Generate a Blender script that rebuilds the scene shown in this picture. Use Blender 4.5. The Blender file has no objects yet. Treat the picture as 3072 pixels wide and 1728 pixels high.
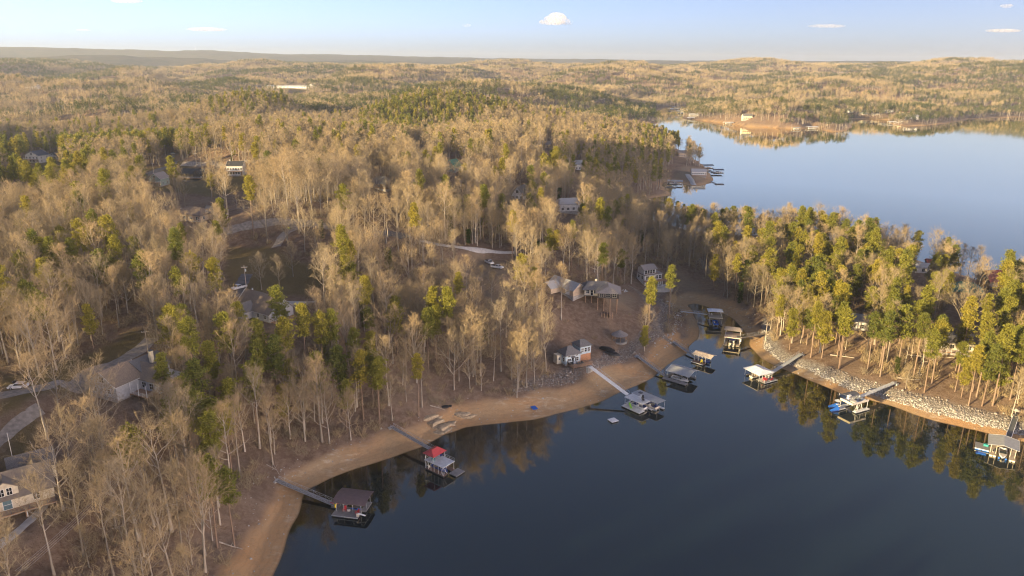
import bpy, math, random
import numpy as np
from mathutils import Matrix, Vector

S = bpy.context.scene
COL = S.collection
PI = math.pi
rad = math.radians

# ------------------------------------------------------------------ camera
CAM_H, FPX = 110.0, 2200.0            # metres above the lake; focal length in pixels of a 3072-wide frame
PITCH, ROLL = math.atan(679 / FPX), rad(0.4)
_F = np.array([0, math.cos(PITCH), -math.sin(PITCH)])
_U = np.array([0, math.sin(PITCH), math.cos(PITCH)])
_R = np.array([1.0, 0, 0])
CR = _R * math.cos(ROLL) + _U * math.sin(ROLL)
CU = _U * math.cos(ROLL) - _R * math.sin(ROLL)
cam = bpy.data.objects.new('camera', bpy.data.cameras.new('camera'))
COL.objects.link(cam)
cam.data.sensor_width = 36.0
cam.data.lens = 36.0 * FPX / 3072
cam.data.clip_start, cam.data.clip_end = 1.0, 80000.0
cam.matrix_world = Matrix(((CR[0], CU[0], -_F[0], 0), (CR[1], CU[1], -_F[1], 0), (CR[2], CU[2], -_F[2], CAM_H), (0, 0, 0, 1)))
S.camera = cam

# ------------------------------------------------------------------ sky and sun (low winter sun from the left, a little behind)
SUN_EL, SUN_BACK = rad(9.8), rad(34)
SUN_DIR = Vector((-math.cos(SUN_BACK) * math.cos(SUN_EL), -math.sin(SUN_BACK) * math.cos(SUN_EL), math.sin(SUN_EL)))
W = bpy.data.worlds.new('World'); S.world = W; W.use_nodes = True
nt = W.node_tree; bg = nt.nodes['Background']
sky = nt.nodes.new('ShaderNodeTexSky'); sky.sky_type = 'NISHITA'; sky.sun_disc = False
sky.sun_elevation = SUN_EL
sky.sun_rotation = -math.atan2(SUN_DIR.x, SUN_DIR.y)
sky.altitude = 200; sky.air_density = 0.4; sky.dust_density = 1.5; sky.ozone_density = 1.0
wb = nt.nodes.new('ShaderNodeMix'); wb.data_type = 'RGBA'; wb.blend_type = 'MULTIPLY'; wb.inputs[0].default_value = 1.0
wb.inputs[7].default_value = (1.10, 1.0, 1.06, 1)         # white balance of the whole sky
nt.links.new(sky.outputs[0], wb.inputs[6]); nt.links.new(wb.outputs[2], bg.inputs[0]); bg.inputs[1].default_value = 0.084
sun = bpy.data.objects.new('sun', bpy.data.lights.new('sun', 'SUN')); COL.objects.link(sun)
sun.data.energy = 5.0; sun.data.angle = rad(0.6); sun.data.color = (1.0, 0.75, 0.39)
sun.rotation_euler = SUN_DIR.to_track_quat('Z', 'Y').to_euler()
S.view_settings.view_transform = 'Standard'; S.view_settings.look = 'None'
S.view_settings.gamma = 1.0; S.view_settings.use_curve_mapping = False
S.view_settings.exposure = 1.74
S.render.engine = 'CYCLES'
cy = S.cycles
cy.max_bounces = 5; cy.diffuse_bounces = 3; cy.glossy_bounces = 2; cy.transmission_bounces = 2
cy.transparent_max_bounces = 6; cy.volume_bounces = 2; cy.caustics_reflective = False; cy.caustics_refractive = False
cy.use_denoising = True; cy.denoising_prefilter = 'ACCURATE'; cy.pixel_filter_type = 'BLACKMAN_HARRIS'; cy.filter_width = 1.15; cy.use_adaptive_sampling = True; cy.adaptive_threshold = 0.02

# ------------------------------------------------------------------ pixel <-> place
def ray(u, v):
    d = _F + CR * ((u - 1536) / FPX) + CU * ((864 - v) / FPX)
    return d
def P(u, v, z=0.0):
    d = ray(u, v); t = (z - CAM_H) / d[2]
    return np.array([d[0] * t, d[1] * t, z])
def project(x, y, z):
    dz = z - CAM_H
    a = x * CR[0] + y * CR[1] + dz * CR[2]; b = x * CU[0] + y * CU[1] + dz * CU[2]; c = x * _F[0] + y * _F[1] + dz * _F[2]
    c = np.maximum(c, 1e-3)
    return 1536 + FPX * a / c, 864 - FPX * b / c, c

# ------------------------------------------------------------------ tagging and mesh helpers
def tag(o, label=None, cat=None, group=None, kind=None):
    if label: o['label'] = label
    if cat: o['category'] = cat
    if group: o['group'] = group
    if kind: o['kind'] = kind
    return o
def empty(name, loc=(0, 0, 0), rz=0.0, label=None, cat=None, group=None):
    o = bpy.data.objects.new(name, None); COL.objects.link(o)
    o.location = loc; o.rotation_euler = (0, 0, rz); o.empty_display_size = 0.3
    return tag(o, label, cat, group)
def link_mesh(name, me, mat=None, parent=None):
    o = bpy.data.objects.new(name, me); COL.objects.link(o)
    if mat is not None and len(me.materials) == 0: me.materials.append(mat)
    if parent is not None: o.parent = parent
    return o
def np_mesh(name, V, faces, smooth=False):
    """V (n,3); faces: list of (k,m) int arrays, each of m-gons"""
    me = bpy.data.meshes.new(name)
    V = np.asarray(V, np.float32)
    me.vertices.add(len(V)); me.vertices.foreach_set('co', V.ravel())
    loops = []; starts = []; n = 0
    for f in faces:
        f = np.asarray(f, np.int32)
        if len(f) == 0: continue
        loops.append(f.ravel()); starts.append(n + np.arange(len(f)) * f.shape[1]); n += f.size
    if n:
        me.loops.add(n); me.loops.foreach_set('vertex_index', np.concatenate(loops))
        st = np.concatenate(starts).astype(np.int32)
        me.polygons.add(len(st)); me.polygons.foreach_set('loop_start', st)
        if smooth: me.polygons.foreach_set('use_smooth', np.ones(len(st), bool))
    me.update(calc_edges=True)
    return me
def attr(me, name, arr, typ='FLOAT'):
    a = me.attributes.new(name, typ, 'POINT')
    if typ == 'FLOAT': a.data.foreach_set('value', np.asarray(arr, np.float32))
    elif typ == 'INT': a.data.foreach_set('value', np.asarray(arr, np.int32))
    else: a.data.foreach_set('vector', np.asarray(arr, np.float32).ravel())

class MB:
    def __init__(s): s.v = []; s.f = []
    def add(s, vs, fs):
        n = len(s.v); s.v += [tuple(p) for p in vs]; s.f += [tuple(i + n for i in f) for f in fs]; return s
    def box(s, x0, x1, y0, y1, z0, z1):
        return s.add([(x0, y0, z0), (x1, y0, z0), (x1, y1, z0), (x0, y1, z0), (x0, y0, z1), (x1, y0, z1), (x1, y1, z1), (x0, y1, z1)],
                     [(0, 3, 2, 1), (4, 5, 6, 7), (0, 1, 5, 4), (1, 2, 6, 5), (2, 3, 7, 6), (3, 0, 4, 7)])
    def bar(s, p, q, r, n=4, r2=None):
        p = Vector(p); q = Vector(q); d = q - p
        if d.length < 1e-6: return s
        d.normalize(); a = d.orthogonal().normalized(); b = d.cross(a); r2 = r if r2 is None else r2
        vs = []
        for c, rr in ((p, r), (q, r2)):
            for k in range(n):
                t = 2 * PI * (k + .5) / n
                vs.append(c + (a * math.cos(t) + b * math.sin(t)) * rr)
        fs = [(k, (k + 1) % n, n + (k + 1) % n, n + k) for k in range(n)] + [tuple(range(n))[::-1], tuple(range(n, 2 * n))]
        return s.add(vs, fs)
    def poly(s, pts, thick):
        """flat outline pts (x,y,z) with thickness downwards"""
        n = len(pts)
        vs = list(pts) + [(x, y, z - thick) for x, y, z in pts]
        return s.add(vs, [tuple(range(n)), tuple(range(2 * n - 1, n - 1, -1))] + [(k, n + k, n + (k + 1) % n, (k + 1) % n) for k in range(n)])
    def prof(s, pts, x0, x1):
        """outline in (y,z) swept from x0 to x1"""
        n = len(pts)
        vs = [(x0, y, z) for y, z in pts] + [(x1, y, z) for y, z in pts]
        return s.add(vs, [tuple(range(n))[::-1], tuple(range(n, 2 * n))] + [(k, (k + 1) % n, n + (k + 1) % n, n + k) for k in range(n)])
    def sphere(s, c, rx, ry, rz, n=8, m=5):
        vs = [(c[0], c[1], c[2] - rz)]
        for j in range(1, m):
            p = -PI / 2 + PI * j / m
            for k in range(n):
                t = 2 * PI * k / n
                vs.append((c[0] + rx * math.cos(p) * math.cos(t), c[1] + ry * math.cos(p) * math.sin(t), c[2] + rz * math.sin(p)))
        vs.append((c[0], c[1], c[2] + rz)); e = len(vs) - 1
        fs = [(0, 1 + (k + 1) % n, 1 + k) for k in range(n)]
        for j in range(m - 2):
            for k in range(n):
                a = 1 + j * n + k; b = 1 + j * n + (k + 1) % n; fs.append((a, b, b + n, a + n))
        fs += [(e, 1 + (m - 2) * n + k, 1 + (m - 2) * n + (k + 1) % n) for k in range(n)]
        return s.add(vs, fs)
    def build(s, name, mat, parent=None, bevel=0.0, smooth=False):
        me = bpy.data.meshes.new(name); me.from_pydata(s.v, [], s.f); me.update()
        if smooth:
            for p in me.polygons: p.use_smooth = True
        o = link_mesh(name, me, mat, parent)
        if bevel:
            m = o.modifiers.new('bevel', 'BEVEL'); m.width = bevel; m.segments = 1; m.limit_method = 'ANGLE'
        return o

# ------------------------------------------------------------------ materials
MATS = {}
def new_mat(name):
    m = bpy.data.materials.new(name); m.use_nodes = True
    t = m.node_tree; b = t.nodes.get('Principled BSDF')
    MATS[name] = m
    return m, t, b
def N(t, typ, **kw):
    n = t.nodes.new(typ)
    for k, v in kw.items(): setattr(n, k, v)
    return n
def mat(name, col, rough=0.7, var=0.12, scale=3.0, metal=0.0, bump=0.0, spec=0.3):
    """plain surface with uneven, weathered tone"""
    if name in MATS: return MATS[name]
    m, t, b = new_mat(name)
    b.inputs['Roughness'].default_value = rough; b.inputs['Metallic'].default_value = metal
    b.inputs['Specular IOR Level'].default_value = spec
    tc = N(t, 'ShaderNodeTexCoord'); nz = N(t, 'ShaderNodeTexNoise'); nz.inputs['Scale'].default_value = scale; nz.inputs['Detail'].default_value = 5
    t.links.new(tc.outputs['Object'], nz.inputs['Vector'])
    r = N(t, 'ShaderNodeValToRGB')
    r.color_ramp.elements[0].position = .3; r.color_ramp.elements[1].position = .7
    r.color_ramp.elements[0].color = (*[max(c * (1 - var * 1.6), 0) for c in col], 1); r.color_ramp.elements[1].color = (*[min(c * (1 + var), 1) for c in col], 1)
    t.links.new(nz.outputs['Fac'], r.inputs[0]); t.links.new(r.outputs[0], b.inputs['Base Color'])
    if bump:
        bp = N(t, 'ShaderNodeBump'); bp.inputs['Strength'].default_value = bump; bp.inputs['Distance'].default_value = .05
        t.links.new(nz.outputs['Fac'], bp.inputs['Height']); t.links.new(bp.outputs[0], b.inputs['Normal'])
    return m
def ridged(name, col, period, axis='X', rough=.45, depth=.5, metal=0.0, var=.1):
    """sheet with ribs or boards along one axis (standing seams, lap siding, deck boards)"""
    if name in MATS: return MATS[name]
    m = mat(name, col, rough, var, 1.2, metal)
    t = m.node_tree; b = t.nodes['Principled BSDF']
    tc = N(t, 'ShaderNodeTexCoord'); w = N(t, 'ShaderNodeTexWave', wave_type='BANDS', bands_direction=axis, wave_profile='SAW')
    w.inputs['Scale'].default_value = 2 * PI / 20 / period
    t.links.new(tc.outputs['Object'], w.inputs['Vector'])
    bp = N(t, 'ShaderNodeBump'); bp.inputs['Strength'].default_value = depth; bp.inputs['Distance'].default_value = .04
    t.links.new(w.outputs['Fac'], bp.inputs['Height']); t.links.new(bp.outputs[0], b.inputs['Normal'])
    return m

# ------------------------------------------------------------------ noise (numpy)
def _hash(i, j, s):
    h = (i.astype(np.int64) * 374761393 + j.astype(np.int64) * 668265263 + s * 1442695041) & 0xFFFFFFFF
    h = ((h ^ (h >> 13)) * 1274126177) & 0xFFFFFFFF
    return ((h ^ (h >> 16)) & 0xFFFF) / 65535.0
def vnoise(x, y, s=0):
    i = np.floor(x); j = np.floor(y); fx = x - i; fy = y - j
    fx = fx * fx * fx * (fx * (fx * 6 - 15) + 10); fy = fy * fy * fy * (fy * (fy * 6 - 15) + 10)
    a = _hash(i, j, s); b = _hash(i + 1, j, s); c = _hash(i, j + 1, s); d = _hash(i + 1, j + 1, s)
    return (a + (b - a) * fx) * (1 - fy) + (c + (d - c) * fx) * fy
def fbm(x, y, s=0, o=4):
    r = 0; a = .5; t = 0
    for k in range(o):
        r = r + a * vnoise(x * 2 ** k, y * 2 ** k, s + k); t += a; a *= .5
    return r / t
def sst(a, b, x):
    t = np.clip((x - a) / (b - a), 0, 1); return t * t * (3 - 2 * t)
# ================================================================== THE SETTING
# shore lines, read from the photograph as directions and laid on the water plane
COVE_PX = [(780, 1900), (805, 1790), (823, 1728), (859, 1634), (888, 1550), (906, 1490), (925, 1466), (945, 1458), (990, 1437), (1073, 1407), (1169, 1377), (1264, 1342),
           (1336, 1306), (1395, 1285), (1491, 1274), (1598, 1260), (1693, 1236), (1789, 1210), (1872, 1175), (1956, 1133), (2027, 1082),
           (2057, 1060), (2073, 1041), (2094, 1019), (2101, 989), (2096, 961), (2080, 932), (2066, 916), (2084, 913), (2110, 919), (2140, 929),
           (2170, 945), (2208, 965), (2226, 986), (2237, 1006), (2249, 1025), (2264, 1058), (2282, 1079), (2316, 1097), (2357, 1114),
           (2440, 1146), (2540, 1185), (2659, 1216), (2779, 1252), (2898, 1288), (2981, 1306), (3072, 1328), (3400, 1420), (3800, 1560)]
COVE = np.array([P(u, v)[:2] for u, v in COVE_PX] + [(330, 40), (330, -260), (-75, -260), (-75, 40)])
LAKE_PX = [(2040, 320), (2000, 323), (1968, 333), (1960, 345), (1974, 356), (1960, 362), (1976, 370), (1883, 382), (1819, 395), (1840, 402), (1880, 410), (1960, 428), (2040, 450),
           (2090, 480), (2120, 505), (2137, 530), (2137, 546), (2112, 557), (2078, 559), (2046, 550), (2002, 541), (1988, 556), (2014, 584),
           (1981, 592), (1940, 597), (1905, 608), (1890, 625), (1910, 645), (1990, 672), (2100, 698), (2250, 708), (2450, 714), (2600, 735),
           (2720, 770), (2820, 803), (2950, 845), (3072, 882), (3500, 1010), (4300, 720), (4300, 352), (3500, 350), (3300, 350), (3072, 351), (2994, 353),
           (2912, 357), (2850, 369), (2788, 376), (2736, 378), (2705, 377), (2668, 371), (2664, 360), (2600, 356), (2540, 358), (2550, 372),
           (2557, 382), (2535, 394), (2496, 395), (2467, 391), (2463, 381), (2440, 380), (2420, 387), (2389, 386), (2331, 385), (2310, 382),
           (2283, 381), (2234, 380), (2215, 375), (2176, 370), (2127, 363), (2085, 360), (2045, 356), (2051, 345), (2060, 330), (2060, 318)]
LAKE = np.array([P(u, v)[:2] for u, v in LAKE_PX])
def poly_sd(poly, x, y):
    """signed distance, positive outside the polygon"""
    d2 = np.full(x.shape, 1e18); ins = np.zeros(x.shape, bool); n = len(poly)
    for k in range(n):
        ax, ay = poly[k]; bx, by = poly[(k + 1) % n]; ex, ey = bx - ax, by - ay
        t = np.clip(((x - ax) * ex + (y - ay) * ey) / (ex * ex + ey * ey + 1e-12), 0, 1)
        d2 = np.minimum(d2, (x - ax - t * ex) ** 2 + (y - ay - t * ey) ** 2)
        c = ((ay > y) != (by > y)) & (x < ex * (y - ay) / (ey if abs(ey) > 1e-12 else 1e-12) + ax)
        ins ^= c
    return np.where(ins, -1, 1) * np.sqrt(d2)
def shore_d(x, y):
    w = (vnoise(x / 9, y / 9, 71) - .5) * 1.6 * np.clip(np.hypot(x, y) / 200, .3, 3)
    return np.minimum(poly_sd(COVE, x, y), poly_sd(LAKE, x, y)) + w

# heights of the land at places one can find in the photograph (pixel, metres above the lake)
HC = [(2700, 1100, 9), (2600, 850, 10), (2850, 920, 12), (2300, 850, 10), (2450, 1000, 9), (2100, 760, 8), (2250, 760, 7), (2450, 780, 7), (2700, 830, 8), (2950, 840, 9), (3000, 1050, 10), (1900, 760, 14), (2000, 720, 8), (2060, 850, 7), (1980, 900, 12),
      (1750, 700, 24), (1600, 750, 26), (1300, 720, 32), (1000, 700, 34), (700, 760, 30), (880, 900, 28), (720, 870, 29), (1500, 900, 20), (1200, 1000, 15),
      (1450, 1060, 11), (1700, 1080, 9), (1850, 1000, 10), (1800, 840, 22), (1950, 830, 22), (830, 960, 26), (450, 1130, 27), (60, 1170, 30), (200, 1300, 25), (60, 1500, 23), (500, 1500, 14),
      (700, 1350, 9), (300, 1650, 17), (0, 1700, 22), (900, 1250, 9), (650, 1600, 8), (900, 600, 46), (1250, 510, 37), (1500, 500, 38), (1700, 520, 28), (1640, 430, 46), (1850, 560, 10), (1850, 640, 12),
      (2000, 500, 16), (2050, 470, 18), (1600, 600, 26), (1300, 610, 34), (600, 650, 37), (300, 660, 32), (100, 700, 28), (560, 545, 27), (480, 500, 27), (300, 560, 26), (100, 505, 20), (0, 560, 24),
      (300, 470, 8), (800, 480, 42), (700, 440, 44), (200, 420, 3), (560, 400, 3), (1000, 410, 3), (1400, 390, 3), (1700, 360, 4), (1250, 430, 20), (60, 380, 10), (300, 320, 44), (800, 315, 48),
      (1300, 320, 48), (1700, 305, 30), (1450, 280, 48), (1000, 350, 26), (500, 285, 10), (100, 300, 30), (200, 245, 40), (800, 255, 34), (1150, 250, 40), (1500, 245, 46), (600, 225, 12), (200, 215, 6), (2200, 325, 42), (2400, 330, 30), (2800, 330, 46),
      (3000, 320, 36), (2560, 345, 8), (2660, 335, 9), (2900, 340, 24), (2500, 290, 44), (2800, 280, 40), (2200, 280, 40), (1900, 300, 34), (1850, 330, 16), (2950, 265, 52), (2500, 240, 58), (1800, 245, 50)]
HP = np.array([[*P(u, v, h)[:2], h] for u, v, h in HC])
# land outside the frame and the far ridges: bearing from the view axis (deg), distance, height
for th, r, h in [(-42, 130, 24), (-50, 180, 28), (-60, 150, 34), (-75, 150, 34), (-95, 160, 30), (-45, 300, 30), (-60, 320, 30), (-80, 320, 30), (-50, 600, 24), (-70, 700, 26), (-48, 1000, 40), (48, 170, 14), (52, 300, 10), (50, 2000, 45),
                 (-36, 3200, 70), (-20, 3400, 62), (-5, 3300, 62), (12, 3400, 66), (30, 3300, 70), (-36, 4600, 60), (-15, 4800, 70), (5, 4600, 76), (25, 4700, 74), (38, 4600, 76),
                 (-40, 6500, 118), (-28, 6500, 108), (-14, 6800, 96), (2, 6500, 90), (18, 6500, 88), (36, 6500, 90), (-44, 9500, 226), (-35, 9500, 220), (-29, 9500, 208), (-23, 9500, 196), (-16, 9500, 175), (-9, 9500, 156), (0, 9500, 133), (7, 9500, 131), (14, 9500, 131),
                 (24, 9500, 132), (35, 9500, 135), (44, 9500, 137), (-34, 13500, 150), (0, 13500, 90), (34, 13500, 90)]:
    HP = np.vstack([HP, [r * math.sin(rad(th)), r * math.cos(rad(th)), h]])
_hl = np.log(np.hypot(HP[:, 0], HP[:, 1])); _ht = np.arctan2(HP[:, 0], HP[:, 1])
def land_h(x, y):
    l = np.log(np.maximum(np.hypot(x, y), 20)); t = np.arctan2(x, y)
    sw = np.zeros(x.shape); sh = np.zeros(x.shape)
    for k in range(len(HP)):
        w = 1.0 / (((l - _hl[k]) * 1.15) ** 2 + (t - _ht[k]) ** 2 + 0.0012) ** 1.8
        sw += w; sh += w * HP[k, 2]
    return sh / sw
def raw_height(x, y):
    r = np.hypot(x, y); d = shore_d(x, y)
    hc = land_h(x, y)
    hill = (fbm(x / 420, y / 420, 5, 3) - .5) * 170 * sst(1000, 2000, r) * (1 - .8 * sst(3200, 5500, r)) + (fbm(x / 1500, y / 1500, 9, 3) - .5) * 60 * sst(2500, 5000, r) * (1 - sst(6000, 8200, r))
    ramp = np.where(x > 40, 40, 26) + 50 * sst(400, 1100, r)
    far_cut = np.where(r > 2600, 1.0, 1 - np.exp(-np.maximum(d - 5, 0) / ramp))
    h = 0.13 * np.minimum(d, 9) + np.maximum(hc + hill, 3.0) * far_cut
    h = h + (fbm(x / 26, y / 26, 21, 3) - .5) * 3.6 * sst(6, 40, d) + (fbm(x / 4.5, y / 4.5, 31, 2) - .5) * .5 * sst(3, 14, d) * (1 - sst(500, 900, r))
    h = h + (fbm(x / 70, y / 70, 27, 2) - .5) * 9 * sst(3500, 5500, r)
    h = np.where(d < 0, np.maximum(-7, d * .16), h)
    return h, d
# one sheet of ground, fan-shaped round the view, fine near and coarse far
TH0, TH1, NT = rad(-104), rad(56), 620
R0, R1, NR = 22.0, 15000.0, 900
_sig = np.linspace(0, 1, NT)
_th = TH0 + (TH1 - TH0) * _sig
_rr = R0 * (R1 / R0) ** np.linspace(0, 1, NR)
GT, GR = np.meshgrid(_th, _rr)
GX, GY = GR * np.sin(GT), GR * np.cos(GT)
GH, GD = raw_height(GX, GY)
_LR = math.log(R1 / R0)
def _grid(A, x, y):
    x = np.asarray(x, float); y = np.asarray(y, float)
    fi = np.clip((np.arctan2(x, y) - TH0) / (TH1 - TH0) * (NT - 1), 0, NT - 1.001)
    fj = np.clip(np.log(np.maximum(np.hypot(x, y), R0) / R0) / _LR * (NR - 1), 0, NR - 1.001)
    i = fi.astype(int); j = fj.astype(int); a = fi - i; b = fj - j
    return (A[j, i] * (1 - a) + A[j, i + 1] * a) * (1 - b) + (A[j + 1, i] * (1 - a) + A[j + 1, i + 1] * a) * b
def hgt(x, y): return _grid(GH, x, y)
def sd(x, y): return _grid(GD, x, y)
def G(u, v):
    """where the ray through a pixel meets the ground (or the water)"""
    d = ray(u, v); t = 30.0; prev = t
    for k in range(4000):
        x, y, z = d[0] * t, d[1] * t, CAM_H + d[2] * t
        if z <= max(float(hgt(x, y)), 0.0): break
        prev = t; t += max(.3, t * .004)
    for k in range(18):
        m = (prev + t) / 2
        if CAM_H + d[2] * m <= max(float(hgt(d[0] * m, d[1] * m)), 0): t = m
        else: prev = m
    x, y = d[0] * t, d[1] * t
    return np.array([x, y, max(float(hgt(x, y)), 0.0)])
def pad(u, v, r, z=None, blend=8.0):
    """level ground where a building stands"""
    p = G(u, v); q = p[2] if z is None else z
    dd = np.hypot(GX - p[0], GY - p[1]); w = 1 - sst(r, r + blend, dd)
    GH[:] = np.where(GD > 3, GH * (1 - w) + q * w, GH)

# building plots are levelled before anything stands on them
for _p in [(1712, 1078, 6), (840, 945, 11), (370, 1165, 10), (45, 1530, 10), (720, 866, 5), (58, 1168, 7), (1500, 800, 10), (715, 530, 10), (580, 540, 10), (478, 560, 8)]:
    pad(*_p)

def px_poly(pts): return np.array([G(u, v)[:2] for u, v in pts])
# open ground in the woods: lawns, yards, the cleared building plot, the creek bed
LAWN_PX = ([(0, 1130), (180, 1085), (400, 985), (465, 1010), (330, 1130), (180, 1180), (0, 1240)],
                              [(690, 740), (800, 735), (905, 790), (1000, 800), (930, 890), (820, 880), (700, 885), (670, 810)],
                              [(440, 495), (560, 490), (700, 506), (790, 530), (760, 565), (640, 590), (440, 575)],
                              [(80, 490), (190, 480), (160, 530), (0, 580), (0, 545)],
                              [(2540, 350), (2690, 345), (2700, 362), (2560, 364)],
                              [(700, 262), (960, 258), (980, 268), (700, 272)],
                              [(0, 600), (70, 590), (90, 640), (0, 660)],
                              [(0, 1290), (110, 1270), (130, 1360), (60, 1420), (0, 1400)])
LAWNS = [px_poly(q) for q in LAWN_PX]
DIRT_PX = ([(1360, 800), (1440, 745), (1520, 790), (1560, 900), (1500, 970), (1420, 940)],
                             [(2040, 800), (2110, 850), (2170, 915), (2060, 905), (2010, 850)],
                             [(1830, 850), (1900, 880), (1890, 930), (1820, 900)],
                             [(2030, 512), (2080, 498), (2122, 512), (2136, 545), (2046, 551), (2015, 540)])
DIRT = [px_poly(q) for q in DIRT_PX]
def inside(polys, x, y, grow=0.0):
    m = np.full(np.shape(x), -1e9)
    for q in polys: m = np.maximum(m, -poly_sd(q, np.asarray(x, float), np.asarray(y, float)))
    return m > -grow
def soft_in(polys, w):
    near = GR < 2500
    out = np.zeros(GX.shape); x = GX[near]; y = GY[near]; m = np.full(x.shape, -1e9)
    for q in polys: m = np.maximum(m, -poly_sd(q, x, y))
    out[near] = sst(-w, w, m + (fbm(x / 7, y / 7, 88, 3) - .5) * w * 2); return out

# how wide the drawn-down lake leaves its bed bare: broad on the left shore, a strip below the stones on the right
GU, GVV, _ = project(GX, GY, GH)
BW = np.where((GX > 70) & (GR < 330), 4.6, 10.0) + (fbm(GX / 16, GY / 16, 61, 3) - .5) * 10
BW = np.where(GR > 600, 5, BW)
BW = np.where((GX < -20) & (GR < 330), BW * .85, BW)
beach = (1 - sst(BW - 1.5, BW + 2.0, GD)) * (GR < 3000)
stony = (GR < 420) * sst(4.2, 5.4, GD) * np.where((GX > 70) & (GU > 2288), 1 - sst(9.5, 12.5, GD), 0) + (GR < 420) * np.where((GX < 76) & (GX > 0) & (GU > 1540) & (GY > 180), .45 * sst(11.5, 13.5, GD) * (1 - sst(17.5, 19.5, GD)), 0)
lawn = soft_in(LAWNS, 2.5); dirt = soft_in(DIRT, 4.0)
me = np_mesh('ground', np.stack([GX, GY, GH], -1).reshape(-1, 3),
             [np.stack([(np.arange(NR - 1)[:, None] * NT + np.arange(NT - 1)[None]).ravel() + k for k in (0, 1, NT + 1, NT)], -1)], smooth=True)
for nm, a in (('stony', stony), ('beach', beach), ('lawn', lawn), ('dirt', dirt), ('far', sst(3500, 5200, GR)), ('shore', np.clip(GD / 30, -1, 1))): attr(me, nm, a.ravel())

def ramp(t, fac, stops):
    r = N(t, 'ShaderNodeValToRGB'); e = r.color_ramp.elements
    while len(e) < len(stops): e.new(.5)
    for k, (p, c) in enumerate(stops): e[k].position = p; e[k].color = (*c, 1)
    t.links.new(fac, r.inputs[0]); return r.outputs[0]
def mixc(t, fac, a, b, blend='MIX'):
    m = N(t, 'ShaderNodeMix', data_type='RGBA', blend_type=blend)
    if isinstance(fac, (int, float)): m.inputs[0].default_value = fac
    else: t.links.new(fac, m.inputs[0])
    for s, c in ((m.inputs[6], a), (m.inputs[7], b)):
        if isinstance(c, tuple): s.default_value = (*c, 1)
        else: t.links.new(c, s)
    return m.outputs[2]
def noise(t, scale, detail=4, rough=.55, vec=None, dist=0.0):
    n = N(t, 'ShaderNodeTexNoise'); n.inputs['Scale'].default_value = scale; n.inputs['Detail'].default_value = detail
    n.inputs['Roughness'].default_value = rough; n.inputs['Distortion'].default_value = dist
    if vec is not None: t.links.new(vec, n.inputs['Vector'])
    return n.outputs['Fac']
def at(t, name):
    a = N(t, 'ShaderNodeAttribute'); a.attribute_name = name; return a.outputs['Fac']
m, t, b = new_mat('ground')
b.inputs['Roughness'].default_value = .95; b.inputs['Specular IOR Level'].default_value = .1
tc = N(t, 'ShaderNodeTexCoord'); ov = tc.outputs['Object']
n1 = noise(t, .045, 5, .6, ov); n2 = noise(t, .6, 6, .65, ov); n3 = noise(t, .012, 4, .6, ov); n4 = noise(t, 2.6, 4, .7, ov)
lit = ramp(t, n1, [(.3, (.13, .083, .056)), (.5, (.20, .135, .094)), (.7, (.25, .185, .13))])
lit = mixc(t, ramp(t, n2, [(.42, (0, 0, 0)), (.62, (.75, .75, .75))]), lit, (.29, .215, .155))
lit = mixc(t, ramp(t, n4, [(.55, (0, 0, 0)), (.7, (.5, .5, .5))]), lit, (.085, .058, .045))
lw = mixc(t, n2, (.155, .112, .05), (.27, .205, .10)); lw = mixc(t, n1, lw, (.13, .105, .05))
dr = mixc(t, n2, (.21, .16, .105), (.33, .255, .175)); dr = mixc(t, ramp(t, n1, [(.5, (0, 0, 0)), (.62, (.8, .8, .8))]), dr, (.3, .2, .12))
mp = N(t, 'ShaderNodeMapping'); mp.inputs['Scale'].default_value = (.22, .6, 1); mp.inputs['Rotation'].default_value = (0, 0, rad(-38)); t.links.new(ov, mp.inputs[0])
rill = noise(t, 1.3, 4, .6, mp.outputs[0])
bc = mixc(t, ramp(t, n1, [(.36, (0, 0, 0)), (.66, (1, 1, 1))]), (.44, .315, .18), (.52, .30, .135))
rm = N(t, 'ShaderNodeMath', operation='MULTIPLY'); t.links.new(ramp(t, rill, [(.5, (0, 0, 0)), (.7, (1, 1, 1))]), rm.inputs[0]); t.links.new(ramp(t, noise(t, .07, 3, .5, ov), [(.48, (0, 0, 0)), (.62, (.9, .9, .9))]), rm.inputs[1])
bc = mixc(t, rm.outputs[0], bc, (.62, .53, .39)); bc = mixc(t, ramp(t, n4, [(.45, (0, 0, 0)), (.7, (.45, .45, .45))]), bc, (.46, .34, .21))
bc = mixc(t, ramp(t, n2, [(.5, (0, 0, 0)), (.75, (.6, .6, .6))]), bc, (.30, .21, .125))
shp = N(t, 'ShaderNodeMath', operation='MULTIPLY'); t.links.new(at(t, 'shore'), shp.inputs[0]); shp.inputs[1].default_value = 30
wet = ramp(t, shp.outputs[0], [(0.0, (1, 1, 1)), (.55, (0, 0, 0))])
sn = N(t, 'ShaderNodeMath', operation='MULTIPLY_ADD'); t.links.new(n1, sn.inputs[0]); sn.inputs[1].default_value = 9.0; t.links.new(shp.outputs[0], sn.inputs[2]); s2 = N(t, 'ShaderNodeMath', operation='MULTIPLY'); t.links.new(sn.outputs[0], s2.inputs[0]); s2.inputs[1].default_value = 4.2; s3 = N(t, 'ShaderNodeMath', operation='SINE'); t.links.new(s2.outputs[0], s3.inputs[0])
bc = mixc(t, ramp(t, s3.outputs[0], [(.35, (0, 0, 0)), (1.0, (.15, .15, .15))]), bc, (.25, .165, .095))
bc = mixc(t, wet, bc, (.19, .125, .062))
c = mixc(t, at(t, 'lawn'), lit, lw); c = mixc(t, at(t, 'dirt'), c, dr); c = mixc(t, at(t, 'beach'), c, bc)
c = mixc(t, at(t, 'stony'), c, ramp(t, noise(t, 1.6, 4, .6, ov), [(.35, (.12, .105, .09)), (.65, (.36, .335, .30))]))
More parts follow.
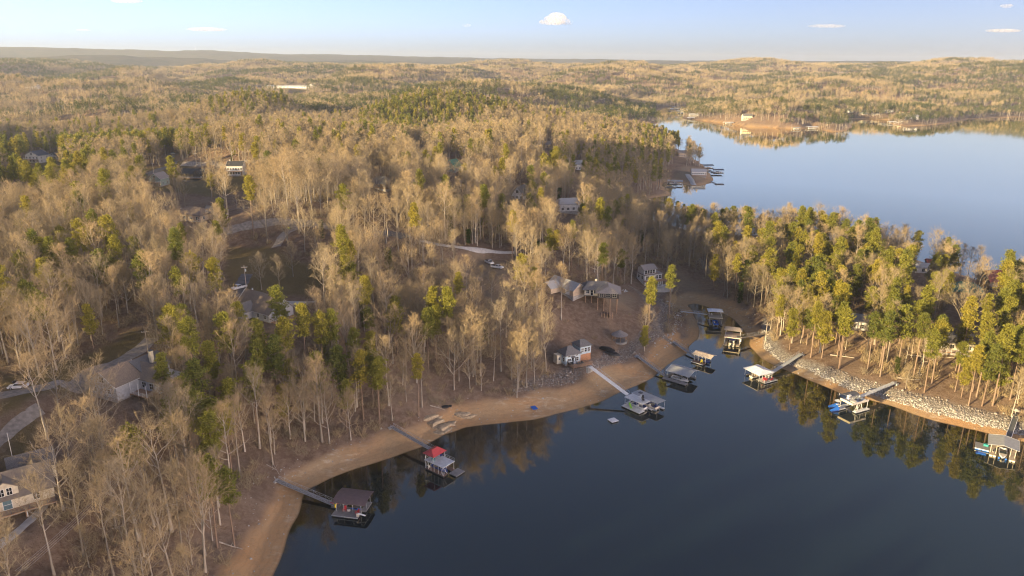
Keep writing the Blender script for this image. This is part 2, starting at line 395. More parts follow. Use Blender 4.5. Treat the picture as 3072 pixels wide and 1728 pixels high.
ff = ramp(t, n3, [(.4, (.04, .052, .03)), (.5, (.085, .075, .048)), (.66, (.125, .10, .07))])
ff = mixc(t, noise(t, .06, 6, .7, ov), ff, (.085, .07, .046)); c = mixc(t, at(t, 'far'), c, ff)
t.links.new(c, b.inputs['Base Color'])
bp = N(t, 'ShaderNodeBump'); bp.inputs['Strength'].default_value = .9; bp.inputs['Distance'].default_value = .35
ad = N(t, 'ShaderNodeMath', operation='ADD'); t.links.new(n2, ad.inputs[0]); t.links.new(n4, ad.inputs[1]); t.links.new(ad.outputs[0], bp.inputs['Height']); t.links.new(bp.outputs[0], b.inputs['Normal'])
ground = tag(link_mesh('ground', me, m), 'brown leaf-littered wooded ground with bare sandy lake banks', kind='structure')

# ---- the lake and its cove: still water, clear where it is shallow
st = 2
ii, jj = np.arange(0, NT - st, st), np.arange(0, NR - st, st)
D2 = GD[::st, ::st]; nr2, nt2 = D2.shape
quad = np.stack([(np.arange(nr2 - 1)[:, None] * nt2 + np.arange(nt2 - 1)[None]).ravel() + k for k in (0, 1, nt2 + 1, nt2)], -1)
keep = D2.ravel()[quad].min(1) < 6
quad = quad[keep]; used, inv = np.unique(quad, return_inverse=True)
WV = np.stack([GX[::st, ::st].ravel(), GY[::st, ::st].ravel(), np.zeros(nr2 * nt2)], -1)[used]
me = np_mesh('lake_water', WV, [inv.reshape(-1, 4)], smooth=True)
attr(me, 'depth', np.clip(-GH[::st, ::st].ravel()[used], -1, 8))
m, t, b = new_mat('lake_water')
out = t.nodes['Material Output']; t.nodes.remove(b)
tc = N(t, 'ShaderNodeTexCoord'); ov = tc.outputs['Object']
mp = N(t, 'ShaderNodeMapping'); mp.inputs['Scale'].default_value = (.5, 1, 1); mp.inputs['Rotation'].default_value = (0, 0, rad(20)); t.links.new(ov, mp.inputs[0])
w1 = noise(t, .55, 3, .5, mp.outputs[0]); w2 = noise(t, .010, 3, .5, mp.outputs[0])
bp = N(t, 'ShaderNodeBump'); bp.inputs['Distance'].default_value = .05
t.links.new(ramp(t, w2, [(.35, (.035, .035, .035)), (.62, (.16, .16, .16))]), bp.inputs['Strength']); t.links.new(w1, bp.inputs['Height'])
gl = N(t, 'ShaderNodeBsdfGlossy'); gl.inputs['Roughness'].default_value = .035; gl.inputs['Color'].default_value = (1, .955, .81, 1); t.links.new(bp.outputs[0], gl.inputs['Normal'])
body = N(t, 'ShaderNodeBsdfDiffuse'); body.inputs['Color'].default_value = (.008, .017, .022, 1)
tr = N(t, 'ShaderNodeBsdfTransparent'); tr.inputs['Color'].default_value = (.50, .46, .36, 1)
dp = N(t, 'ShaderNodeMapRange'); t.links.new(at(t, 'depth'), dp.inputs[0]); dp.inputs[1].default_value = 0.0; dp.inputs[2].default_value = 1.15; dp.inputs[3].default_value = 1.0; dp.inputs[4].default_value = 0.0
mx = N(t, 'ShaderNodeMixShader'); t.links.new(dp.outputs[0], mx.inputs[0]); t.links.new(body.outputs[0], mx.inputs[1]); t.links.new(tr.outputs[0], mx.inputs[2])
fr = N(t, 'ShaderNodeFresnel'); fr.inputs['IOR'].default_value = 1.36; fpo = ramp(t, fr.outputs[0], [(0.0, (.05,) * 3), (.045, (.125,) * 3), (.12, (.33,) * 3), (.25, (.58,) * 3), (.42, (.95,) * 3), (.7, (1, 1, 1))])
mx2 = N(t, 'ShaderNodeMixShader'); t.links.new(fpo, mx2.inputs[0]); t.links.new(mx.outputs[0], mx2.inputs[1]); t.links.new(gl.outputs[0], mx2.inputs[2])
t.links.new(mx2.outputs[0], out.inputs['Surface'])
tag(link_mesh('lake_water', me, m), 'still dark blue lake water of the cove and the wide lake', kind='structure')
# ================================================================== TREES
class TM:
    """triangle / quad soup for trees"""
    def __init__(s): s.V = []; s.T = []; s.Q = []; s.n = 0
    def tube(s, pts, rs, k):
        base = s.n
        for i, (p, r) in enumerate(zip(pts, rs)):
            d = (pts[min(i + 1, len(pts) - 1)] - pts[max(i - 1, 0)]); d = d / (np.linalg.norm(d) + 1e-9)
            a = np.cross(d, (0.31, 0.94, 0.13)); a /= np.linalg.norm(a) + 1e-9; b = np.cross(d, a)
            for j in range(k):
                t = 2 * PI * j / k; s.V.append(p + (a * math.cos(t) + b * math.sin(t)) * r)
        for i in range(len(pts) - 1):
            for j in range(k):
                q = base + i * k + j; q2 = base + i * k + (j + 1) % k; s.Q.append((q, q2, q2 + k, q + k))
        s.n += len(pts) * k
    def ribbon(s, p, q, w0, w1, side):
        s.V += [p - side * w0, p + side * w0, q + side * w1, q - side * w1]; s.Q.append((s.n, s.n + 1, s.n + 2, s.n + 3)); s.n += 4
    def tri(s, a, b, c):
        s.V += [a, b, c]; s.T.append((s.n, s.n + 1, s.n + 2)); s.n += 3
    def mesh(s, name, m, smooth=False):
        me = np_mesh(name, np.array(s.V), [np.array(s.T, int).reshape(-1, 3), np.array(s.Q, int).reshape(-1, 4)], smooth)
        me.materials.append(m); return me
def unit(v): return v / (np.linalg.norm(v) + 1e-9)
def rdir(g): return unit(g.normal(size=3))
UPV = np.array([0, 0, 1.0])

def decid(seed, H=22.0, cb=.38, spread=5.0, nl=14, nsec=6, nter=5, ntw=5, tw=.034, twl=1.05, el0=25, el1=68, forks=0, lean=.03, thin=1.0):
    """leafless hardwood: tapered trunk and limbs, then ever finer branches and twigs"""
    g = np.random.default_rng(seed); bark, crown = TM(), TM()
    r0 = .0105 * H * thin + .05
    n = 9; ts = np.linspace(0, 1, n); lv = rdir(g) * (1, 1, 0) * lean
    wob = np.cumsum(g.normal(size=(n, 3)) * (1, 1, 0) * .012 * H, 0) * (ts[:, None] ** .8)
    tp = np.array([[0, 0, -.6]]) * 0 + UPV * (ts[:, None] * H * .93) + lv * ts[:, None] * H + wob * .6; tp[0, 2] = -.8
    tr = r0 * (1 - ts * .93); tr[0] *= 1.5
    bark.tube(list(tp), tr, 6)
    def on(t): k = t * (n - 1); i = min(int(k), n - 2); f = k - i; return tp[i] * (1 - f) + tp[i + 1] * f, r0 * (1 - t * .93)
    az = g.uniform(0, 6.28)
    for i in range(nl):
        s_ = (i + g.uniform(.1, .9)) / nl; t = cb + (.985 - cb) * s_
        p, rt = on(t); az += 2.4 + g.normal() * .35
        prof = (.45 + .75 * math.sin(PI * min(.18 + .72 * s_, 1))) * (1 - .45 * s_ ** 3)
        L = spread * prof * g.uniform(.75, 1.2) * 1.25; el = rad(el0 + (el1 - el0) * s_ + g.normal() * 9)
        if forks and i < forks: L *= 1.35; el = rad(el1 - 8); rt *= 1.25
        d = np.array([math.cos(az) * math.cos(el), math.sin(az) * math.cos(el), math.sin(el)])
        lp = [p]; dd = d.copy()
        for k in range(4):
            dd = unit(dd + UPV * .13 + g.normal(size=3) * .13); lp.append(lp[-1] + dd * L / 4)
        lr = [rt * .55 * (1 - .8 * q / 4) + .012 for q in range(5)]
        bark.tube(lp, lr, 4)
        for k in range(nsec):
            f = .22 + .78 * (k + g.uniform(0, 1)) / nsec; q = f * 4; j = min(int(q), 3)
            a = lp[j] * (1 - (q - j)) + lp[j + 1] * (q - j); ld = unit(lp[j + 1] - lp[j])
            sd_ = unit(ld * .75 + rdir(g) * .8 + UPV * .3); sl = L * (.5 - .22 * f) * g.uniform(.7, 1.25) + .5
            e = a + sd_ * sl * .55; e2 = e + unit(sd_ + UPV * .25 + rdir(g) * .3) * sl * .5
            sr = max(.055 * (1 - f * .5) * thin, .022)
            crown.tube([a, e, e2], [sr, sr * .65, sr * .25], 3)
            for x in range(nter):
                h = g.uniform(.15, 1); b0 = a + (e - a) * h * 2 if h < .5 else e + (e2 - e) * (h - .5) * 2
                td = unit(sd_ * .7 + rdir(g) * .85 + UPV * .3); tl = sl * g.uniform(.3, .55) + .3
                b1 = b0 + td * tl; crown.ribbon(b0, b1, tw * .62, tw * .25, unit(np.cross(td, rdir(g))))
                for y in range(ntw):
                    c0 = b0 + (b1 - b0) * g.uniform(.1, 1); cd = unit(td * .7 + rdir(g) * .8 + UPV * .3); cl = twl * g.uniform(.5, 1.2)
                    sv = unit(np.cross(cd, rdir(g))) * tw * g.uniform(.35, .75)
                    crown.tri(c0 - sv, c0 + sv, c0 + cd * cl)
    return bark, crown
def pine(seed, H=24.0, cb=.5, R=3.2, whorls=15, per=4, ncl=3, nn=26, ns=.62, cr=.85, top=.35):
    """loblolly: tall bare pole, ragged clumped crown of needle tufts"""
    g = np.random.default_rng(seed); bark, crown = TM(), TM()
    r0 = .0095 * H + .05; n = 8; ts = np.linspace(0, 1, n)
    tp = UPV * (ts[:, None] * H * .97) + np.cumsum(g.normal(size=(n, 3)) * (1, 1, 0) * .006 * H, 0) * ts[:, None]; tp[0, 2] = -.8
    tr = r0 * (1 - ts * .9); bark.tube(list(tp), tr, 6)
    def on(t): k = t * (n - 1); i = min(int(k), n - 2); f = k - i; return tp[i] * (1 - f) + tp[i + 1] * f
    for i in range(5):                                   # dead stubs below the crown
        p = on(cb * g.uniform(.5, 1)); a = g.uniform(0, 6.28); bark.tube([p, p + np.array([math.cos(a), math.sin(a), .15]) * g.uniform(.7, 1.8)], [.04, .015], 3)
    def tuft(c, rx, rz, m):
        for _ in range(m):
            o = rdir(g); q = c + o * (rx, rx, rz) * g.uniform(.35, 1) ** .5
            d = unit(o * (1, 1, .6) + UPV * .45 + rdir(g) * .7); sv = unit(np.cross(d, rdir(g))) * ns * g.uniform(.16, .3)
            L = ns * g.uniform(.7, 1.25); crown.tri(q - sv, q + sv, q + d * L)
    az = 0
    for i in range(whorls):
        s_ = (i + g.uniform(.0, 1)) / whorls; t = cb + (.985 - cb) * s_; p = on(t)
        Rr = R * (top + (1 - top) * math.sin(PI * min(.22 + .82 * s_, 1)) ** .8) * (.3 + .7 * g.uniform())
        for k in range(per):
            az += 6.28 / per + g.normal() * .5; L = Rr * g.uniform(.6, 1.2); up = .12 + .5 * s_ + g.normal() * .12
            d = unit(np.array([math.cos(az), math.sin(az), up])); e = p + d * L
            bark.tube([p, p + d * L * .6 - UPV * .05 * L, e], [.05, .03, .012], 3)
            for c in range(ncl):
                f = .42 + .6 * (c + g.uniform(0, 1)) / ncl
                tuft(p + d * L * f + UPV * g.normal() * .18 + g.normal(size=3) * .22, cr * g.uniform(.65, 1.15), cr * .55, nn)
    tuft(on(1.0), cr * .7, cr * .9, nn * 2)
    return bark, crown

def bark_mat(name, c0, c1, c2, rough=.9):
    m, t, b = new_mat(name); b.inputs['Roughness'].default_value = rough; b.inputs['Specular IOR Level'].default_value = .08
    oi = N(t, 'ShaderNodeObjectInfo'); tc = N(t, 'ShaderNodeTexCoord')
    col = ramp(t, oi.outputs['Random'], [(0, c0), (.35, c1), (.7, c2), (1, tuple(x * .8 + y * .0 for x, y in zip(c0, c1)))])
    nz = noise(t, .8, 4, .6, tc.outputs['Object'])
    t.links.new(mixc(t, nz, col, tuple(.62 * x for x in c1)), b.inputs['Base Color']); return m
M_BARK = bark_mat('hardwood_bark', (.26, .225, .185), (.40, .35, .285), (.55, .50, .43))
M_TWIG = bark_mat('hardwood_twigs', (.27, .235, .185), (.41, .33, .20), (.48, .355, .20))
M_PBARK = bark_mat('pine_bark', (.23, .16, .115), (.28, .20, .15), (.31, .24, .19))
def needle_mat(name, c0, c1, c2):
    m, t, b = new_mat(name); out = t.nodes['Material Output']; t.nodes.remove(b)
    oi = N(t, 'ShaderNodeObjectInfo'); tc = N(t, 'ShaderNodeTexCoord')
    col = ramp(t, oi.outputs['Random'], [(0, c0), (.55, c1), (1, c2)])
    col = mixc(t, ramp(t, noise(t, .55, 3, .6, tc.outputs['Object']), [(.4, (0, 0, 0)), (.65, (.6, .6, .6))]), col, tuple(x * .55 for x in c1))
    df = N(t, 'ShaderNodeBsdfDiffuse'); tl = N(t, 'ShaderNodeBsdfTranslucent'); mx = N(t, 'ShaderNodeMixShader'); mx.inputs[0].default_value = .3
    t.links.new(col, df.inputs[0]); t.links.new(col, tl.inputs[0]); t.links.new(df.outputs[0], mx.inputs[1]); t.links.new(tl.outputs[0], mx.inputs[2]); t.links.new(mx.outputs[0], out.inputs[0])
    return m
M_NEEDLE = needle_mat('pine_needles', (.14, .165, .045), (.27, .265, .052), (.38, .32, .06))
M_FARPINE = needle_mat('far_pine_needles', (.06, .085, .03), (.10, .115, .035), (.15, .15, .04))
M_CEDAR = needle_mat('cedar_foliage', (.05, .085, .028), (.07, .10, .03), (.10, .11, .03))

# near kinds: (trunk mesh, crown mesh, form words)
DEC, PIN = [], []
for k, (kw, form) in enumerate([
        (dict(H=23, cb=.42, spread=4.6, nl=15), 'tall bare tree with narrow upright crown'),
        (dict(H=19, cb=.30, spread=6.2, nl=16, el0=18, el1=60), 'broad bare tree with wide spreading limbs'),
        (dict(H=25, cb=.52, spread=4.2, nl=13, el0=32), 'very tall bare tree with thin crown'),
        (dict(H=17, cb=.25, spread=4.4, nl=16, el0=34, el1=74, ntw=6), 'rounded bare tree with dense fan-shaped twigs'),
        (dict(H=21, cb=.34, spread=5.2, nl=14, forks=3, lean=.06), 'forked leaning bare tree with ragged crown'),
        (dict(H=13, cb=.22, spread=3.0, nl=12, nsec=5, thin=.8), 'small slender bare sapling'),
        (dict(H=22, cb=.46, spread=3.4, nl=14, el0=40, el1=76, thin=.85), 'slim bare tree with steep pale branches'),
        (dict(H=18, cb=.28, spread=7.0, nl=12, nsec=8, el0=12, el1=55, forks=4, ntw=4), 'sprawling bare tree with thick crooked limbs')]):
    b_, c_ = decid(100 + k, **kw); DEC.append((b_.mesh('trunk', M_BARK, True), c_.mesh('crown', M_TWIG), form))
for k, (kw, form) in enumerate([
        (dict(H=25, cb=.54, R=4.3, ncl=3, whorls=12), 'tall pine with rounded yellow-green crown'),
        (dict(H=27, cb=.64, R=3.7, whorls=10), 'thin tall pine with small top crown'),
        (dict(H=21, cb=.46, R=4.2, whorls=12), 'stocky pine with deep full crown'),
        (dict(H=23, cb=.56, R=3.2, whorls=9, nn=22), 'slender pine with sparse ragged crown'),
        (dict(H=18, cb=.36, R=3.4, whorls=12), 'middle-sized pine green to its foot')]):
    b_, c_ = pine(200 + k, **kw); PIN.append((b_.mesh('trunk', M_PBARK, True), c_.mesh('crown', M_NEEDLE), form))
CED = []
for k in range(2):
    b_, c_ = pine(260 + k, H=9 + 3 * k, cb=.06, R=1.7 + .4 * k, whorls=16, per=5, ncl=2, nn=20, ns=.5, cr=.6, top=.8)
    CED.append((b_.mesh('trunk', M_PBARK, True), c_.mesh('crown', M_CEDAR), 'small dark green cedar'))

PROTO = bpy.data.collections.new('forest_kinds')          # never linked: sources for the woods beyond the counted trees
def proto(name, meshes):
    """one mesh object from several meshes"""
    V = []; F3 = []; F4 = []; mi3 = []; mi4 = []; mats = []; n = 0
    for me in meshes:
        co = np.empty(len(me.vertices) * 3, np.float32); me.vertices.foreach_get('co', co); V.append(co.reshape(-1, 3))
        lt = np.empty(len(me.polygons), np.int32); me.polygons.foreach_get('loop_total', lt); ls = np.empty(len(me.polygons), np.int32); me.polygons.foreach_get('loop_start', ls)
        li = np.empty(len(me.loops), np.int32); me.loops.foreach_get('vertex_index', li)
        q = ls[lt == 4]; F4.append(np.stack([li[q + k] for k in range(4)], -1) + n if len(q) else np.zeros((0, 4), int))
        q = ls[lt == 3]; F3.append(np.stack([li[q + k] for k in range(3)], -1) + n if len(q) else np.zeros((0, 3), int))
        mi3.append(np.full(len(F3[-1]), len(mats))); mi4.append(np.full(len(F4[-1]), len(mats))); mats.append(me.materials[0]); n += len(co) // 3
    me = np_mesh(name, np.concatenate(V), [np.concatenate(F3), np.concatenate(F4)])
    for m_ in mats: me.materials.append(m_)
    me.polygons.foreach_set('material_index', np.concatenate(mi3 + mi4).astype(np.int32))
    o = bpy.data.objects.new(name, me); PROTO.objects.link(o); return o
PL = {}
def add_proto(key, meshes): PL[key] = len(PL); proto('%03d_%s' % (PL[key], key), meshes)
for k, (a, c, f) in enumerate(DEC): add_proto('dec%d' % k, [a, c])
for k, (a, c, f) in enumerate(PIN): add_proto('pin%d' % k, [a, c])
for k, (a, c, f) in enumerate(CED): add_proto('ced%d' % k, [a, c])
for k in range(5):                                       # middle distance, simpler
    b_, c_ = decid(300 + k, H=20 + k % 3 * 2, cb=.36, spread=4.4 + .5 * (k % 2), nl=9, nsec=4, nter=3, ntw=5, tw=.12, twl=1.5, thin=1.1)
    add_proto('mdec%d' % k, [b_.mesh('t', M_BARK), c_.mesh('c', M_TWIG)])
for k in range(3):
    b_, c_ = pine(330 + k, H=22 + 2 * k, cb=.45, R=3.2, whorls=10, per=4, ncl=2, nn=10, ns=1.15, cr=.9)
    add_proto('mpin%d' % k, [b_.mesh('t', M_PBARK), c_.mesh('c', M_NEEDLE)])
def clump(seed, kind):
    """a stand of trees as seen from more than a kilometre away"""
    g = np.random.default_rng(seed); T, C, Nd = TM(), TM(), TM()
    for i in range(15):
        x, y = g.uniform(-14, 14, 2); H = g.uniform(14, 22); pn = g.uniform() < kind
        c = np.array([x, y, H * (.7 if not pn else .74)]); T.ribbon(np.array([x, y, -3.]), np.array([x, y, H * .8]), .22, .1, unit(g.normal(size=3) * (1, 1, 0)))
        rx, rz = (g.uniform(2.2, 3.6), H * .27) if not pn else (g.uniform(1.9, 2.8), H * .24)
        for _ in range(60 if not pn else 66):
            o = rdir(g); q = c + o * (rx, rx, rz) * g.uniform(.25, 1) ** .5; d = unit(o * (.6, .6, .3) + UPV * (.9 if not pn else .2) + rdir(g) * .6)
            s_ = unit(np.cross(d, rdir(g))) * (.16 if not pn else .42); L = g.uniform(1.6, 3.4) if not pn else g.uniform(.9, 1.6)
            (Nd if pn else C).tri(q - s_, q + s_, q + d * L)
    return [x.mesh('k', m_) for x, m_ in ((T, M_BARK), (C, M_TWIG), (Nd, M_FARPINE)) if x.n]
for k in range(4): add_proto('cdec%d' % k, clump(400 + k, .05))
for k in range(3): add_proto('cmix%d' % k, clump(420 + k, .45))
for k in range(3): add_proto('cpin%d' % k, clump(440 + k, .95))
for k in range(3):                                       # brush under the trees
    g = np.random.default_rng(470 + k); B = TM()
    for i in range(26):
        a = g.uniform(0, 6.28); p = np.array([g.normal() * .5, g.normal() * .5, -.1]); d = unit(np.array([math.cos(a) * .6, math.sin(a) * .6, 1.0])); L = g.uniform(.8, 2.4)
        B.ribbon(p, p + d * L, .022, .01, unit(np.cross(d, rdir(g))))
        for j in range(9):
            q = p + d * L * g.uniform(.25, 1); e = unit(d + rdir(g) * .9); s_ = unit(np.cross(e, rdir(g))) * .02; B.tri(q - s_, q + s_, q + e * g.uniform(.4, .9))
    add_proto('brush%d' % k, [B.mesh('b', M_TWIG)])

# ---- where trees stand
rngF = np.random.default_rng(7)
OPEN_BOX = []; OPEN_POLY = [np.array(q, float) for q in list(LAWN_PX) + list(DIRT_PX)]
BUILT = []      # (x, y, radius, corridor length towards the camera): ground kept open round what is built
def keep_open(u, v, r, cor=0.0, wide=None, p=None):
    q = G(u, v) if p is None else p
    BUILT.append((q[0], q[1], r, 0, r))
    if r >= 5:
        dd = math.hypot(q[0], q[1]); w_ = (r if wide is None else wide) * .85 * FPX / dd; OPEN_BOX.append((u - w_, u + w_, v - 7.5 * FPX / dd, v + 1.5 * FPX / dd, .97 if dd > 330 else .88))
for a in [(1705, 1085, 9, 26, 8), (1760, 1075, 6, 14), (835, 945, 12, 14, 9), (360, 1165, 11, 12, 9), (45, 1510, 13, 16, 11), (720, 868, 6, 22, 4), (58, 1168, 7, 14, 4), (1795, 905, 12, 14, 11), (1695, 870, 9, 10), (1960, 850, 11, 14, 9), (1480, 800, 9, 14, 8),
          (580, 655, 10, 8), (480, 560, 9, 26, 8), (585, 545, 12, 26, 11), (712, 528, 10, 34, 9), (115, 485, 12, 36, 11), (165, 480, 9, 24, 8), (1563, 405, 6, 16, 5), (1645, 440, 8, 24, 7), (1735, 505, 7, 16, 6), (1560, 592, 8, 14, 7), (1700, 632, 10, 12, 9),
          (1145, 560, 9, 8), (1360, 510, 7, 8), (2095, 528, 11, 60, 11), (2040, 470, 9, 20), (2890, 885, 9, 8, 7), (2975, 865, 9, 8, 7), (2770, 812, 9, 10, 7), (2580, 980, 7, 10, 4), (2850, 1045, 9, 20, 4), (2240, 357, 8, 60, 8), (2085, 350, 9, 50, 8), (2735, 358, 10, 60, 9),
          (2830, 362, 0, 0), (1870, 890, 7, 10), (740, 874, 3, 10, 3), (1268, 722, 3, 8), (447, 1072, 3, 8, 3), (890, 262, 40, 60)]: keep_open(*a)
ROADS_PX = {}
ROADS_PX['access road'] = ([(1280, 445), (1262, 458), (1250, 475), (1252, 497), (1268, 515), (1286, 527)], 6.0, 2.4)
ROADS_PX['gravel drive'] = ([(670, 694), (735, 678), (810, 668), (885, 668), (960, 676), (1010, 686)], 4.6, 2.0)
ROADS_PX['gravel lane'] = ([(905, 672), (872, 690), (845, 712), (828, 742)], 4.2, 2.0)
ROADS_PX['truck drive'] = ([(742, 822), (728, 846), (714, 872), (700, 892)], 4.6, 2.0)
ROADS_PX['paved turnaround'] = ([(1100, 706), (1135, 704), (1180, 702), (1220, 714)], 7.5, 1.5)
ROADS_PX['white gravel drive'] = ([(1262, 722), (1330, 736), (1400, 745), (1470, 752), (1545, 758)], 3.6, 2.0)
ROADS_PX['left driveway'] = ([(-40, 1195), (60, 1175), (180, 1152), (270, 1128), (350, 1092), (420, 1048), (455, 1015)], 4.6, 2.5)
ROADS_PX['village street'] = ([(520, 462), (510, 476), (520, 490), (500, 502), (470, 512), (430, 530)], 7.0, 3.0)
ROADS_PX['upper village lane'] = ([(545, 492), (600, 494), (660, 497), (760, 490)], 5.0, 2.0)
ROADS_PX['lower driveway'] = ([(-20, 1340), (30, 1290), (70, 1255), (120, 1222)], 3.0, 2.0)
ROADS_PX['house walk'] = ([(-20, 1648), (30, 1612), (70, 1580), (110, 1545), (135, 1510)], 2.0, 1.2)
ROADS_PX['forest track'] = ([(2085, 760), (2105, 785), (2128, 815), (2165, 850)], 3.2, 1.0)
ROADS_PX['shore path'] = ([(1890, 858), (1915, 875), (1940, 905), (1962, 945), (1972, 980), (1990, 1010), (2030, 1040)], 3.0, 1.2)
ROADS_PX['far lane'] = ([(0, 460), (20, 455), (40, 445), (44, 436), (30, 430)], 5, 2)
ROADS_PX['beach ramp'] = ([(2062, 522), (2070, 535), (2078, 548), (2084, 556)], 4.5, 2)
ROADS = {}
for k, (q, w, clear) in ROADS_PX.items():
    pts = np.array([G(u, v)[:2] for u, v in q]); n = len(pts); out = []
    for i in range(n - 1):                                # Catmull-Rom
        p0, p1, p2, p3 = pts[max(i - 1, 0)], pts[i], pts[i + 1], pts[min(i + 2, n - 1)]
        mseg = max(int(np.linalg.norm(p2 - p1) / 1.5), 2)
        for s_ in np.linspace(0, 1, mseg, endpoint=False):
            out.append(.5 * ((2 * p1) + (p2 - p0) * s_ + (2 * p0 - 5 * p1 + 4 * p2 - p3) * s_ ** 2 + (3 * p1 - p0 - 3 * p2 + p3) * s_ ** 3))
    out.append(pts[-1]); ROADS[k] = (np.array(out), w, clear)
    if k not in ('house walk', 'forest track', 'truck drive', 'lower driveway'):
        for i in range(len(q) - 1): (a0, b0), (a1, b1) = q[i], q[i + 1]; OPEN_BOX.append((min(a0, a1) - 2, max(a0, a1) + 2, min(b0, b1) - 3, max(b0, b1) + 3, .62))

def free(x, y, crown=1.0):
    """True where a tree may stand"""
    ok = np.ones(x.shape, bool); r = np.hypot(x, y); d = sd(x, y)
    near = r < 900
    ok &= d > np.where(r < 500, np.where(x > 85, 9.5, 9.5), 5) + (vnoise(x / 11, y / 11, 3) - .35) * 7
    ok &= ~(inside(LAWNS, x, y, 1.0) & (r < 2500)) & ~(inside(DIRT, x, y, 1.0) & near)
    for bx, by, br, cor, wd in BUILT:
        L = math.hypot(bx, by); ux, uy = -bx / L, -by / L; dx, dy = x - bx, y - by
        al = dx * ux + dy * uy; ac = np.abs(-dx * uy + dy * ux)
        ok &= ~((np.hypot(dx, dy) < br) | ((al > 0) & (al < cor) & (ac < wd)))
    for pts, w, cl in ROADS.values():
        q = pts[::3]; bb = (x > q[:, 0].min() - 15) & (x < q[:, 0].max() + 15) & (y > q[:, 1].min() - 15) & (y < q[:, 1].max() + 15)
        if bb.any():
            dm = np.min(np.hypot(x[bb][:, None] - q[None, :, 0], y[bb][:, None] - q[None, :, 1]), 1); w2 = ok[bb]; w2 &= dm > w / 2 + cl; ok[bb] = w2
    # nothing tall where it would hide a house, lawn or road that the place shows from the lake side
    zz = hgt(x, y); keepv = vnoise(x * 3.7, y * 3.7, 77)
    tops = [project(x, y, zz + h_)[:2] for h_ in (3, 7, 11, 15, 19, 22)]
    for u0, u1, v0, v1, pr in OPEN_BOX:
        hit = np.zeros(x.shape, bool)
        for tu, tv in tops: hit |= (tu > u0) & (tu < u1) & (tv > v0) & (tv < v1)
        ok &= ~(hit & (keepv < pr))
    for q in OPEN_POLY:
        for tu, tv in (tops[2], tops[4]): ok &= ~((poly_sd(q, tu, tv) < 0) & (keepv < (.62 if len(q) > 6 else .45)))
    return ok
# stands of pine, by place (pixel centre, pixel half-widths, share of pines)
PINES = [(2560, 1000, 330, 170, .7), (2860, 1120, 240, 150, .78), (2200, 830, 90, 110, .35), (2420, 840, 160, 90, .45), (2900, 960, 150, 90, .4), (2450, 700, 300, 45, .35), (120, 580, 170, 55, .85), (330, 560, 120, 40, .5),
         (640, 1290, 160, 150, .45), (1020, 1210, 260, 120, .62), (1250, 1110, 120, 60, .5), (500, 1060, 60, 40, .4), (700, 1420, 110, 80, .7), (280, 900, 200, 120, .28), (1700, 760, 80, 50, .25), (1930, 1040, 40, 40, .8), (600, 470, 60, 30, .5),
         (1300, 330, 380, 50, .75), (1250, 400, 180, 40, .7), (400, 330, 300, 40, .55), (860, 310, 300, 35, .55), (850, 460, 60, 25, .2), (1050, 620, 350, 60, .03), (1900, 520, 160, 60, .35), (1750, 560, 160, 30, .45), (2000, 440, 80, 25, .6), (1560, 440, 300, 50, .08),
         (2280, 340, 180, 25, .5), (2480, 372, 60, 20, .7), (2860, 330, 160, 30, .7), (2500, 280, 400, 25, .5), (2750, 230, 320, 22, .75), (1450, 250, 300, 20, .35)]
def pine_share(x, y):
    u, v, c = project(x, y, hgt(x, y)); p = .06 + .10 * (fbm(x / 60, y / 60, 44, 2) > .55); p = np.where(np.hypot(x, y) > 700, .10 + .85 * sst(.49, .55, fbm(x / 520, y / 520, 47, 3)), p)
    for cu, cv, ru, rv, s_ in PINES:
        e = ((u - cu) / ru) ** 2 + ((v - cv) / rv) ** 2; w = 1 - sst(.6, 1.25, e); p = p * (1 - w) + s_ * w
    return p
def scatter(cell, rmin, rmax, th0, th1, seed):
    g = np.random.default_rng(seed)
    ax = np.arange(-rmax, rmax, cell); X, Y = np.meshgrid(ax, np.arange(-rmax * .35, rmax, cell)); X = X.ravel(); Y = Y.ravel()
    X = X + g.uniform(-.48, .48, X.shape) * cell; Y = Y + g.uniform(-.48, .48, X.shape) * cell
    r = np.hypot(X, Y); th = np.degrees(np.arctan2(X, Y)); k = (r > rmin) & (r < rmax) & (th > th0) & (th < th1)
    return X[k], Y[k], g
NEAR_R, MID_R, FAR_R = 520.0, 1150.0, 5600.0
x, y, g = scatter(5.0, 70, NEAR_R, -98, 44, 11)
th = np.degrees(np.arctan2(x, y)); rr_ = np.hypot(x, y)
k = free(x, y) & ((th > -44) | ((rr_ < 300) & (g.uniform(size=x.shape) < .22))) & (g.uniform(size=x.shape) < .42 + .75 * fbm(x / 30, y / 30, 52, 2) + .12 * ((x > 85) & (rr_ < 320))); x, y = x[k], y[k]
ps = pine_share(x, y); isp = g.uniform(size=x.shape) < ps
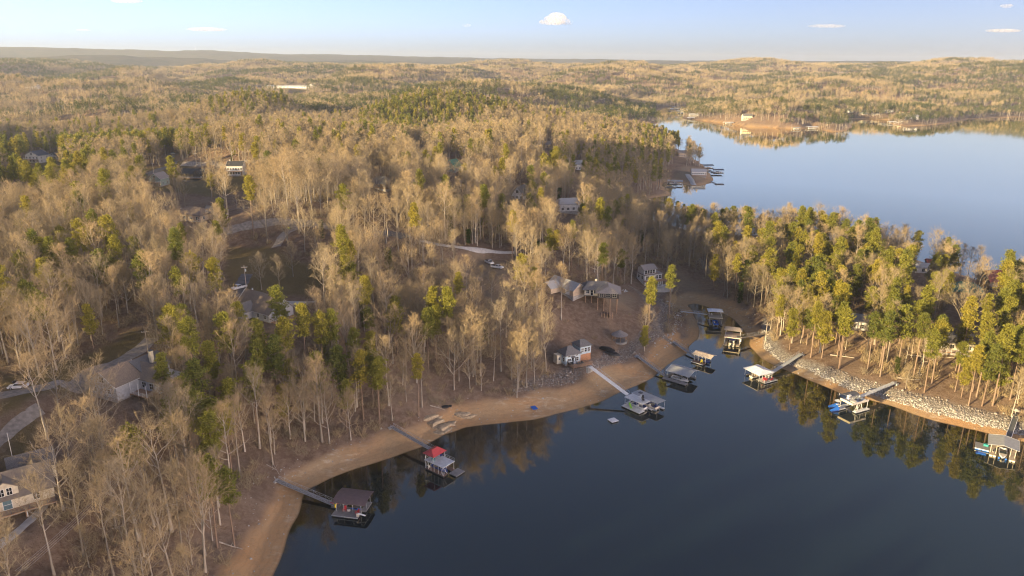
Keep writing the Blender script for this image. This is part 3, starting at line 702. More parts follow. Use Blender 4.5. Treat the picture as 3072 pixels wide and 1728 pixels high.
# trees one can tell apart, set where they stand in the photograph: foot pixel, kind, height
HERO = [(1548 / 2.515, 1152 + 1420 / 2.515, 'd', 4, 27), (1245 / 2.515 + 20, 1152 + 1110 / 2.515, 'd', 2, 28), (1020 / 2.515, 1152 + 1420 / 2.515, 'd', 0, 25), (1545 / 2.515, 1152 + 1290 / 2.515, 'd', 0, 24), (410 / 2.515, 1152 + 1440 / 2.515, 'd', 6, 22),
        (1770 / 2.515, 1152 + 1220 / 2.515, 'p', 3, 21), (1660 / 2.515, 1152 + 1060 / 2.515, 'd', 6, 20), (190, 1530, 'd', 1, 17), (600, 1300, 'p', 2, 22), (590, 1190, 'p', 0, 24), (500, 1205, 'p', 4, 14), (850, 1070, 'p', 0, 24), (530, 1130, 'p', 2, 22), (1090, 1260, 'p', 0, 23), (1030, 1235, 'p', 2, 22), (1140, 1280, 'p', 1, 22), (960, 1240, 'p', 4, 20),
        (785, 868, 'd', 3, 13), (880, 830, 'd', 3, 13), (955, 790, 'd', 3, 14), (475, 1030, 'd', 3, 21), (500, 1022, 'd', 3, 22), (170, 1110, 'd', 1, 19), (120, 1130, 'd', 4, 20), (1790, 850, 'd', 1, 20), (1445, 880, 'd', 5, 11),
        (2555, 800, 'p', 0, 25), (2600, 800, 'p', 2, 23), (2330, 760, 'p', 3, 20), (2160, 735, 'p', 3, 22), (2060, 715, 'p', 2, 20), (2810, 812, 'd', 1, 17), (2880, 820, 'd', 0, 21), (2905, 825, 'd', 0, 20), (2560, 880, 'd', 7, 17), (2640, 860, 'd', 1, 16),
        (2885, 1030, 'd', 7, 20), (2940, 1130, 'd', 4, 18), (2795, 1150, 'p', 3, 24), (2740, 1130, 'p', 1, 24), (2640, 1130, 'p', 0, 25), (2690, 1120, 'p', 0, 26), (3020, 1160, 'p', 2, 22), (2990, 1200, 'p', 4, 16), (1930, 1066, 'p', 4, 12), (915, 610, 'd', 1, 16), (1475, 905, 'd', 5, 12)]
hx, hy, ht, hk, hh = [], [], [], [], []
for u, v, ty, kk, H in HERO:
    q = G(u, v); hx.append(q[0]); hy.append(q[1]); ht.append(ty == 'p'); hk.append(kk); hh.append(H)
hx, hy = np.array(hx), np.array(hy)
k = np.min(np.hypot(x[:, None] - hx[None], y[:, None] - hy[None]), 1) > 3.4; x, y, isp = x[k], y[k], isp[k]
_t = (x > 40) & (poly_sd(LAKE, x, y) < 45) & (np.hypot(x, y) < 520); k = ~_t | (g.uniform(size=x.shape) < .5); x, y, isp = x[k], y[k], isp[k]
n0 = len(x)
kind = np.where(isp, g.choice(5, n0, p=[.28, .22, .22, .14, .14]), g.choice(8, n0, p=[.18, .12, .14, .14, .14, .12, .11, .05]))
scl = np.where(isp, g.uniform(.72, 1.08, n0), g.uniform(.5, 1.08, n0) ** .85); rot = g.uniform(0, 6.28, n0)
BASEH = [23, 19, 25, 17, 21, 13, 22, 18]; BASEP = [25, 27, 21, 23, 18]
x = np.concatenate([hx, x]); y = np.concatenate([hy, y]); isp = np.concatenate([np.array(ht), isp]); kind = np.concatenate([np.array(hk), kind])
scl = np.concatenate([[H / ((BASEP if p_ else BASEH)[k_]) for H, p_, k_ in zip(hh, ht, hk)], scl]); rot = np.concatenate([g.uniform(0, 6.28, len(hx)), rot])
_lk = poly_sd(LAKE, x, y); scl = np.where((x > 40) & (_lk < 45) & (np.hypot(x, y) < 520), scl * .78, scl); scl[: len(hx)] = np.minimum(scl[: len(hx)], 1.15)
z = hgt(x, y)
u, v, c = project(x, y, z + 8); inframe = (u > -120) & (u < 3190) & (v > -50) & (v < 2050)
size = np.where(inframe, scl / np.hypot(x, y), 0)
order = np.argsort(-size); size[: len(hx)] += 1
LANDMARKS = []   # (x, y, words), filled here for the labels of the trees
for u_, v_, w_ in [(1050, 1500, 'above the brown-roofed boat dock'), (1320, 1340, 'above the red-roofed boat dock'), (1705, 1085, 'beside the pale blue cottage'), (835, 945, 'below the grey gabled house'), (360, 1165, 'round the house with pale chimney'), (45, 1510, 'below the house with dormer windows'),
                   (720, 868, 'near the parked white pickup'), (1480, 850, 'at the cleared building plot'), (1800, 900, 'round the house on tall posts'), (1960, 850, 'behind the three-level white house'), (2060, 900, 'by the creek at the head of the cove'), (2300, 1060, 'above the dock with red chairs'),
                   (2600, 1120, 'above the pale stone bank'), (2850, 1060, 'near the house with white deck rail'), (2960, 880, 'near the red-roofed house on the point'), (2880, 890, 'beside the green-roofed house'), (2500, 740, 'along the open lake behind the point'), (2100, 740, 'on the neck between cove and lake'),
                   (1700, 640, 'near the long grey metal roof'), (1560, 600, 'near the white steep-gabled house'), (1150, 600, 'by the brown hip-roofed house'), (850, 680, 'along the gravel drive'), (580, 650, 'round the low brown-roofed house'), (200, 800, 'on the sunny western slope'), (300, 1000, 'at the edge of the dry lawn'), (100, 620, 'in the sunlit stand by the field'),
                   (1600, 700, 'above the house on tall posts'), (1250, 900, 'on the shaded slope below the plot'), (1150, 1120, 'on the bank behind the sandy beach'), (250, 1400, 'on the dark slope by the power lines'), (650, 1450, 'at the mouth of the small gully')]:
    LANDMARKS.append((*G(u_, v_)[:2], w_))
LMX = np.array([q[:2] for q in LANDMARKS])
def place_tree(src, name, i, group, cat):
    near = LANDMARKS[int(np.argmin(np.hypot(LMX[:, 0] - x[i], LMX[:, 1] - y[i])))][2]
    t_ = bpy.data.objects.new(name, None); COL.objects.link(t_); t_.location = (x[i], y[i], z[i]); t_.rotation_euler = (0, 0, rot[i]); t_.scale = (scl[i],) * 3
    assert len((src[2] + ' ' + near).replace('-', ' ').split()) <= 17, src[2] + near
    tag(t_, src[2] + ' ' + near, cat, group)
    for nm, me in (('trunk', src[0]), ('crown', src[1])):
        o = bpy.data.objects.new(nm, me); COL.objects.link(o); o.parent = t_
cnt = {True: 0, False: 0}; single = np.zeros(len(x), bool)
for i in np.argsort(-size):
    p_ = bool(isp[i])
    if size[i] <= 0 or cnt[p_] >= 300: continue
    cnt[p_] += 1; single[i] = True
    place_tree((PIN if p_ else DEC)[kind[i]], 'pine_tree' if p_ else 'bare_tree', i, 'pines of the wooded shore' if p_ else 'leafless hardwoods of the wooded shore', 'pine' if p_ else 'bare tree')

def instancer(name, pts, idx, rz, sc, label, cat):
    me = bpy.data.meshes.new(name); me.vertices.add(len(pts)); me.vertices.foreach_set('co', np.asarray(pts, np.float32).ravel())
    attr(me, 'pick', idx, 'INT'); R_ = np.zeros((len(pts), 3)); R_[:, 2] = rz; attr(me, 'turn', R_, 'FLOAT_VECTOR')
    sc = np.asarray(sc); attr(me, 'size', np.repeat(sc[:, None], 3, 1) if sc.ndim == 1 else sc, 'FLOAT_VECTOR')
    o = bpy.data.objects.new(name, me); COL.objects.link(o); tag(o, label, cat, kind='stuff')
    ng = bpy.data.node_groups.get('plant_trees')
    if ng is None:
        ng = bpy.data.node_groups.new('plant_trees', 'GeometryNodeTree')
        ng.interface.new_socket('Geometry', in_out='INPUT', socket_type='NodeSocketGeometry'); ng.interface.new_socket('Geometry', in_out='OUTPUT', socket_type='NodeSocketGeometry')
        gi = ng.nodes.new('NodeGroupInput'); go = ng.nodes.new('NodeGroupOutput'); ip = ng.nodes.new('GeometryNodeInstanceOnPoints'); ci = ng.nodes.new('GeometryNodeCollectionInfo')
        ci.inputs[0].default_value = PROTO; ci.inputs['Separate Children'].default_value = True; ci.inputs['Reset Children'].default_value = True
        ip.inputs['Pick Instance'].default_value = True
        def na(nm, ty):
            a_ = ng.nodes.new('GeometryNodeInputNamedAttribute'); a_.data_type = ty; a_.inputs[0].default_value = nm; return a_.outputs[0]
        e2r = ng.nodes.new('FunctionNodeEulerToRotation'); L_ = ng.links.new
        L_(gi.outputs[0], ip.inputs['Points']); L_(ci.outputs[0], ip.inputs['Instance']); L_(na('pick', 'INT'), ip.inputs['Instance Index'])
        L_(na('turn', 'FLOAT_VECTOR'), e2r.inputs[0]); L_(e2r.outputs[0], ip.inputs['Rotation']); L_(na('size', 'FLOAT_VECTOR'), ip.inputs['Scale']); L_(ip.outputs[0], go.inputs[0])
    md = o.modifiers.new('plant_trees', 'NODES'); md.node_group = ng
    return o
def pts3(x, y): return np.stack([x, y, hgt(x, y) - .1], -1)
rest = ~single
a = rest & ~isp; instancer('leafless_wood', pts3(x[a], y[a]), np.array([PL['dec%d' % k_] for k_ in kind[a]]), rot[a], scl[a], 'leafless hardwood forest covering the near slopes', 'woodland')
a = rest & isp; instancer('pine_wood', pts3(x[a], y[a]), np.array([PL['pin%d' % k_] for k_ in kind[a]]), rot[a], scl[a], 'pines standing among the leafless forest', 'woodland')
# brush and small cedars on the forest floor
bx, by, g = scatter(3.4, 80, 430, -52, 44, 13)
k = free(bx, by) & (g.uniform(size=bx.shape) < .9 * fbm(bx / 14, by / 14, 91, 2) + .1); bx, by = bx[k], by[k]
instancer('undergrowth', pts3(bx, by), PL['brush0'] + g.integers(0, 3, len(bx)), g.uniform(0, 6.28, len(bx)), g.uniform(.6, 1.9, len(bx)), 'bare brush covering the forest floor', 'undergrowth')
cx, cy_, g = scatter(17, 90, 560, -46, 44, 17)
k = free(cx, cy_) & (g.uniform(size=cx.shape) < .16); cx, cy_ = cx[k], cy_[k]
cs = g.uniform(.5, 1.0, len(cx)); ck = g.integers(0, 2, len(cx)); cr_ = g.uniform(0, 6.28, len(cx))
cu, cv, cc = project(cx, cy_, hgt(cx, cy_) + 4); nc = 0; crest = np.ones(len(cx), bool)
for i in np.argsort(np.hypot(cx, cy_)):
    if nc >= 90 or not (-30 < cu[i] < 3100 and cv[i] < 1760): continue
    nc += 1; crest[i] = False
    x_, y_ = cx[i], cy_[i]; near = LANDMARKS[int(np.argmin(np.hypot(LMX[:, 0] - x_, LMX[:, 1] - y_)))][2]
    t_ = empty('cedar_tree', (x_, y_, float(hgt(x_, y_))), cr_[i], CED[ck[i]][2] + ' in the understory ' + near, 'cedar', 'cedars in the understory'); t_.scale = (cs[i],) * 3
    for nm, me in (('trunk', CED[ck[i]][0]), ('crown', CED[ck[i]][1])):
        o = bpy.data.objects.new(nm, me); COL.objects.link(o); o.parent = t_
# middle distance
mx_, my_, g = scatter(6.4, NEAR_R, MID_R, -60, 46, 19)
k = free(mx_, my_) & (g.uniform(size=mx_.shape) < .93); mx_, my_ = mx_[k], my_[k]
ip_ = g.uniform(size=mx_.shape) < pine_share(mx_, my_)
instancer('hillside_forest', pts3(mx_, my_), np.where(ip_, PL['mpin0'] + g.integers(0, 3, len(mx_)), PL['mdec0'] + g.integers(0, 5, len(mx_))), g.uniform(0, 6.28, len(mx_)), g.uniform(.7, 1.05, len(mx_)), 'mixed forest on the hillsides round the lake', 'forest')
# far hills
def polar_scatter(rmin, rmax, cell0, grow, th, seed):
    g = np.random.default_rng(seed); X = []; Y = []; r = rmin
    while r < rmax:
        cell = cell0 * (r / rmin) ** grow; n_ = int(r * rad(2 * th) / cell); a_ = rad(-th) + (np.arange(n_) + g.uniform(0, 1, n_)) / n_ * rad(2 * th); q = r + g.uniform(-.5, .5, n_) * cell
        X.append(q * np.sin(a_)); Y.append(q * np.cos(a_)); r += cell
    return np.concatenate(X), np.concatenate(Y), g
fx, fy, g = polar_scatter(MID_R, FAR_R, 21, .35, 42, 23)
k = free(fx, fy) & (hgt(fx, fy) > .5); fx, fy = fx[k], fy[k]
s_ = pine_share(fx, fy); w_ = g.uniform(size=fx.shape)
pick = np.where(w_ < s_ - .3, PL['cpin0'] + g.integers(0, 3, len(fx)), np.where(w_ < s_ + .12, PL['cmix0'] + g.integers(0, 3, len(fx)), PL['cdec0'] + g.integers(0, 4, len(fx))))
sc = g.uniform(.75, 1.05, len(fx))[:, None] * np.stack([1 + .25 * sst(1500, 4000, np.hypot(fx, fy))] * 2 + [np.ones(len(fx))], -1)
instancer('far_forest', pts3(fx, fy), pick, g.uniform(0, 6.28, len(fx)), sc, 'brown and green forest on the far rolling hills', 'forest')
print('TREES near', len(x), 'mid', len(mx_), 'far', len(fx), 'brush', len(bx), 'cedars', len(cx), cnt)
# ================================================================== ROADS, PATHS, STONE BANKS
M_ASPH = mat('worn_asphalt', (.155, .15, .15), .9, .18, .6)
M_GRAV = mat('pale_gravel', (.34, .30, .255), .95, .2, .9)
M_WHITEG = mat('white_gravel', (.62, .60, .56), .95, .15, 1.2)
M_EARTH = mat('trodden_earth', (.27, .215, .16), .95, .25, .5)
M_CONC = mat('pale_concrete', (.50, .48, .44), .85, .12, .8)
def strip(name, key, m, label, lift=.10):
    pts, w, _ = ROADS[key]
    d = np.gradient(pts, axis=0); d /= np.linalg.norm(d, axis=1)[:, None] + 1e-9; nrm = np.stack([-d[:, 1], d[:, 0]], -1)
    V = []; cols = 5
    for c_ in range(cols):
        s_ = (c_ / (cols - 1) - .5) * w; jit = (vnoise(pts[:, 0] / 2.3 + c_ * 9, pts[:, 1] / 2.3, 17) - .5) * (.5 if c_ in (0, cols - 1) else 0)
        q = pts + nrm * (s_ + jit)[:, None]; V.append(np.column_stack([q, hgt(q[:, 0], q[:, 1]) + lift * (1 if 0 < c_ < cols - 1 else .55) + .0015 * 0]))
    n_ = len(pts); V = np.concatenate(V); F = []
    for c_ in range(cols - 1):
        for i in range(n_ - 1): F.append((c_ * n_ + i, c_ * n_ + i + 1, (c_ + 1) * n_ + i + 1, (c_ + 1) * n_ + i))
    return tag(link_mesh(name, np_mesh(name, V, [np.array(F)], True), m), label, kind='structure')
strip('road', 'access road', M_ASPH, 'grey asphalt road bending between golden trees', .25)
strip('driveway', 'gravel drive', M_GRAV, 'pale gravel drive curving across the hilltop')
strip('driveway', 'gravel lane', M_GRAV, 'gravel lane running down to the lawn')
strip('driveway', 'truck drive', M_ASPH, 'short asphalt drive under the white pickup')
strip('driveway', 'paved turnaround', M_ASPH, 'paved turnaround on the wooded ridge', .15)
strip('driveway', 'white gravel drive', M_WHITEG, 'white gravel drive leading to the cleared plot', .15)
strip('driveway', 'left driveway', M_GRAV, 'broad gravel driveway beside the dry lawn', .12)
strip('road', 'village street', M_ASPH, 'grey street running down between the village houses', .3)
strip('road', 'upper village lane', M_GRAV, 'pale lane above the dark-roofed houses', .3)
strip('driveway', 'lower driveway', M_GRAV, 'gravel driveway on the slope above the dormered house')
strip('path', 'house walk', M_CONC, 'concrete walk below the dormered house')
strip('path', 'forest track', M_EARTH, 'earth track over the narrow neck', .12)
strip('path', 'shore path', M_EARTH, 'grey track winding down to the cove')
strip('road', 'far lane', M_GRAV, 'pale lane bending through the grey valley', .3)
strip('driveway', 'beach ramp', M_CONC, 'concrete boat ramp on the headland', .2)

def stone_mesh(g, r):
    ph = g.uniform(0, 6.28); V = []
    for k in range(6):
        a = ph + k * PI / 3; q = r * g.uniform(.7, 1.15); V.append((math.cos(a) * q, math.sin(a) * q, -.25 * r + g.uniform(-.1, .1) * r))
    for k in range(5):
        a = ph + .4 + k * 2 * PI / 5; q = r * g.uniform(.35, .7); V.append((math.cos(a) * q, math.sin(a) * q, r * g.uniform(.3, .62)))
    F3 = []
    for k in range(6):
        j = int(k * 5 / 6); j2 = int((k + 1) * 5 / 6) % 5; F3.append((k, (k + 1) % 6, 6 + j2))
        if j != j2 or k == 5: F3.append((k, 6 + j2, 6 + j))
        else: F3.append((k, 6 + j2, 6 + j))
    F3 += [(6, 7, 8), (6, 8, 9), (6, 9, 10)]
    return np.array(V), np.array(F3)
def stone_mat(name, a, b_, c_):
    m, t, b = new_mat(name); b.inputs['Roughness'].default_value = .9; b.inputs['Specular IOR Level'].default_value = .15
    ge = N(t, 'ShaderNodeNewGeometry'); t.links.new(ramp(t, ge.outputs['Random Per Island'], [(0, a), (.5, b_), (1, c_)]), b.inputs['Base Color']); return m
M_STONE = stone_mat('pale_limestone', (.28, .26, .225), (.42, .40, .36), (.56, .535, .49))
M_STONE2 = stone_mat('grey_rubble', (.15, .13, .11), (.235, .205, .18), (.36, .325, .29))
def riprap(name, label, m, d0, d1, sel, dens, r0, r1, seed):
    g = np.random.default_rng(seed); X = g.uniform(-90, 190, dens * 40); Y = g.uniform(95, 330, dens * 40)
    k = sel(X, Y); X, Y = X[k], Y[k]; D = sd(X, Y); k = (D > d0 + (vnoise(X / 6, Y / 6, seed) - .5) * 2.2) & (D < d1 + (vnoise(X / 5, Y / 5, seed + 3) - .5) * 3); X, Y = X[k], Y[k]
    V = []; F = []; n_ = 0; lib = [stone_mesh(g, 1.0) for _ in range(12)]
    for x_, y_, z_ in zip(X, Y, hgt(X, Y)):
        v_, f_ = lib[g.integers(12)]; r_ = g.uniform(r0, r1) * (1 + (g.uniform() < .08) * .7); a_ = g.uniform(0, 6.28); c_, s_ = math.cos(a_), math.sin(a_)
        q = v_ * r_ * (1, g.uniform(.6, 1), g.uniform(.7, 1.1)); V.append(np.column_stack([q[:, 0] * c_ - q[:, 1] * s_ + x_, q[:, 0] * s_ + q[:, 1] * c_ + y_, q[:, 2] + z_ + r_ * .2])); F.append(f_ + n_); n_ += len(v_)
    print(name, len(V)); o = link_mesh(name, np_mesh(name, np.concatenate(V), [np.concatenate(F)]), m); return tag(o, label, 'stones', kind='stuff')
_a = P(2285, 1060)[:2]; _b = P(3300, 1390)[:2]
riprap('stone_bank', 'pale broken limestone laid along the right bank', M_STONE, 4.4, 7.6, lambda X, Y: (project(X, Y, hgt(X, Y))[0] > 2292) & (Y < 300) & (X > 70) & (sd(X, Y) < 12), 9000, .16, .36, 5)
riprap('stone_bank', 'dark grey rubble above the pale stones of the right bank', M_STONE2, 7.6, 11.5, lambda X, Y: (project(X, Y, hgt(X, Y))[0] > 2480) & (X > 70) & (sd(X, Y) < 15), 4000, .2, .42, 6)
riprap('stone_bank', 'grey rubble along the slope below the pale blue cottage', M_STONE2, 12.5, 18.0, lambda X, Y: (project(X, Y, hgt(X, Y))[0] > 1540) & (X < 75) & (X > 0) & (Y > 180), 3600, .18, .42, 8)
riprap('stone_bank', 'pale rubble on the bank of the cove head', M_STONE, 7.5, 11, lambda X, Y: (X > 60) & (X < 82) & (Y > 235) & (project(X, Y, hgt(X, Y))[0] < 2105), 1200, .2, .42, 9)
riprap('stone_bank', 'pale rubble spilled beside the lowest sandy bank', M_STONE2, 9, 13.5, lambda X, Y: (X < -48) & (Y < 128) & (Y > 100), 2600, .25, .6, 10)
riprap('shore_stones', 'small stones scattered over the sandy drawdown banks', M_STONE, .5, 12.0, lambda X, Y: (sd(X, Y) > 0) & (np.random.default_rng(3).uniform(size=X.shape) < .045), 3000, .10, .3, 12)

# sandstone ledges on the beach: each slab a rock of its own
M_LEDGE = mat('pale_sandstone', (.43, .34, .225), .95, .3, 1.4, bump=.8)
for k, (u_, v_, sx, sy, sz, rz) in enumerate([(1300, 1262, 3.6, 2.2, .9, .5), (1318, 1275, 3.0, 2.4, .7, .2), (1290, 1250, 2.4, 1.5, .9, .8), (1345, 1268, 2.6, 1.4, .6, -.2), (1388, 1240, 3.0, 1.3, .8, .1), (1410, 1246, 2.2, 1.1, .6, .3), (1330, 1290, 2.6, 1.6, .5, .6)]):
    g = np.random.default_rng(900 + k); p_ = G(u_, v_); mb = MB(); n_ = 9
    ring = [(math.cos(2 * PI * i / n_) * sx * g.uniform(.5, 1.25), math.sin(2 * PI * i / n_) * sy * g.uniform(.5, 1.25)) for i in range(n_)]
    vs = [(a, b, -.8) for a, b in ring] + [(a * .93, b * .93, sz * g.uniform(.3, .6)) for a, b in ring] + [(a * .6, b * .6, sz * g.uniform(.6, .85)) for a, b in ring]
    fs = [(i, (i + 1) % n_, n_ + (i + 1) % n_, n_ + i) for i in range(n_)] + [(n_ + i, n_ + (i + 1) % n_, 2 * n_ + (i + 1) % n_, 2 * n_ + i) for i in range(n_)] + [tuple(range(2 * n_, 3 * n_))]
    o = mb.add(vs, fs).build('rock_ledge', M_LEDGE); o.location = p_ - (0, 0, .12); o.rotation_euler = (g.uniform(-.1, .1), g.uniform(-.1, .1), rz); o.scale = (1.25, 1.25, .7)
    tag(o, 'pale sandstone ledge jutting from the sandy beach above the red-roofed dock', 'rock', 'sandstone ledges on the beach')
# fallen trunks
M_LOG = mat('weathered_log', (.42, .37, .31), .9, .2, 2.0)
def log(a, b, r, label, name='fallen_log', lift=.15):
    p_, q_ = (np.array(G(*a)), np.array(G(*b))); root = empty(name, tuple(p_), 0, label, 'log')
    mb = MB(); n_ = 6; pts = [Vector((q_ - p_) * (i / n_)) for i in range(n_ + 1)]
    for i, w in enumerate(pts):
        w.z = float(hgt(p_[0] + w.x, p_[1] + w.y)) - p_[2] + r + lift * .3
    for i in range(n_): mb.bar(pts[i], pts[i + 1], r * (1 - .07 * i), 6, r * (1 - .07 * (i + 1)))
    mb.build('trunk', M_LOG, root)
    st_ = MB(); st_.bar(pts[3], pts[3] + Vector((.5, .4, .9)), r * .45, 4, r * .2); st_.bar(pts[4], pts[4] + Vector((-.5, .5, .7)), r * .4, 4, r * .15); st_.build('branch_stub', M_LOG, root)
log((658, 1628), (728, 1650), .16, 'pale fallen log lying above the lowest sandy bank')
log((1592, 1015), (1612, 1024), .25, 'orange-brown fallen log on the slope left of the blue cottage')
log((2490, 1066), (2565, 1076), .2, 'long fallen trunk lying among the right bank pines')
log((2730, 1068), (2865, 1076), .25, 'long fallen trunk below the house with the white deck rail')
log((2690, 1135), (2742, 1142), .25, 'short log beside the stone steps under the pines')
log((1290, 1218), (1336, 1232), .15, 'bleached driftwood log at the back of the beach')
log((800, 1395), (830, 1412), .12, 'grey driftwood trunk at the small gully')
log((815, 1385), (838, 1425), .1, 'thin grey driftwood pole at the small gully')
# ================================================================== DOCKS AND BOATS
M_WHITE = mat('white_paint', (.78, .78, .76), .5, .05, 1.5)
M_GALV = mat('galvanised_steel', (.55, .57, .58), .45, .1, 3.0, .4)
M_DARKM = mat('dark_steel', (.10, .11, .12), .5, .1, 3.0)
M_FOAM = mat('black_float', (.03, .03, .032), .6, .1, 2.0)
M_DECKW = ridged('grey_white_deck', (.66, .67, .66), .15, 'X', .7, .3)
M_DECKB = ridged('brown_deck', (.20, .125, .095), .15, 'X', .8, .4)
M_DECKG = ridged('grey_deck', (.27, .26, .25), .15, 'X', .8, .4)
M_DECKT = ridged('tan_deck', (.42, .35, .26), .15, 'X', .8, .4)
M_RBROWN = ridged('brown_metal_roof', (.165, .115, .108), .4, 'X', .45, .5)
M_RGREY = ridged('grey_metal_roof', (.36, .37, .37), .4, 'X', .45, .5)
M_RDARK = ridged('charcoal_roof', (.105, .11, .125), .4, 'X', .5, .5)
M_RRED = ridged('red_metal_roof', (.52, .075, .075), .4, 'X', .4, .4)
M_RWHITE = ridged('white_metal_roof', (.76, .77, .78), .4, 'X', .4, .4)
M_RTAN = ridged('tan_rusted_roof', (.50, .42, .34), .4, 'X', .6, .4, var=.25)
M_BLUE = mat('blue_vinyl', (.03, .16, .60), .4, .08)
M_NAVY = mat('navy_cover', (.03, .06, .24), .6, .1)
M_REDP = mat('red_plastic', (.62, .05, .06), .4, .08)
M_YEL = mat('yellow_plastic', (.75, .60, .05), .4, .08)
M_GREENP = mat('lime_plastic', (.28, .62, .06), .4, .08)
M_TEAL = mat('teal_plastic', (.04, .30, .30), .5, .08)
M_BLACK = mat('black_rubber', (.02, .02, .022), .6, .1)
M_GLASS = mat('dark_glass', (.02, .025, .03), .08, .05, spec=.6)
M_CUSH = mat('cream_vinyl', (.62, .56, .46), .5, .08)
def frame(a, b, z):
    """dock axes: origin at pixel a and x towards pixel b, both on the level z"""
    p_, q_ = P(a[0], a[1], z), P(b[0], b[1], z); d_ = q_ - p_
    return (p_[0], p_[1], 0.0), math.atan2(d_[1], d_[0]), math.hypot(d_[0], d_[1])
def deck(root, x0, x1, y0, y1, z, m, name='deck', thick=.16, floats=True, fm=None):
    d_ = MB().box(x0, x1, y0, y1, z - thick, z).build(name, m, root)
    if floats:
        f_ = MB(); n_ = max(2, int((x1 - x0) / 2.4)); w_ = (x1 - x0) / n_
        for i in range(n_): f_.box(x0 + i * w_ + .1, x0 + (i + 1) * w_ - .1, y0 + .08, y1 - .08, -.28, z - thick - .004)
        f_.build('float', fm or M_FOAM, d_)
    return d_
def posts(root, pts, z0, z1, m, r=.055, brace=0.0):
    for x_, y_ in pts:
        q = MB().bar((x_, y_, z0), (x_, y_, z1), r)
        if brace: q.bar((x_, y_, z1 - .1 - brace), (x_ + brace, y_, z1 - .1), r * .6).bar((x_, y_, z1 - .1 - brace), (x_ - brace, y_, z1 - .1), r * .6)
        q.build('post', m, root)
def rail(root, pts, z, m, h=1.0, r=.035, mid=1, name='railing', step=1.6):
    q = MB()
    for a, b in zip(pts[:-1], pts[1:]):
        a3, b3 = Vector((*a, z)), Vector((*b, z)); L_ = (b3 - a3).length; n_ = max(1, round(L_ / step))
        for i in range(n_ + 1): w = a3.lerp(b3, i / n_); q.bar(w, w + Vector((0, 0, h)), r)
        for j in range(mid + 1): hh = h * (j + 1) / (mid + 1); q.bar(a3 + Vector((0, 0, hh)), b3 + Vector((0, 0, hh)), r * .8)
    return q.build(name, m, root)
def roof_gable(root, x0, x1, y0, y1, z, rise, m, axis='x', th=.10, hip=0.0, trim=None):
    mb = MB()
    if axis == 'x':
        c_ = (y0 + y1) / 2
        top = [(x0, y0, z), (x1, y0, z), (x1, y1, z), (x0, y1, z), (x0 + hip, c_, z + rise), (x1 - hip, c_, z + rise)]
        fs = [(0, 1, 5, 4), (2, 3, 4, 5), (3, 0, 4), (1, 2, 5)]
    else:
        c_ = (x0 + x1) / 2
        top = [(x0, y0, z), (x1, y0, z), (x1, y1, z), (x0, y1, z), (c_, y0 + hip, z + rise), (c_, y1 - hip, z + rise)]
        fs = [(3, 0, 4, 5), (1, 2, 5, 4), (0, 1, 4), (2, 3, 5)]
    gab = hip == 0
    if gab: fs = fs[:2]
    vs = top + [(a, b, c - th) for a, b, c in top]; fb = [tuple(i + 6 for i in f[::-1]) for f in fs]; ed = [(1, 0, 6, 7), (2, 1, 7, 8), (3, 2, 8, 9), (0, 3, 9, 6)]
    loop = [(0, 1), (1, 2), (2, 3), (3, 0)]
    if gab: loop = [(0, 1), (1, 5), (5, 2), (2, 3), (3, 4), (4, 0)] if axis == 'x' else [(0, 4), (4, 1), (1, 2), (2, 5), (5, 3), (3, 0)]; ed = [(b, a, a + 6, b + 6) for a, b in loop]
    o = mb.add(vs, fs + fb + ed).build('roof', m, root)
    if trim:
        q = MB()
        for i, j in loop: q.bar(Vector(top[i]) + Vector((0, 0, -.02)), Vector(top[j]) + Vector((0, 0, -.02)), .07)
        q.build('fascia', trim, o)
    return o
def roof_shed(root, x0, x1, y0, y1, z0, z1, m, th=.1, bow=0.0, name='roof'):
    """low roof sloping along y from z0 to z1, bowed upwards by bow"""
    mb = MB(); n_ = 6 if bow else 1; vs = []
    for i in range(n_ + 1):
        s_ = i / n_; zz = z0 + (z1 - z0) * s_ + bow * 4 * s_ * (1 - s_); yy = y0 + (y1 - y0) * s_
        vs += [(x0, yy, zz), (x1, yy, zz), (x0, yy, zz - th), (x1, yy, zz - th)]
    fs = []
    for i in range(n_):
        a = 4 * i; b = a + 4; fs += [(a, a + 1, b + 1, b), (a + 2, b + 2, b + 3, a + 3), (a, b, b + 2, a + 2), (a + 1, a + 3, b + 3, b + 1)]
    fs += [(0, 2, 3, 1), (4 * n_, 4 * n_ + 1, 4 * n_ + 3, 4 * n_ + 2)]
    return mb.add(vs, fs).build(name, m, root)
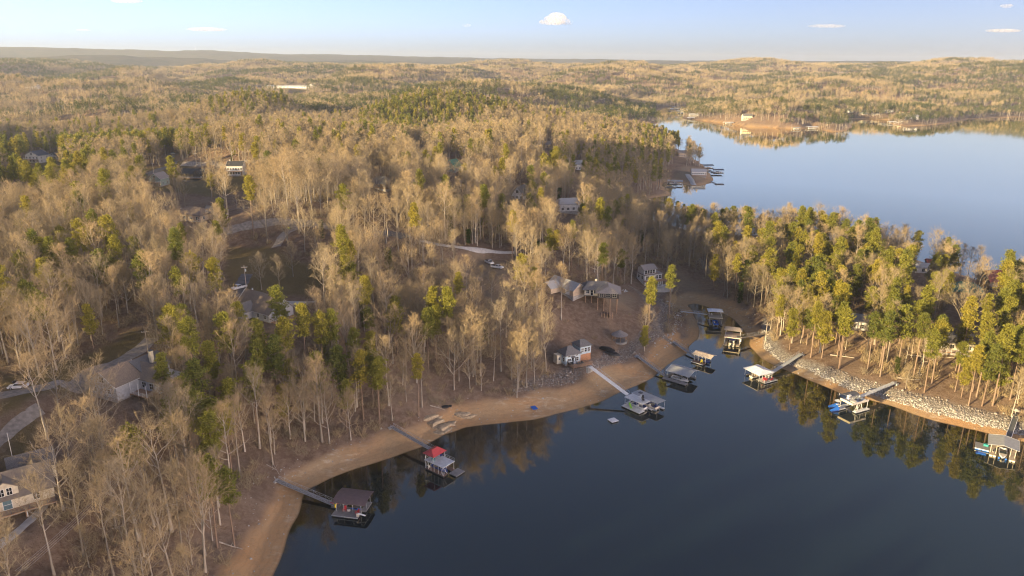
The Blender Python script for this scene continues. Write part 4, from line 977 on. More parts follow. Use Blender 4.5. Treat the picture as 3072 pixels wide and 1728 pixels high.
def gangway(p0, p1, w, deckm, railm, label, rails=(1, 1), truss=True, h=1.0):
    """p0 shore end, p1 dock end (world points)"""
    p0, p1 = Vector(p0), Vector(p1); d_ = p1 - p0; L_ = d_.xy.length
    root = empty('gangway', p0, math.atan2(d_.y, d_.x), label, 'gangway'); dz = d_.z
    wk = MB(); wk.add([(0, -w / 2, 0), (L_, -w / 2, dz), (L_, w / 2, dz), (0, w / 2, 0), (0, -w / 2, -.12), (L_, -w / 2, dz - .12), (L_, w / 2, dz - .12), (0, w / 2, -.12)], [(0, 1, 2, 3), (7, 6, 5, 4), (0, 4, 5, 1), (1, 5, 6, 2), (2, 6, 7, 3), (3, 7, 4, 0)])
    wk.build('walkway', deckm, root)
    n_ = max(3, int(L_ / 1.9))
    for s_, on in zip((-1, 1), rails):
        if not on: continue
        q = MB(); y_ = s_ * (w / 2 + .04)
        for i in range(n_ + 1):
            f = i / n_; q.bar((L_ * f, y_, dz * f - .1), (L_ * f, y_, dz * f + h), .03)
            if truss and i < n_: q.bar((L_ * f, y_, dz * f + (0 if i % 2 else h)), (L_ * (i + 1) / n_, y_, dz * (i + 1) / n_ + (h if i % 2 else 0)), .025)
        q.bar((0, y_, h), (L_, y_, dz + h), .04); q.bar((0, y_, -.05), (L_, y_, dz - .05), .05); q.bar((0, y_, h * .55), (L_, y_, dz + h * .55), .02); q.build('railing', railm, root)
    ab = MB(); ab.box(-.9, .12, -w / 2 - .35, w / 2 + .35, -2.2, -.13); ab.build('abutment', M_CONC, root)
    return root
def loc2w(root, x_, y_, z_=0.0):
    c_, s_ = math.cos(root.rotation_euler.z), math.sin(root.rotation_euler.z); l = root.location
    return (l.x + c_ * x_ - s_ * y_, l.y + s_ * x_ + c_ * y_, l.z + z_)
def at_dock(dock, name, x_, y_, z_, rz, label, cat, group=None):
    return empty(name, loc2w(dock, x_, y_, z_), dock.rotation_euler.z + rz, label, cat, group)
def pontoon(dock, x_, y_, rz, label, L_=6.5, W_=2.5, cover=None, top=None, seat=M_CUSH):
    r_ = at_dock(dock, 'pontoon_boat', x_, y_, .0, rz, label, 'boat')
    for s_ in (-1, 1):
        q = MB(); q.bar((-L_ / 2, s_ * W_ * .36, .12), (L_ / 2 - .7, s_ * W_ * .36, .12), .33, 10); q.bar((L_ / 2 - .7, s_ * W_ * .36, .12), (L_ / 2, s_ * W_ * .36, .25), .33, 10, .06); q.build('pontoon', M_GALV, r_, smooth=True)
    MB().box(-L_ / 2, L_ / 2 - .3, -W_ / 2, W_ / 2, .46, .56).build('deck', M_DECKT, r_)
    q = MB(); t_ = .05
    for a, b in (((-L_ / 2 + .4, -W_ / 2), (L_ / 2 - .5, -W_ / 2)), ((-L_ / 2 + .4, W_ / 2), (L_ / 2 - .5, W_ / 2)), ((L_ / 2 - .5, -W_ / 2), (L_ / 2 - .5, W_ / 2)), ((-L_ / 2 + .4, -W_ / 2), (-L_ / 2 + .4, W_ / 2))):
        x0, x1 = sorted((a[0], b[0])); y0, y1 = sorted((a[1], b[1])); q.box(x0 - t_ / 2, x1 + t_ / 2, y0 - t_ / 2, y1 + t_ / 2, .563, 1.15)
    q.build('side_panel', cover or M_WHITE, r_)
    for sx, sy in ((-.25, -1), (-.25, 1), (.25, -1), (.25, 1)):
        q = MB(); q.box(sx * L_ - .7, sx * L_ + .7, sy * (W_ / 2 - .45) - .3, sy * (W_ / 2 - .45) + .3, .563, .95); q.box(sx * L_ - .7, sx * L_ + .7, sy * (W_ / 2 - .13) - .08, sy * (W_ / 2 - .13) + .08, .953, 1.3); q.build('seat', seat, r_)
    MB().box(-.25, .25, -.9, -.3, .563, 1.35).build('console', M_WHITE, r_)
    q = MB(); q.box(-L_ / 2 - .35, -L_ / 2 - .004, -.22, .22, .1, 1.25); q.box(-L_ / 2 - .28, -L_ / 2 - .1, -.08, .08, -.5, .096); q.build('outboard_motor', M_BLACK, r_, .05)
    if top:
        q = MB(); q.box(-1.6, .9, -W_ / 2, W_ / 2, 2.2, 2.26); o = q.build('canopy', top, r_)
        q = MB()
        for a in (-1.4, .7):
            for s_ in (-1, 1): q.bar((a * .3, s_ * W_ / 2, 1.1), (a, s_ * W_ / 2, 2.2), .025)
        q.build('canopy_frame', M_GALV, o)
    return r_
def runabout(dock, x_, y_, z_, rz, label, hull=M_WHITE, L_=6.0, W_=2.2, cover=None):
    r_ = at_dock(dock, 'motor_boat', x_, y_, z_, rz, label, 'boat')
    q = MB(); st_ = []
    for s_, w_, k_ in ((0, .9, -.25), (.35, 1.0, -.3), (.65, .92, -.25), (.85, .6, -.05), (1.0, .06, .35)):
        X_ = -L_ / 2 + L_ * s_; st_.append([(X_, -W_ / 2 * w_, .75), (X_, -W_ / 2 * w_ * .85, .2), (X_, 0, k_), (X_, W_ / 2 * w_ * .85, .2), (X_, W_ / 2 * w_, .75)])
    vs = [p_ for s_ in st_ for p_ in s_]; fs = []
    for i in range(4):
        for j in range(4): fs.append((5 * i + j, 5 * i + j + 1, 5 * i + j + 6, 5 * i + j + 5))
    fs.append((0, 1, 2, 3, 4)); q.add(vs, fs)
    q.add([(X_, s_ * W_ / 2 * w_ * f, .75) for X_, w_ in ((-L_ / 2, .9), (-L_ * .15, 1), (L_ * .15, .92), (L_ * .35, .6), (L_ / 2, .06)) for s_ in (-1, 1) for f in (1, .8)],
          [(4 * i, 4 * i + 1, 4 * i + 5, 4 * i + 4) for i in range(4)] + [(4 * i + 2, 4 * i + 6, 4 * i + 7, 4 * i + 3) for i in range(4)]); q.build('hull', hull, r_)
    d_ = MB(); d_.add([(L_ * .12, -W_ * .45, .752), (L_ * .12, W_ * .45, .752), (L_ * .35, W_ * .27, .752), (L_ * .49, 0, .752), (L_ * .35, -W_ * .27, .752)], [(0, 4, 3, 2, 1)]); d_.build('foredeck', cover or M_WHITE, r_)
    MB().box(-L_ * .45, L_ * .118, -W_ * .38, W_ * .38, .2, .3).build('floor', M_DECKT, r_)
    for s_ in (-1, 1): MB().box(-L_ * .12, -L_ * .02, s_ * .5 - .25, s_ * .5 + .25, .303, .8).build('seat', cover or M_CUSH, r_)
    w_ = MB(); w_.add([(L_ * .1, -W_ * .42, .76), (L_ * .1, W_ * .42, .76), (L_ * .02, W_ * .38, 1.2), (L_ * .02, -W_ * .38, 1.2), (L_ * .1 + .03, -W_ * .42, .76), (L_ * .1 + .03, W_ * .42, .76), (L_ * .02 + .03, W_ * .38, 1.2), (L_ * .02 + .03, -W_ * .38, 1.2)], [(0, 1, 2, 3), (7, 6, 5, 4), (0, 4, 5, 1), (2, 6, 7, 3), (0, 3, 7, 4), (1, 5, 6, 2)]); w_.build('windshield', M_GLASS, r_)
    return r_
def chair(dock, x_, y_, z_, rz, m, label, group=None):
    r_ = at_dock(dock, 'deck_chair', x_, y_, z_, rz, label, 'chair', group)
    MB().add([(-.3, -.3, .42), (.3, -.3, .42), (.3, .3, .34), (-.3, .3, .34), (-.3, -.3, .38), (.3, -.3, .38), (.3, .3, .30), (-.3, .3, .30)], [(0, 1, 2, 3), (7, 6, 5, 4), (0, 4, 5, 1), (1, 5, 6, 2), (2, 6, 7, 3), (3, 7, 4, 0)]).build('seat', m, r_)
    MB().add([(-.32, .3, .34), (.32, .3, .34), (.28, .62, 1.1), (-.28, .62, 1.1), (-.32, .35, .34), (.32, .35, .34), (.28, .67, 1.1), (-.28, .67, 1.1)], [(0, 1, 2, 3), (7, 6, 5, 4), (0, 4, 5, 1), (1, 5, 6, 2), (2, 6, 7, 3), (3, 7, 4, 0)]).build('backrest', m, r_)
    for s_ in (-1, 1):
        MB().box(s_ * .38 - .07, s_ * .38 + .07, -.4, .4, .58, .62).build('armrest', m, r_)
        MB().box(s_ * .38 - .04, s_ * .38 + .04, -.36, -.28, 0, .577).build('leg', m, r_); MB().box(s_ * .38 - .04, s_ * .38 + .04, .3, .38, 0, .577).build('leg', m, r_)
    return r_
def kayak(dock, x_, y_, z_, rz, m, label, up=False, L_=3.0):
    r_ = at_dock(dock, 'kayak', x_, y_, z_, rz, label, 'kayak')
    q = MB(); rings = []
    for s_, w_ in ((-1, .03), (-.7, .24), (-.3, .36), (.3, .36), (.7, .24), (1, .03)):
        rings.append([(s_ * L_ / 2, w_ * math.cos(t_), .18 + (.16 + .05 * abs(s_)) * math.sin(t_)) for t_ in [k * PI / 4 for k in range(8)]])
    vs = [p_ for r in rings for p_ in r]; fs = [(8 * i + k, 8 * i + (k + 1) % 8, 8 * i + 8 + (k + 1) % 8, 8 * i + 8 + k) for i in range(5) for k in range(8)] + [tuple(range(8)), tuple(range(40, 48))]
    h_ = q.add(vs, fs).build('hull', m, r_, smooth=True); c_ = MB().sphere((0, 0, .33), .5, .22, .06, 10, 4).build('cockpit', M_BLACK, r_)
    if up:
        for o in (h_, c_): o.rotation_euler = (0, rad(-78), 0); o.location = (0, 0, L_ / 2 * .98)
    return r_
def ladder_stairs(root, x_, y_, z0, z1, m, dx=0, dy=1, n_=9, w_=.8):
    q = MB()
    for i in range(n_):
        f = (i + .5) / n_; q.box(x_ + dx * f * 2.6 - (w_ / 2 if dy else .14), x_ + dx * f * 2.6 + (w_ / 2 if dy else .14), y_ + dy * f * 2.6 - (w_ / 2 if dx else .14), y_ + dy * f * 2.6 + (w_ / 2 if dx else .14), z0 + (z1 - z0) * f - .04, z0 + (z1 - z0) * f)
    for s_ in (-1, 1): q.bar((x_ + (s_ * w_ / 2 if dy else 0), y_ + (s_ * w_ / 2 if dx else 0), z0), (x_ + dx * 2.6 + (s_ * w_ / 2 if dy else 0), y_ + dy * 2.6 + (s_ * w_ / 2 if dx else 0), z1), .05)
    return q.build('stairs', m, root)

# ---- A: brown-roofed dock by the gully
o_, yaw, L_ = frame((994, 1545), (1072, 1554.5), .5)
A = empty('boat_dock', o_, yaw, 'floating boat dock with a broad brown metal roof and dark deck', 'dock', 'boat docks in the cove')
deck(A, 0, 7.0, 0, 3.0, .5, M_DECKG); deck(A, .5, 8.0, 3.05, 4.2, .5, M_DECKG, 'back_deck'); deck(A, .5, 2.2, 4.25, 7.4, .5, M_DECKG, 'finger'); deck(A, 6.6, 8.0, 4.25, 7.4, .5, M_DECKG, 'finger'); deck(A, -1.6, .45, 3.2, 5.2, .5, M_DECKG, 'landing')
MB().box(0, 7.0, -.07, -.003, .3, .52).build('edge_board', M_GALV, A)
posts(A, [(.6, 1.9), (2.6, 1.9), (5.0, 1.9), (7.2, 1.9), (.6, 7.1), (7.6, 7.1), (7.6, 4.4), (.6, 4.4)], .5, 3.2, M_GALV, .05, .55)
q = MB(); [q.bar((.6 + i * 3.5, 1.9, 3.18), (.6 + i * 3.5, 7.1, 3.3), .06) for i in range(3)]; q.bar((.4, 1.9, 3.16), (7.8, 1.9, 3.16), .06).bar((.4, 7.1, 3.28), (7.8, 7.1, 3.28), .06); q.build('roof_beam', M_GALV, A)
roof_shed(A, -.3, 8.5, 1.3, 7.9, 3.3, 3.45, M_RBROWN, .1, .45)
at_dock_lbl = 'on the brown-roofed dock'
kayak(A, -.2, 3.4, .5, rad(90), M_YEL, 'yellow kayak propped upright at the brown-roofed dock', True); kayak(A, -1.3, 4.9, .5, .2, M_REDP, 'red kayak lying at the foot of the brown-roofed dock gangway', L_=2.2)
chair(A, 2.6, 2.4, .5, .1, M_REDP, 'red deck chair under the brown roof next to the white cooler'); chair(A, 6.2, 1.7, .5, -.5, M_REDP, 'red deck chair beside the white slide under the brown roof')
r_ = at_dock(A, 'paddle_board', 5.0, 3.6, .5, 0, 'long blue paddle board lying under the brown dock roof', 'paddle board'); MB().sphere((0, 0, .09), 1.5, .36, .09, 14, 5).build('board', M_BLUE, r_); MB().box(-.35, .35, -.2, .2, .184, .196).build('grip_pad', M_BLACK, r_)
r_ = at_dock(A, 'cooler', 3.6, 2.5, .5, 0, 'small white cooler beside a red chair under the brown roof', 'cooler'); MB().box(-.35, .35, -.22, .22, 0, .36).build('body', M_CUSH, r_); MB().box(-.37, .37, -.24, .24, .363, .44).build('lid', M_WHITE, r_)
r_ = at_dock(A, 'water_slide', 6.9, .75, .5, 0, 'white swim slide on the corner of the brown-roofed dock', 'slide'); MB().add([(0, -.25, .9), (0, .25, .9), (1.9, .22, .5), (1.9, -.22, .5), (0, -.25, .8), (0, .25, .8), (1.9, .22, .4), (1.9, -.22, .4)], [(0, 3, 2, 1), (4, 5, 6, 7), (0, 1, 5, 4), (1, 2, 6, 5), (2, 3, 7, 6), (3, 0, 4, 7)]).build('chute', M_WHITE, r_); MB().box(-.5, -.004, -.25, .25, 0, .88).build('steps', M_CUSH, r_)
gangway(G(832, 1446) + (0, 0, .5), loc2w(A, -.7, 4.3, .55), 1.3, M_DECKG, M_GALV, 'grey railed gangway from the gully to the brown-roofed dock')
# ---- B: two-storey dock with red hip roof
o_, yaw, L_ = frame((1275.5, 1403.7), (1328, 1427.8), .5)
B = empty('boat_dock', o_, yaw, 'two-storey boat dock with a red hip roof and white sun deck', 'dock', 'boat docks in the cove')
deck(B, 0, 7.0, 0, 1.5, .5, M_DECKB); deck(B, 0, 7.0, 3.6, 4.9, .5, M_DECKB, 'back_deck'); deck(B, 7.05, 9.8, 2.2, 5.8, .45, M_DECKG, 'swim_platform')
MB().box(-.05, 7.1, 0, 4.6, 3.0, 3.16).build('upper_deck', M_DECKW, B); MB().box(-.07, 7.12, -.07, -.003, 2.95, 3.2).build('edge_board', M_WHITE, B)
posts(B, [(.1, .1), (1.2, .1), (2.2, .1), (3.4, .1), (5.0, .1), (6.8, .1), (.1, 4.5), (2.4, 4.5), (4.6, 4.5), (6.8, 4.5)], .5, 3.0, M_WHITE, .06)
q = MB(); [q.bar((a, .1, .55), (b, .1, 2.95), .04) for a, b in ((5.9, 6.75), (6.75, 5.9), (.15, .9))]; [q.bar((6.95, a, .55), (6.95, b, 2.95), .04) for a, b in ((.1, 1.6), (1.6, .1))]; q.build('cross_brace', M_WHITE, B)
posts(B, [(.1, .1), (.1, 4.3), (3.5, 4.3), (3.3, .1)], 3.16, 5.3, M_WHITE, .055, .5)
roof_gable(B, -.4, 3.8, -.4, 4.8, 5.3, 1.1, M_RRED, 'y', .12, 1.4, M_RRED)
rail(B, [(3.6, 4.5), (7.0, 4.5)], 3.16, M_WHITE); rail(B, [(0, .3), (0, 4.4)], 3.16, M_WHITE, step=1.2); rail(B, [(4.8, .1), (7.0, .1), (7.0, 1.0)], 3.16, M_GALV, 1.0, .02)
posts(B, [(7.6, 2.4), (8.4, 2.4)], .45, 1.5, M_GALV, .03)
r_ = at_dock(B, 'tube_float', .7, .6, .5, 0, 'round white towable tube on the lower deck of the red-roofed dock', 'tube'); MB().sphere((0, 0, .5), .55, .3, .5, 12, 7).build('ring', M_CUSH, r_, smooth=True); MB().box(-.2, .2, -.36, -.31, .35, .65).build('handle', M_BLACK, r_)
r_ = at_dock(B, 'hammock', 3.0, 3.6, 3.16, 0, 'blue and white hammock hanging under the red roof', 'hammock'); MB().add([(-.9, -.3, 1.6), (-.9, .3, 1.6), (0, .45, .6), (0, -.45, .6), (.9, -.3, 1.6), (.9, .3, 1.6), (-.9, -.3, 1.56), (-.9, .3, 1.56), (0, .45, .56), (0, -.45, .56), (.9, -.3, 1.56), (.9, .3, 1.56)], [(0, 3, 2, 1), (3, 4, 5, 2), (6, 7, 8, 9), (9, 8, 11, 10)]).build('sling', M_NAVY, r_); MB().bar((-.9, 0, 1.6), (-1.3, 0, 2.0), .02).bar((.9, 0, 1.6), (1.3, 0, 2.0), .02).build('rope', M_WHITE, r_)
runabout(B, 3.4, 2.5, .1, 0, 'motor boat with a dark cover under the white sun deck of the red-roofed dock', M_NAVY, 5.8, 1.9, M_NAVY)
chair(B, 2.1, 1.2, 3.16, .4, M_TEAL, 'teal chair on the white sun deck under the red roof')
gangway(G(1176, 1286) + (0, 0, .6), loc2w(B, .5, 5.0, 3.1), 1.2, M_DECKG, M_GALV, 'long grey truss gangway from the woods to the red-roofed dock')
# ---- C: white two-level dock with green slide
o_, yaw, L_ = frame((1864, 1216.6), (1918.6, 1240.7), .5)
C = empty('boat_dock', o_, yaw, 'white two-level boat dock with grey roof and a green slide', 'dock', 'boat docks in the cove')
deck(C, 0, 7.6, 0, 2.8, .5, M_DECKW); deck(C, 0, 8.6, 5.0, 6.0, .5, M_DECKW, 'middle_finger'); deck(C, 0, 10.6, 8.6, 9.6, .5, M_DECKW, 'outer_finger'); deck(C, -.6, .6, 2.85, 8.55, .5, M_DECKW, 'cross_walk')
MB().box(-.1, 7.6, 1.6, 5.6, 3.05, 3.2).build('upper_deck', M_DECKW, C); MB().box(-.12, 7.62, 1.53, 1.597, 2.98, 3.24).build('edge_board', M_WHITE, C)
roof_shed(C, -.6, 10.4, 5.65, 10.2, 3.2, 3.0, M_RGREY, .1, .12)
MB().box(1.0, 2.3, 7.4, 8.4, 3.26, 3.5).build('roof_hatch', M_RDARK, C)
posts(C, [(.1, 1.7), (2.6, 1.7), (5.0, 1.7), (7.5, 1.7), (7.5, 5.5), (.1, 5.5), (3.8, 5.5), (10.2, 9.9), (5.2, 9.9), (.1, 9.9), (10.2, 5.8)], .5, 3.05, M_WHITE, .055)
rail(C, [(.1, 1.65), (7.5, 1.65)], 3.2, M_GALV, 1.0, .025, 2); ladder_stairs(C, .5, 1.4, .5, 3.1, M_WHITE, 1, 0)
rail(C, [(6.2, 2.75), (7.6, 2.75), (7.6, 1.2)], .5, M_WHITE)
pontoon(C, 4.3, 3.9, 0, 'white pontoon boat with navy seats under the white sun deck', 6.4, 2.0, M_WHITE, None, M_NAVY); pontoon(C, 6.6, 7.2, 0, 'pontoon boat with a blue top under the grey roof of the white dock', 6.4, 2.3, M_CUSH, M_NAVY, M_NAVY)
r_ = at_dock(C, 'water_slide', 2.8, 1.1, .5, rad(-30), 'lime green slide with a ladder on the low white deck', 'slide'); MB().add([(-1.2, -.3, 1.5), (-1.2, .3, 1.5), (0, .3, .9), (0, -.3, .9), (1.3, -.3, .35), (1.3, .3, .35), (-1.2, -.3, 1.42), (-1.2, .3, 1.42), (0, .3, .82), (0, -.3, .82), (1.3, -.3, .27), (1.3, .3, .27)], [(0, 3, 2, 1), (3, 4, 5, 2), (6, 7, 8, 9), (9, 8, 11, 10), (0, 6, 9, 3), (3, 9, 10, 4), (1, 2, 8, 7), (2, 5, 11, 8), (4, 10, 11, 5), (0, 1, 7, 6)]).build('chute', M_GREENP, r_); MB().bar((-1.2, -.25, 0), (-1.2, -.25, 1.5), .04).bar((-1.2, .25, 0), (-1.2, .25, 1.5), .04).bar((0, 0, 0), (0, 0, .82), .04).build('ladder', M_GALV, r_)
for i, (x_, y_, m_) in enumerate(((4.0, 4.6, M_WHITE), (4.9, 4.9, M_BLACK), (6.2, 3.6, M_BLACK))): chair(C, x_, y_, 3.2, .6 * i, m_, ('white lounge chair on the upper white sun deck', 'black lounge chair pushed against the white lounge chair on the sun deck', 'black chair standing alone on the upper white sun deck')[i])
gangway(P(1771, 1100, 8.2), loc2w(C, -.5, 3.6, 3.2), 1.7, M_DECKW, M_GALV, 'long white gangway from the blue cottage deck to the white dock', (0, 1))
# ---- D: grey arched-roof dock
o_, yaw, L_ = frame((1985, 1134), (2058, 1156), .5)
D_ = empty('boat_dock', o_, yaw, 'grey-roofed open boat dock with a pale deck along one side', 'dock', 'boat docks in the cove')
deck(D_, 0, 9.4, 0, 2.0, .5, M_DECKG); deck(D_, 0, 9.4, 7.6, 8.6, .5, M_DECKG, 'outer_finger'); deck(D_, 0, 1.3, 2.05, 7.55, .5, M_DECKG, 'cross_walk')
roof_gable(D_, .6, 9.9, 1.6, 9.4, 3.1, 1.15, M_RGREY, 'x', .1, .0, M_GALV)
posts(D_, [(1.2, 1.9), (3.4, 1.9), (5.0, 1.9), (7.0, 1.9), (9.2, 1.9), (1.2, 8.5), (4.0, 8.5), (6.8, 8.5), (9.2, 8.5)], .5, 3.15, M_GALV, .055)
q = MB(); [q.bar((4.6 + i * .9, 1.8, .55), (5.2 + i * .9, 1.8, 2.0), .035) for i in range(4)]; q.bar((3.4, 1.8, 2.0), (9.2, 1.8, 2.0), .04); q.build('lattice_rail', M_GALV, D_)
runabout(D_, 5.6, 3.4, .25, 0, 'white motor boat with a grey canvas under the grey arched dock roof', M_WHITE, 6.6, 2.2, M_GALV); runabout(D_, 6.3, 6.0, .2, 0, 'dark motor boat beside the white one under the grey dock roof', M_BLACK, 6.0, 2.2, M_BLACK)
gangway(G(1912, 1072) + (0, 0, .6), loc2w(D_, .2, 2.2, .6), 1.3, M_DECKG, M_GALV, 'grey gangway leading from under the pine to the grey-roofed dock')
# ---- E: tan weathered roof
o_, yaw, L_ = frame((2073.5, 1084), (2107, 1094), .5)
E_ = empty('boat_dock', o_, yaw, 'small boat dock with a faded tan roof and brown deck', 'dock', 'boat docks in the cove')
deck(E_, 0, 5.0, 0, 2.6, .5, M_DECKB); deck(E_, 0, 5.4, 5.0, 5.9, .5, M_DECKG, 'outer_finger'); deck(E_, -.7, .4, 2.65, 4.95, .5, M_DECKG, 'cross_walk')
MB().box(0, 5.0, -.07, -.003, .3, .55).build('edge_board', M_WHITE, E_)
roof_gable(E_, -.5, 7.2, 1.6, 6.4, 3.0, .7, M_RTAN, 'x', .1, .0, M_CUSH)
posts(E_, [(.2, 2.0), (1.8, 2.0), (3.4, 2.0), (4.9, 2.0), (.2, 5.8), (2.8, 5.8), (5.2, 5.8)], .5, 3.05, M_WHITE, .06, .5); rail(E_, [(.2, 2.3), (4.8, 2.3)], .5, M_WHITE, .9)
runabout(E_, 3.2, 3.8, .2, 0, 'dark blue motor boat under the faded tan dock roof', M_NAVY, 5.4, 1.9, M_NAVY)
chair(E_, 3.6, 1.4, .5, .3, M_YEL, 'yellow deck chair on the brown deck of the tan-roofed dock')
gangway(G(2022, 1030) + (0, 0, .5), loc2w(E_, -.4, 4.6, .6), 1.2, M_DECKG, M_GALV, 'narrow grey gangway from the sandy spit to the tan-roofed dock')
# ---- F: tan two-level dock in the inner cove
o_, yaw, L_ = frame((2170, 1034), (2216, 1040), .5)
F_ = empty('boat_dock', o_, yaw, 'two-level boat dock with taupe roof and pink-tan upper deck', 'dock', 'boat docks in the cove')
deck(F_, 0, 1.3, 0, 7.0, .5, M_DECKT, 'finger'); deck(F_, 4.9, 6.2, .3, 7.0, .5, M_DECKT, 'finger'); deck(F_, 0, 6.2, 7.05, 8.4, .5, M_DECKT)
MB().box(-.1, 6.3, 2.2, 8.4, 3.05, 3.2).build('upper_deck', mat('pink_tan_deck', (.48, .36, .30), .8, .1), F_); MB().box(-.12, 6.32, 2.12, 2.197, 2.95, 3.25).build('edge_board', M_CUSH, F_)
posts(F_, [(.2, 2.3), (6.1, 2.3), (.2, 5.2), (6.1, 5.2), (.2, 8.2), (6.1, 8.2)], .5, 3.05, M_WHITE, .06); posts(F_, [(.2, 4.9), (6.0, 4.9), (.2, 8.2), (6.0, 8.2)], 3.2, 5.4, M_WHITE, .06)
roof_gable(F_, -.5, 6.7, 4.4, 8.9, 5.4, .9, mat('taupe_roof', (.27, .235, .215), .7, .12), 'x', .1, 1.2)
rail(F_, [(.1, 4.9), (.1, 2.3), (6.2, 2.3)], 3.2, M_GALV, 1.0, .02); rail(F_, [(6.2, 2.3), (6.2, 4.9)], 3.2, M_GALV, 1.0, .02)
pontoon(F_, 3.1, 3.4, rad(90), 'pontoon boat with blue top inside the taupe-roofed dock', 6.0, 2.2, M_CUSH, M_NAVY)
r_ = at_dock(F_, 'storage_box', 5.4, 3.6, 3.2, .2, 'dark storage box on the pink-tan upper deck', 'box'); MB().box(-.8, .8, -.3, .3, 0, .55).build('body', M_BLACK, r_); MB().box(-.82, .82, -.32, .32, .553, .6).build('lid', M_DARKM, r_)
r_ = at_dock(F_, 'patio_umbrella', 6.5, 3.2, .5, 0, 'closed white patio umbrella at the gangway of the taupe-roofed dock', 'umbrella'); MB().bar((0, 0, 0), (0, 0, 3.1), .03).build('pole', M_WHITE, r_); MB().bar((0, 0, 1.0), (0, 0, 3.0), .22, 8, .06).build('canopy', M_WHITE, r_)
gangway(G(2300, 1003) + (0, 0, .5), loc2w(F_, 6.4, 3.8, 3.1), 1.2, M_DECKT, M_GALV, 'tan gangway from the right bank to the taupe-roofed dock', (1, 0))
# ---- G: white-roofed dock at the head of the cove
o_, yaw, L_ = frame((2128, 974), (2168, 976), .5)
G_ = empty('boat_dock', o_, yaw, 'two-level boat dock with a white hip roof at the head of the cove', 'dock', 'boat docks in the cove')
deck(G_, 0, 1.2, 0, 6.4, .5, M_DECKG, 'finger'); deck(G_, 4.5, 5.7, 0, 6.4, .5, M_DECKG, 'finger'); deck(G_, 0, 5.7, 6.45, 7.6, .5, M_DECKG)
MB().box(-.1, 5.8, 1.8, 7.6, 3.0, 3.15).build('upper_deck', M_DECKT, G_); MB().box(-.12, 5.82, 1.72, 1.797, 2.9, 3.3).build('edge_board', M_CUSH, G_)
posts(G_, [(.2, 1.9), (5.5, 1.9), (.2, 7.4), (5.5, 7.4)], .5, 3.0, M_WHITE, .06); posts(G_, [(.2, 4.2), (5.5, 4.2), (.2, 7.4), (5.5, 7.4)], 3.15, 5.3, M_WHITE, .06)
roof_gable(G_, -.5, 6.2, 3.8, 8.2, 5.3, .8, M_RWHITE, 'x', .1, 1.6); rail(G_, [(.1, 4.0), (.1, 1.9), (5.6, 1.9), (5.6, 4.0)], 3.15, M_GALV, 1.0, .02)
pontoon(G_, 2.85, 2.2, rad(-90), 'pontoon boat under a bright blue cover at the white-roofed dock', 5.6, 2.1, M_BLUE, None, M_BLUE)
chair(G_, 1.4, 4.4, 3.15, .3, M_CUSH, 'cream lounge chair on the upper deck under the white hip roof')
gangway(G(2046, 938) + (0, 0, .6), loc2w(G_, -.2, 6.6, 3.0), 1.0, M_DECKW, M_GALV, 'long thin white gangway across the cove head to the white-roofed dock', (1, 0), False)
# ---- H: white hip roof with red chairs
o_, yaw, L_ = frame((2294, 1149.6), (2334, 1139), .5)
H_ = empty('boat_dock', o_, yaw, 'boat dock with a bright white hip roof and red chairs', 'dock', 'boat docks in the cove')
deck(H_, 0, 6.6, 0, 4.0, .5, M_DECKG); deck(H_, -.2, 5.6, 8.2, 9.0, .5, M_DECKG, 'outer_finger'); deck(H_, 5.2, 6.6, 4.05, 8.15, .5, M_DECKG, 'cross_walk')
MB().box(0, 6.6, -.07, -.003, .3, .55).build('edge_board', M_GALV, H_)
MB().box(2.9, 3.7, .05, 3.95, .502, .52).build('walk_strip', M_CONC, H_)
roof_gable(H_, -1.2, 6.2, 1.6, 9.6, 3.0, 1.0, M_RWHITE, 'y', .12, 2.2, M_WHITE)
posts(H_, [(-.6, 2.2), (1.0, 2.2), (2.6, 2.2), (4.2, 2.2), (5.8, 2.2), (-.6, 5.6), (-.6, 9.0), (5.6, 9.0), (2.6, 9.0)], .3, 3.05, M_WHITE, .06, .5)
rail(H_, [(.1, 2.0), (.1, .2)], .5, M_WHITE)
for i, x_ in enumerate((1.2, 1.9, 2.6)): chair(H_, x_, 1.7, .5, .15 * i, M_REDP, 'red deck chair in the row under the bright white roof', 'red chairs of the white-roofed dock')
for i, (x_, y_) in enumerate(((4.6, 1.1), (5.3, 1.5))): kayak(H_, x_, y_, .5, .3 + .2 * i, M_REDP, 'red kayak lying on the open deck of the dock with red chairs', L_=2.0)['group'] = 'red kayaks of the white-roofed dock'
runabout(H_, 2.6, 6.2, .1, 0, 'cream motor boat under the bright white hip roof', M_CUSH, 6.0, 2.1, M_RTAN)
gangway(G(2402, 1066) + (0, 0, .6), loc2w(H_, 6.2, 4.6, .6), 1.5, M_GALV, M_GALV, 'broad grey aluminium gangway over the pale stones to the white-roofed dock', (1, 1))
# ---- I: white sun deck with blue slides
o_, yaw, L_ = frame((2567.6, 1238), (2615, 1225), .5)
I_ = empty('boat_dock', o_, yaw, 'white sun-deck boat dock with dark bowed roof and blue slides', 'dock', 'boat docks in the cove')
deck(I_, 0, 6.6, 0, 1.3, .5, M_DECKW); deck(I_, -3.4, -.2, 3.8, 5.0, .5, M_DECKW, 'side_platform'); deck(I_, -1.2, 5.4, 5.05, 6.1, .5, M_DECKW, 'back_deck')
MB().box(-1.2, 6.4, .8, 5.6, 3.05, 3.2).build('upper_deck', M_DECKW, I_); MB().box(-1.22, 6.42, .72, .797, 2.95, 3.7).build('parapet', M_CUSH, I_); MB().box(-1.28, -1.204, .8, 5.6, 2.95, 3.7).build('parapet', M_CUSH, I_)
posts(I_, [(.1, .2), (1.6, .9), (3.4, .9), (6.2, .9), (-1.0, 5.5), (2.6, 5.5), (6.2, 5.5)], .5, 3.05, M_WHITE, .06)
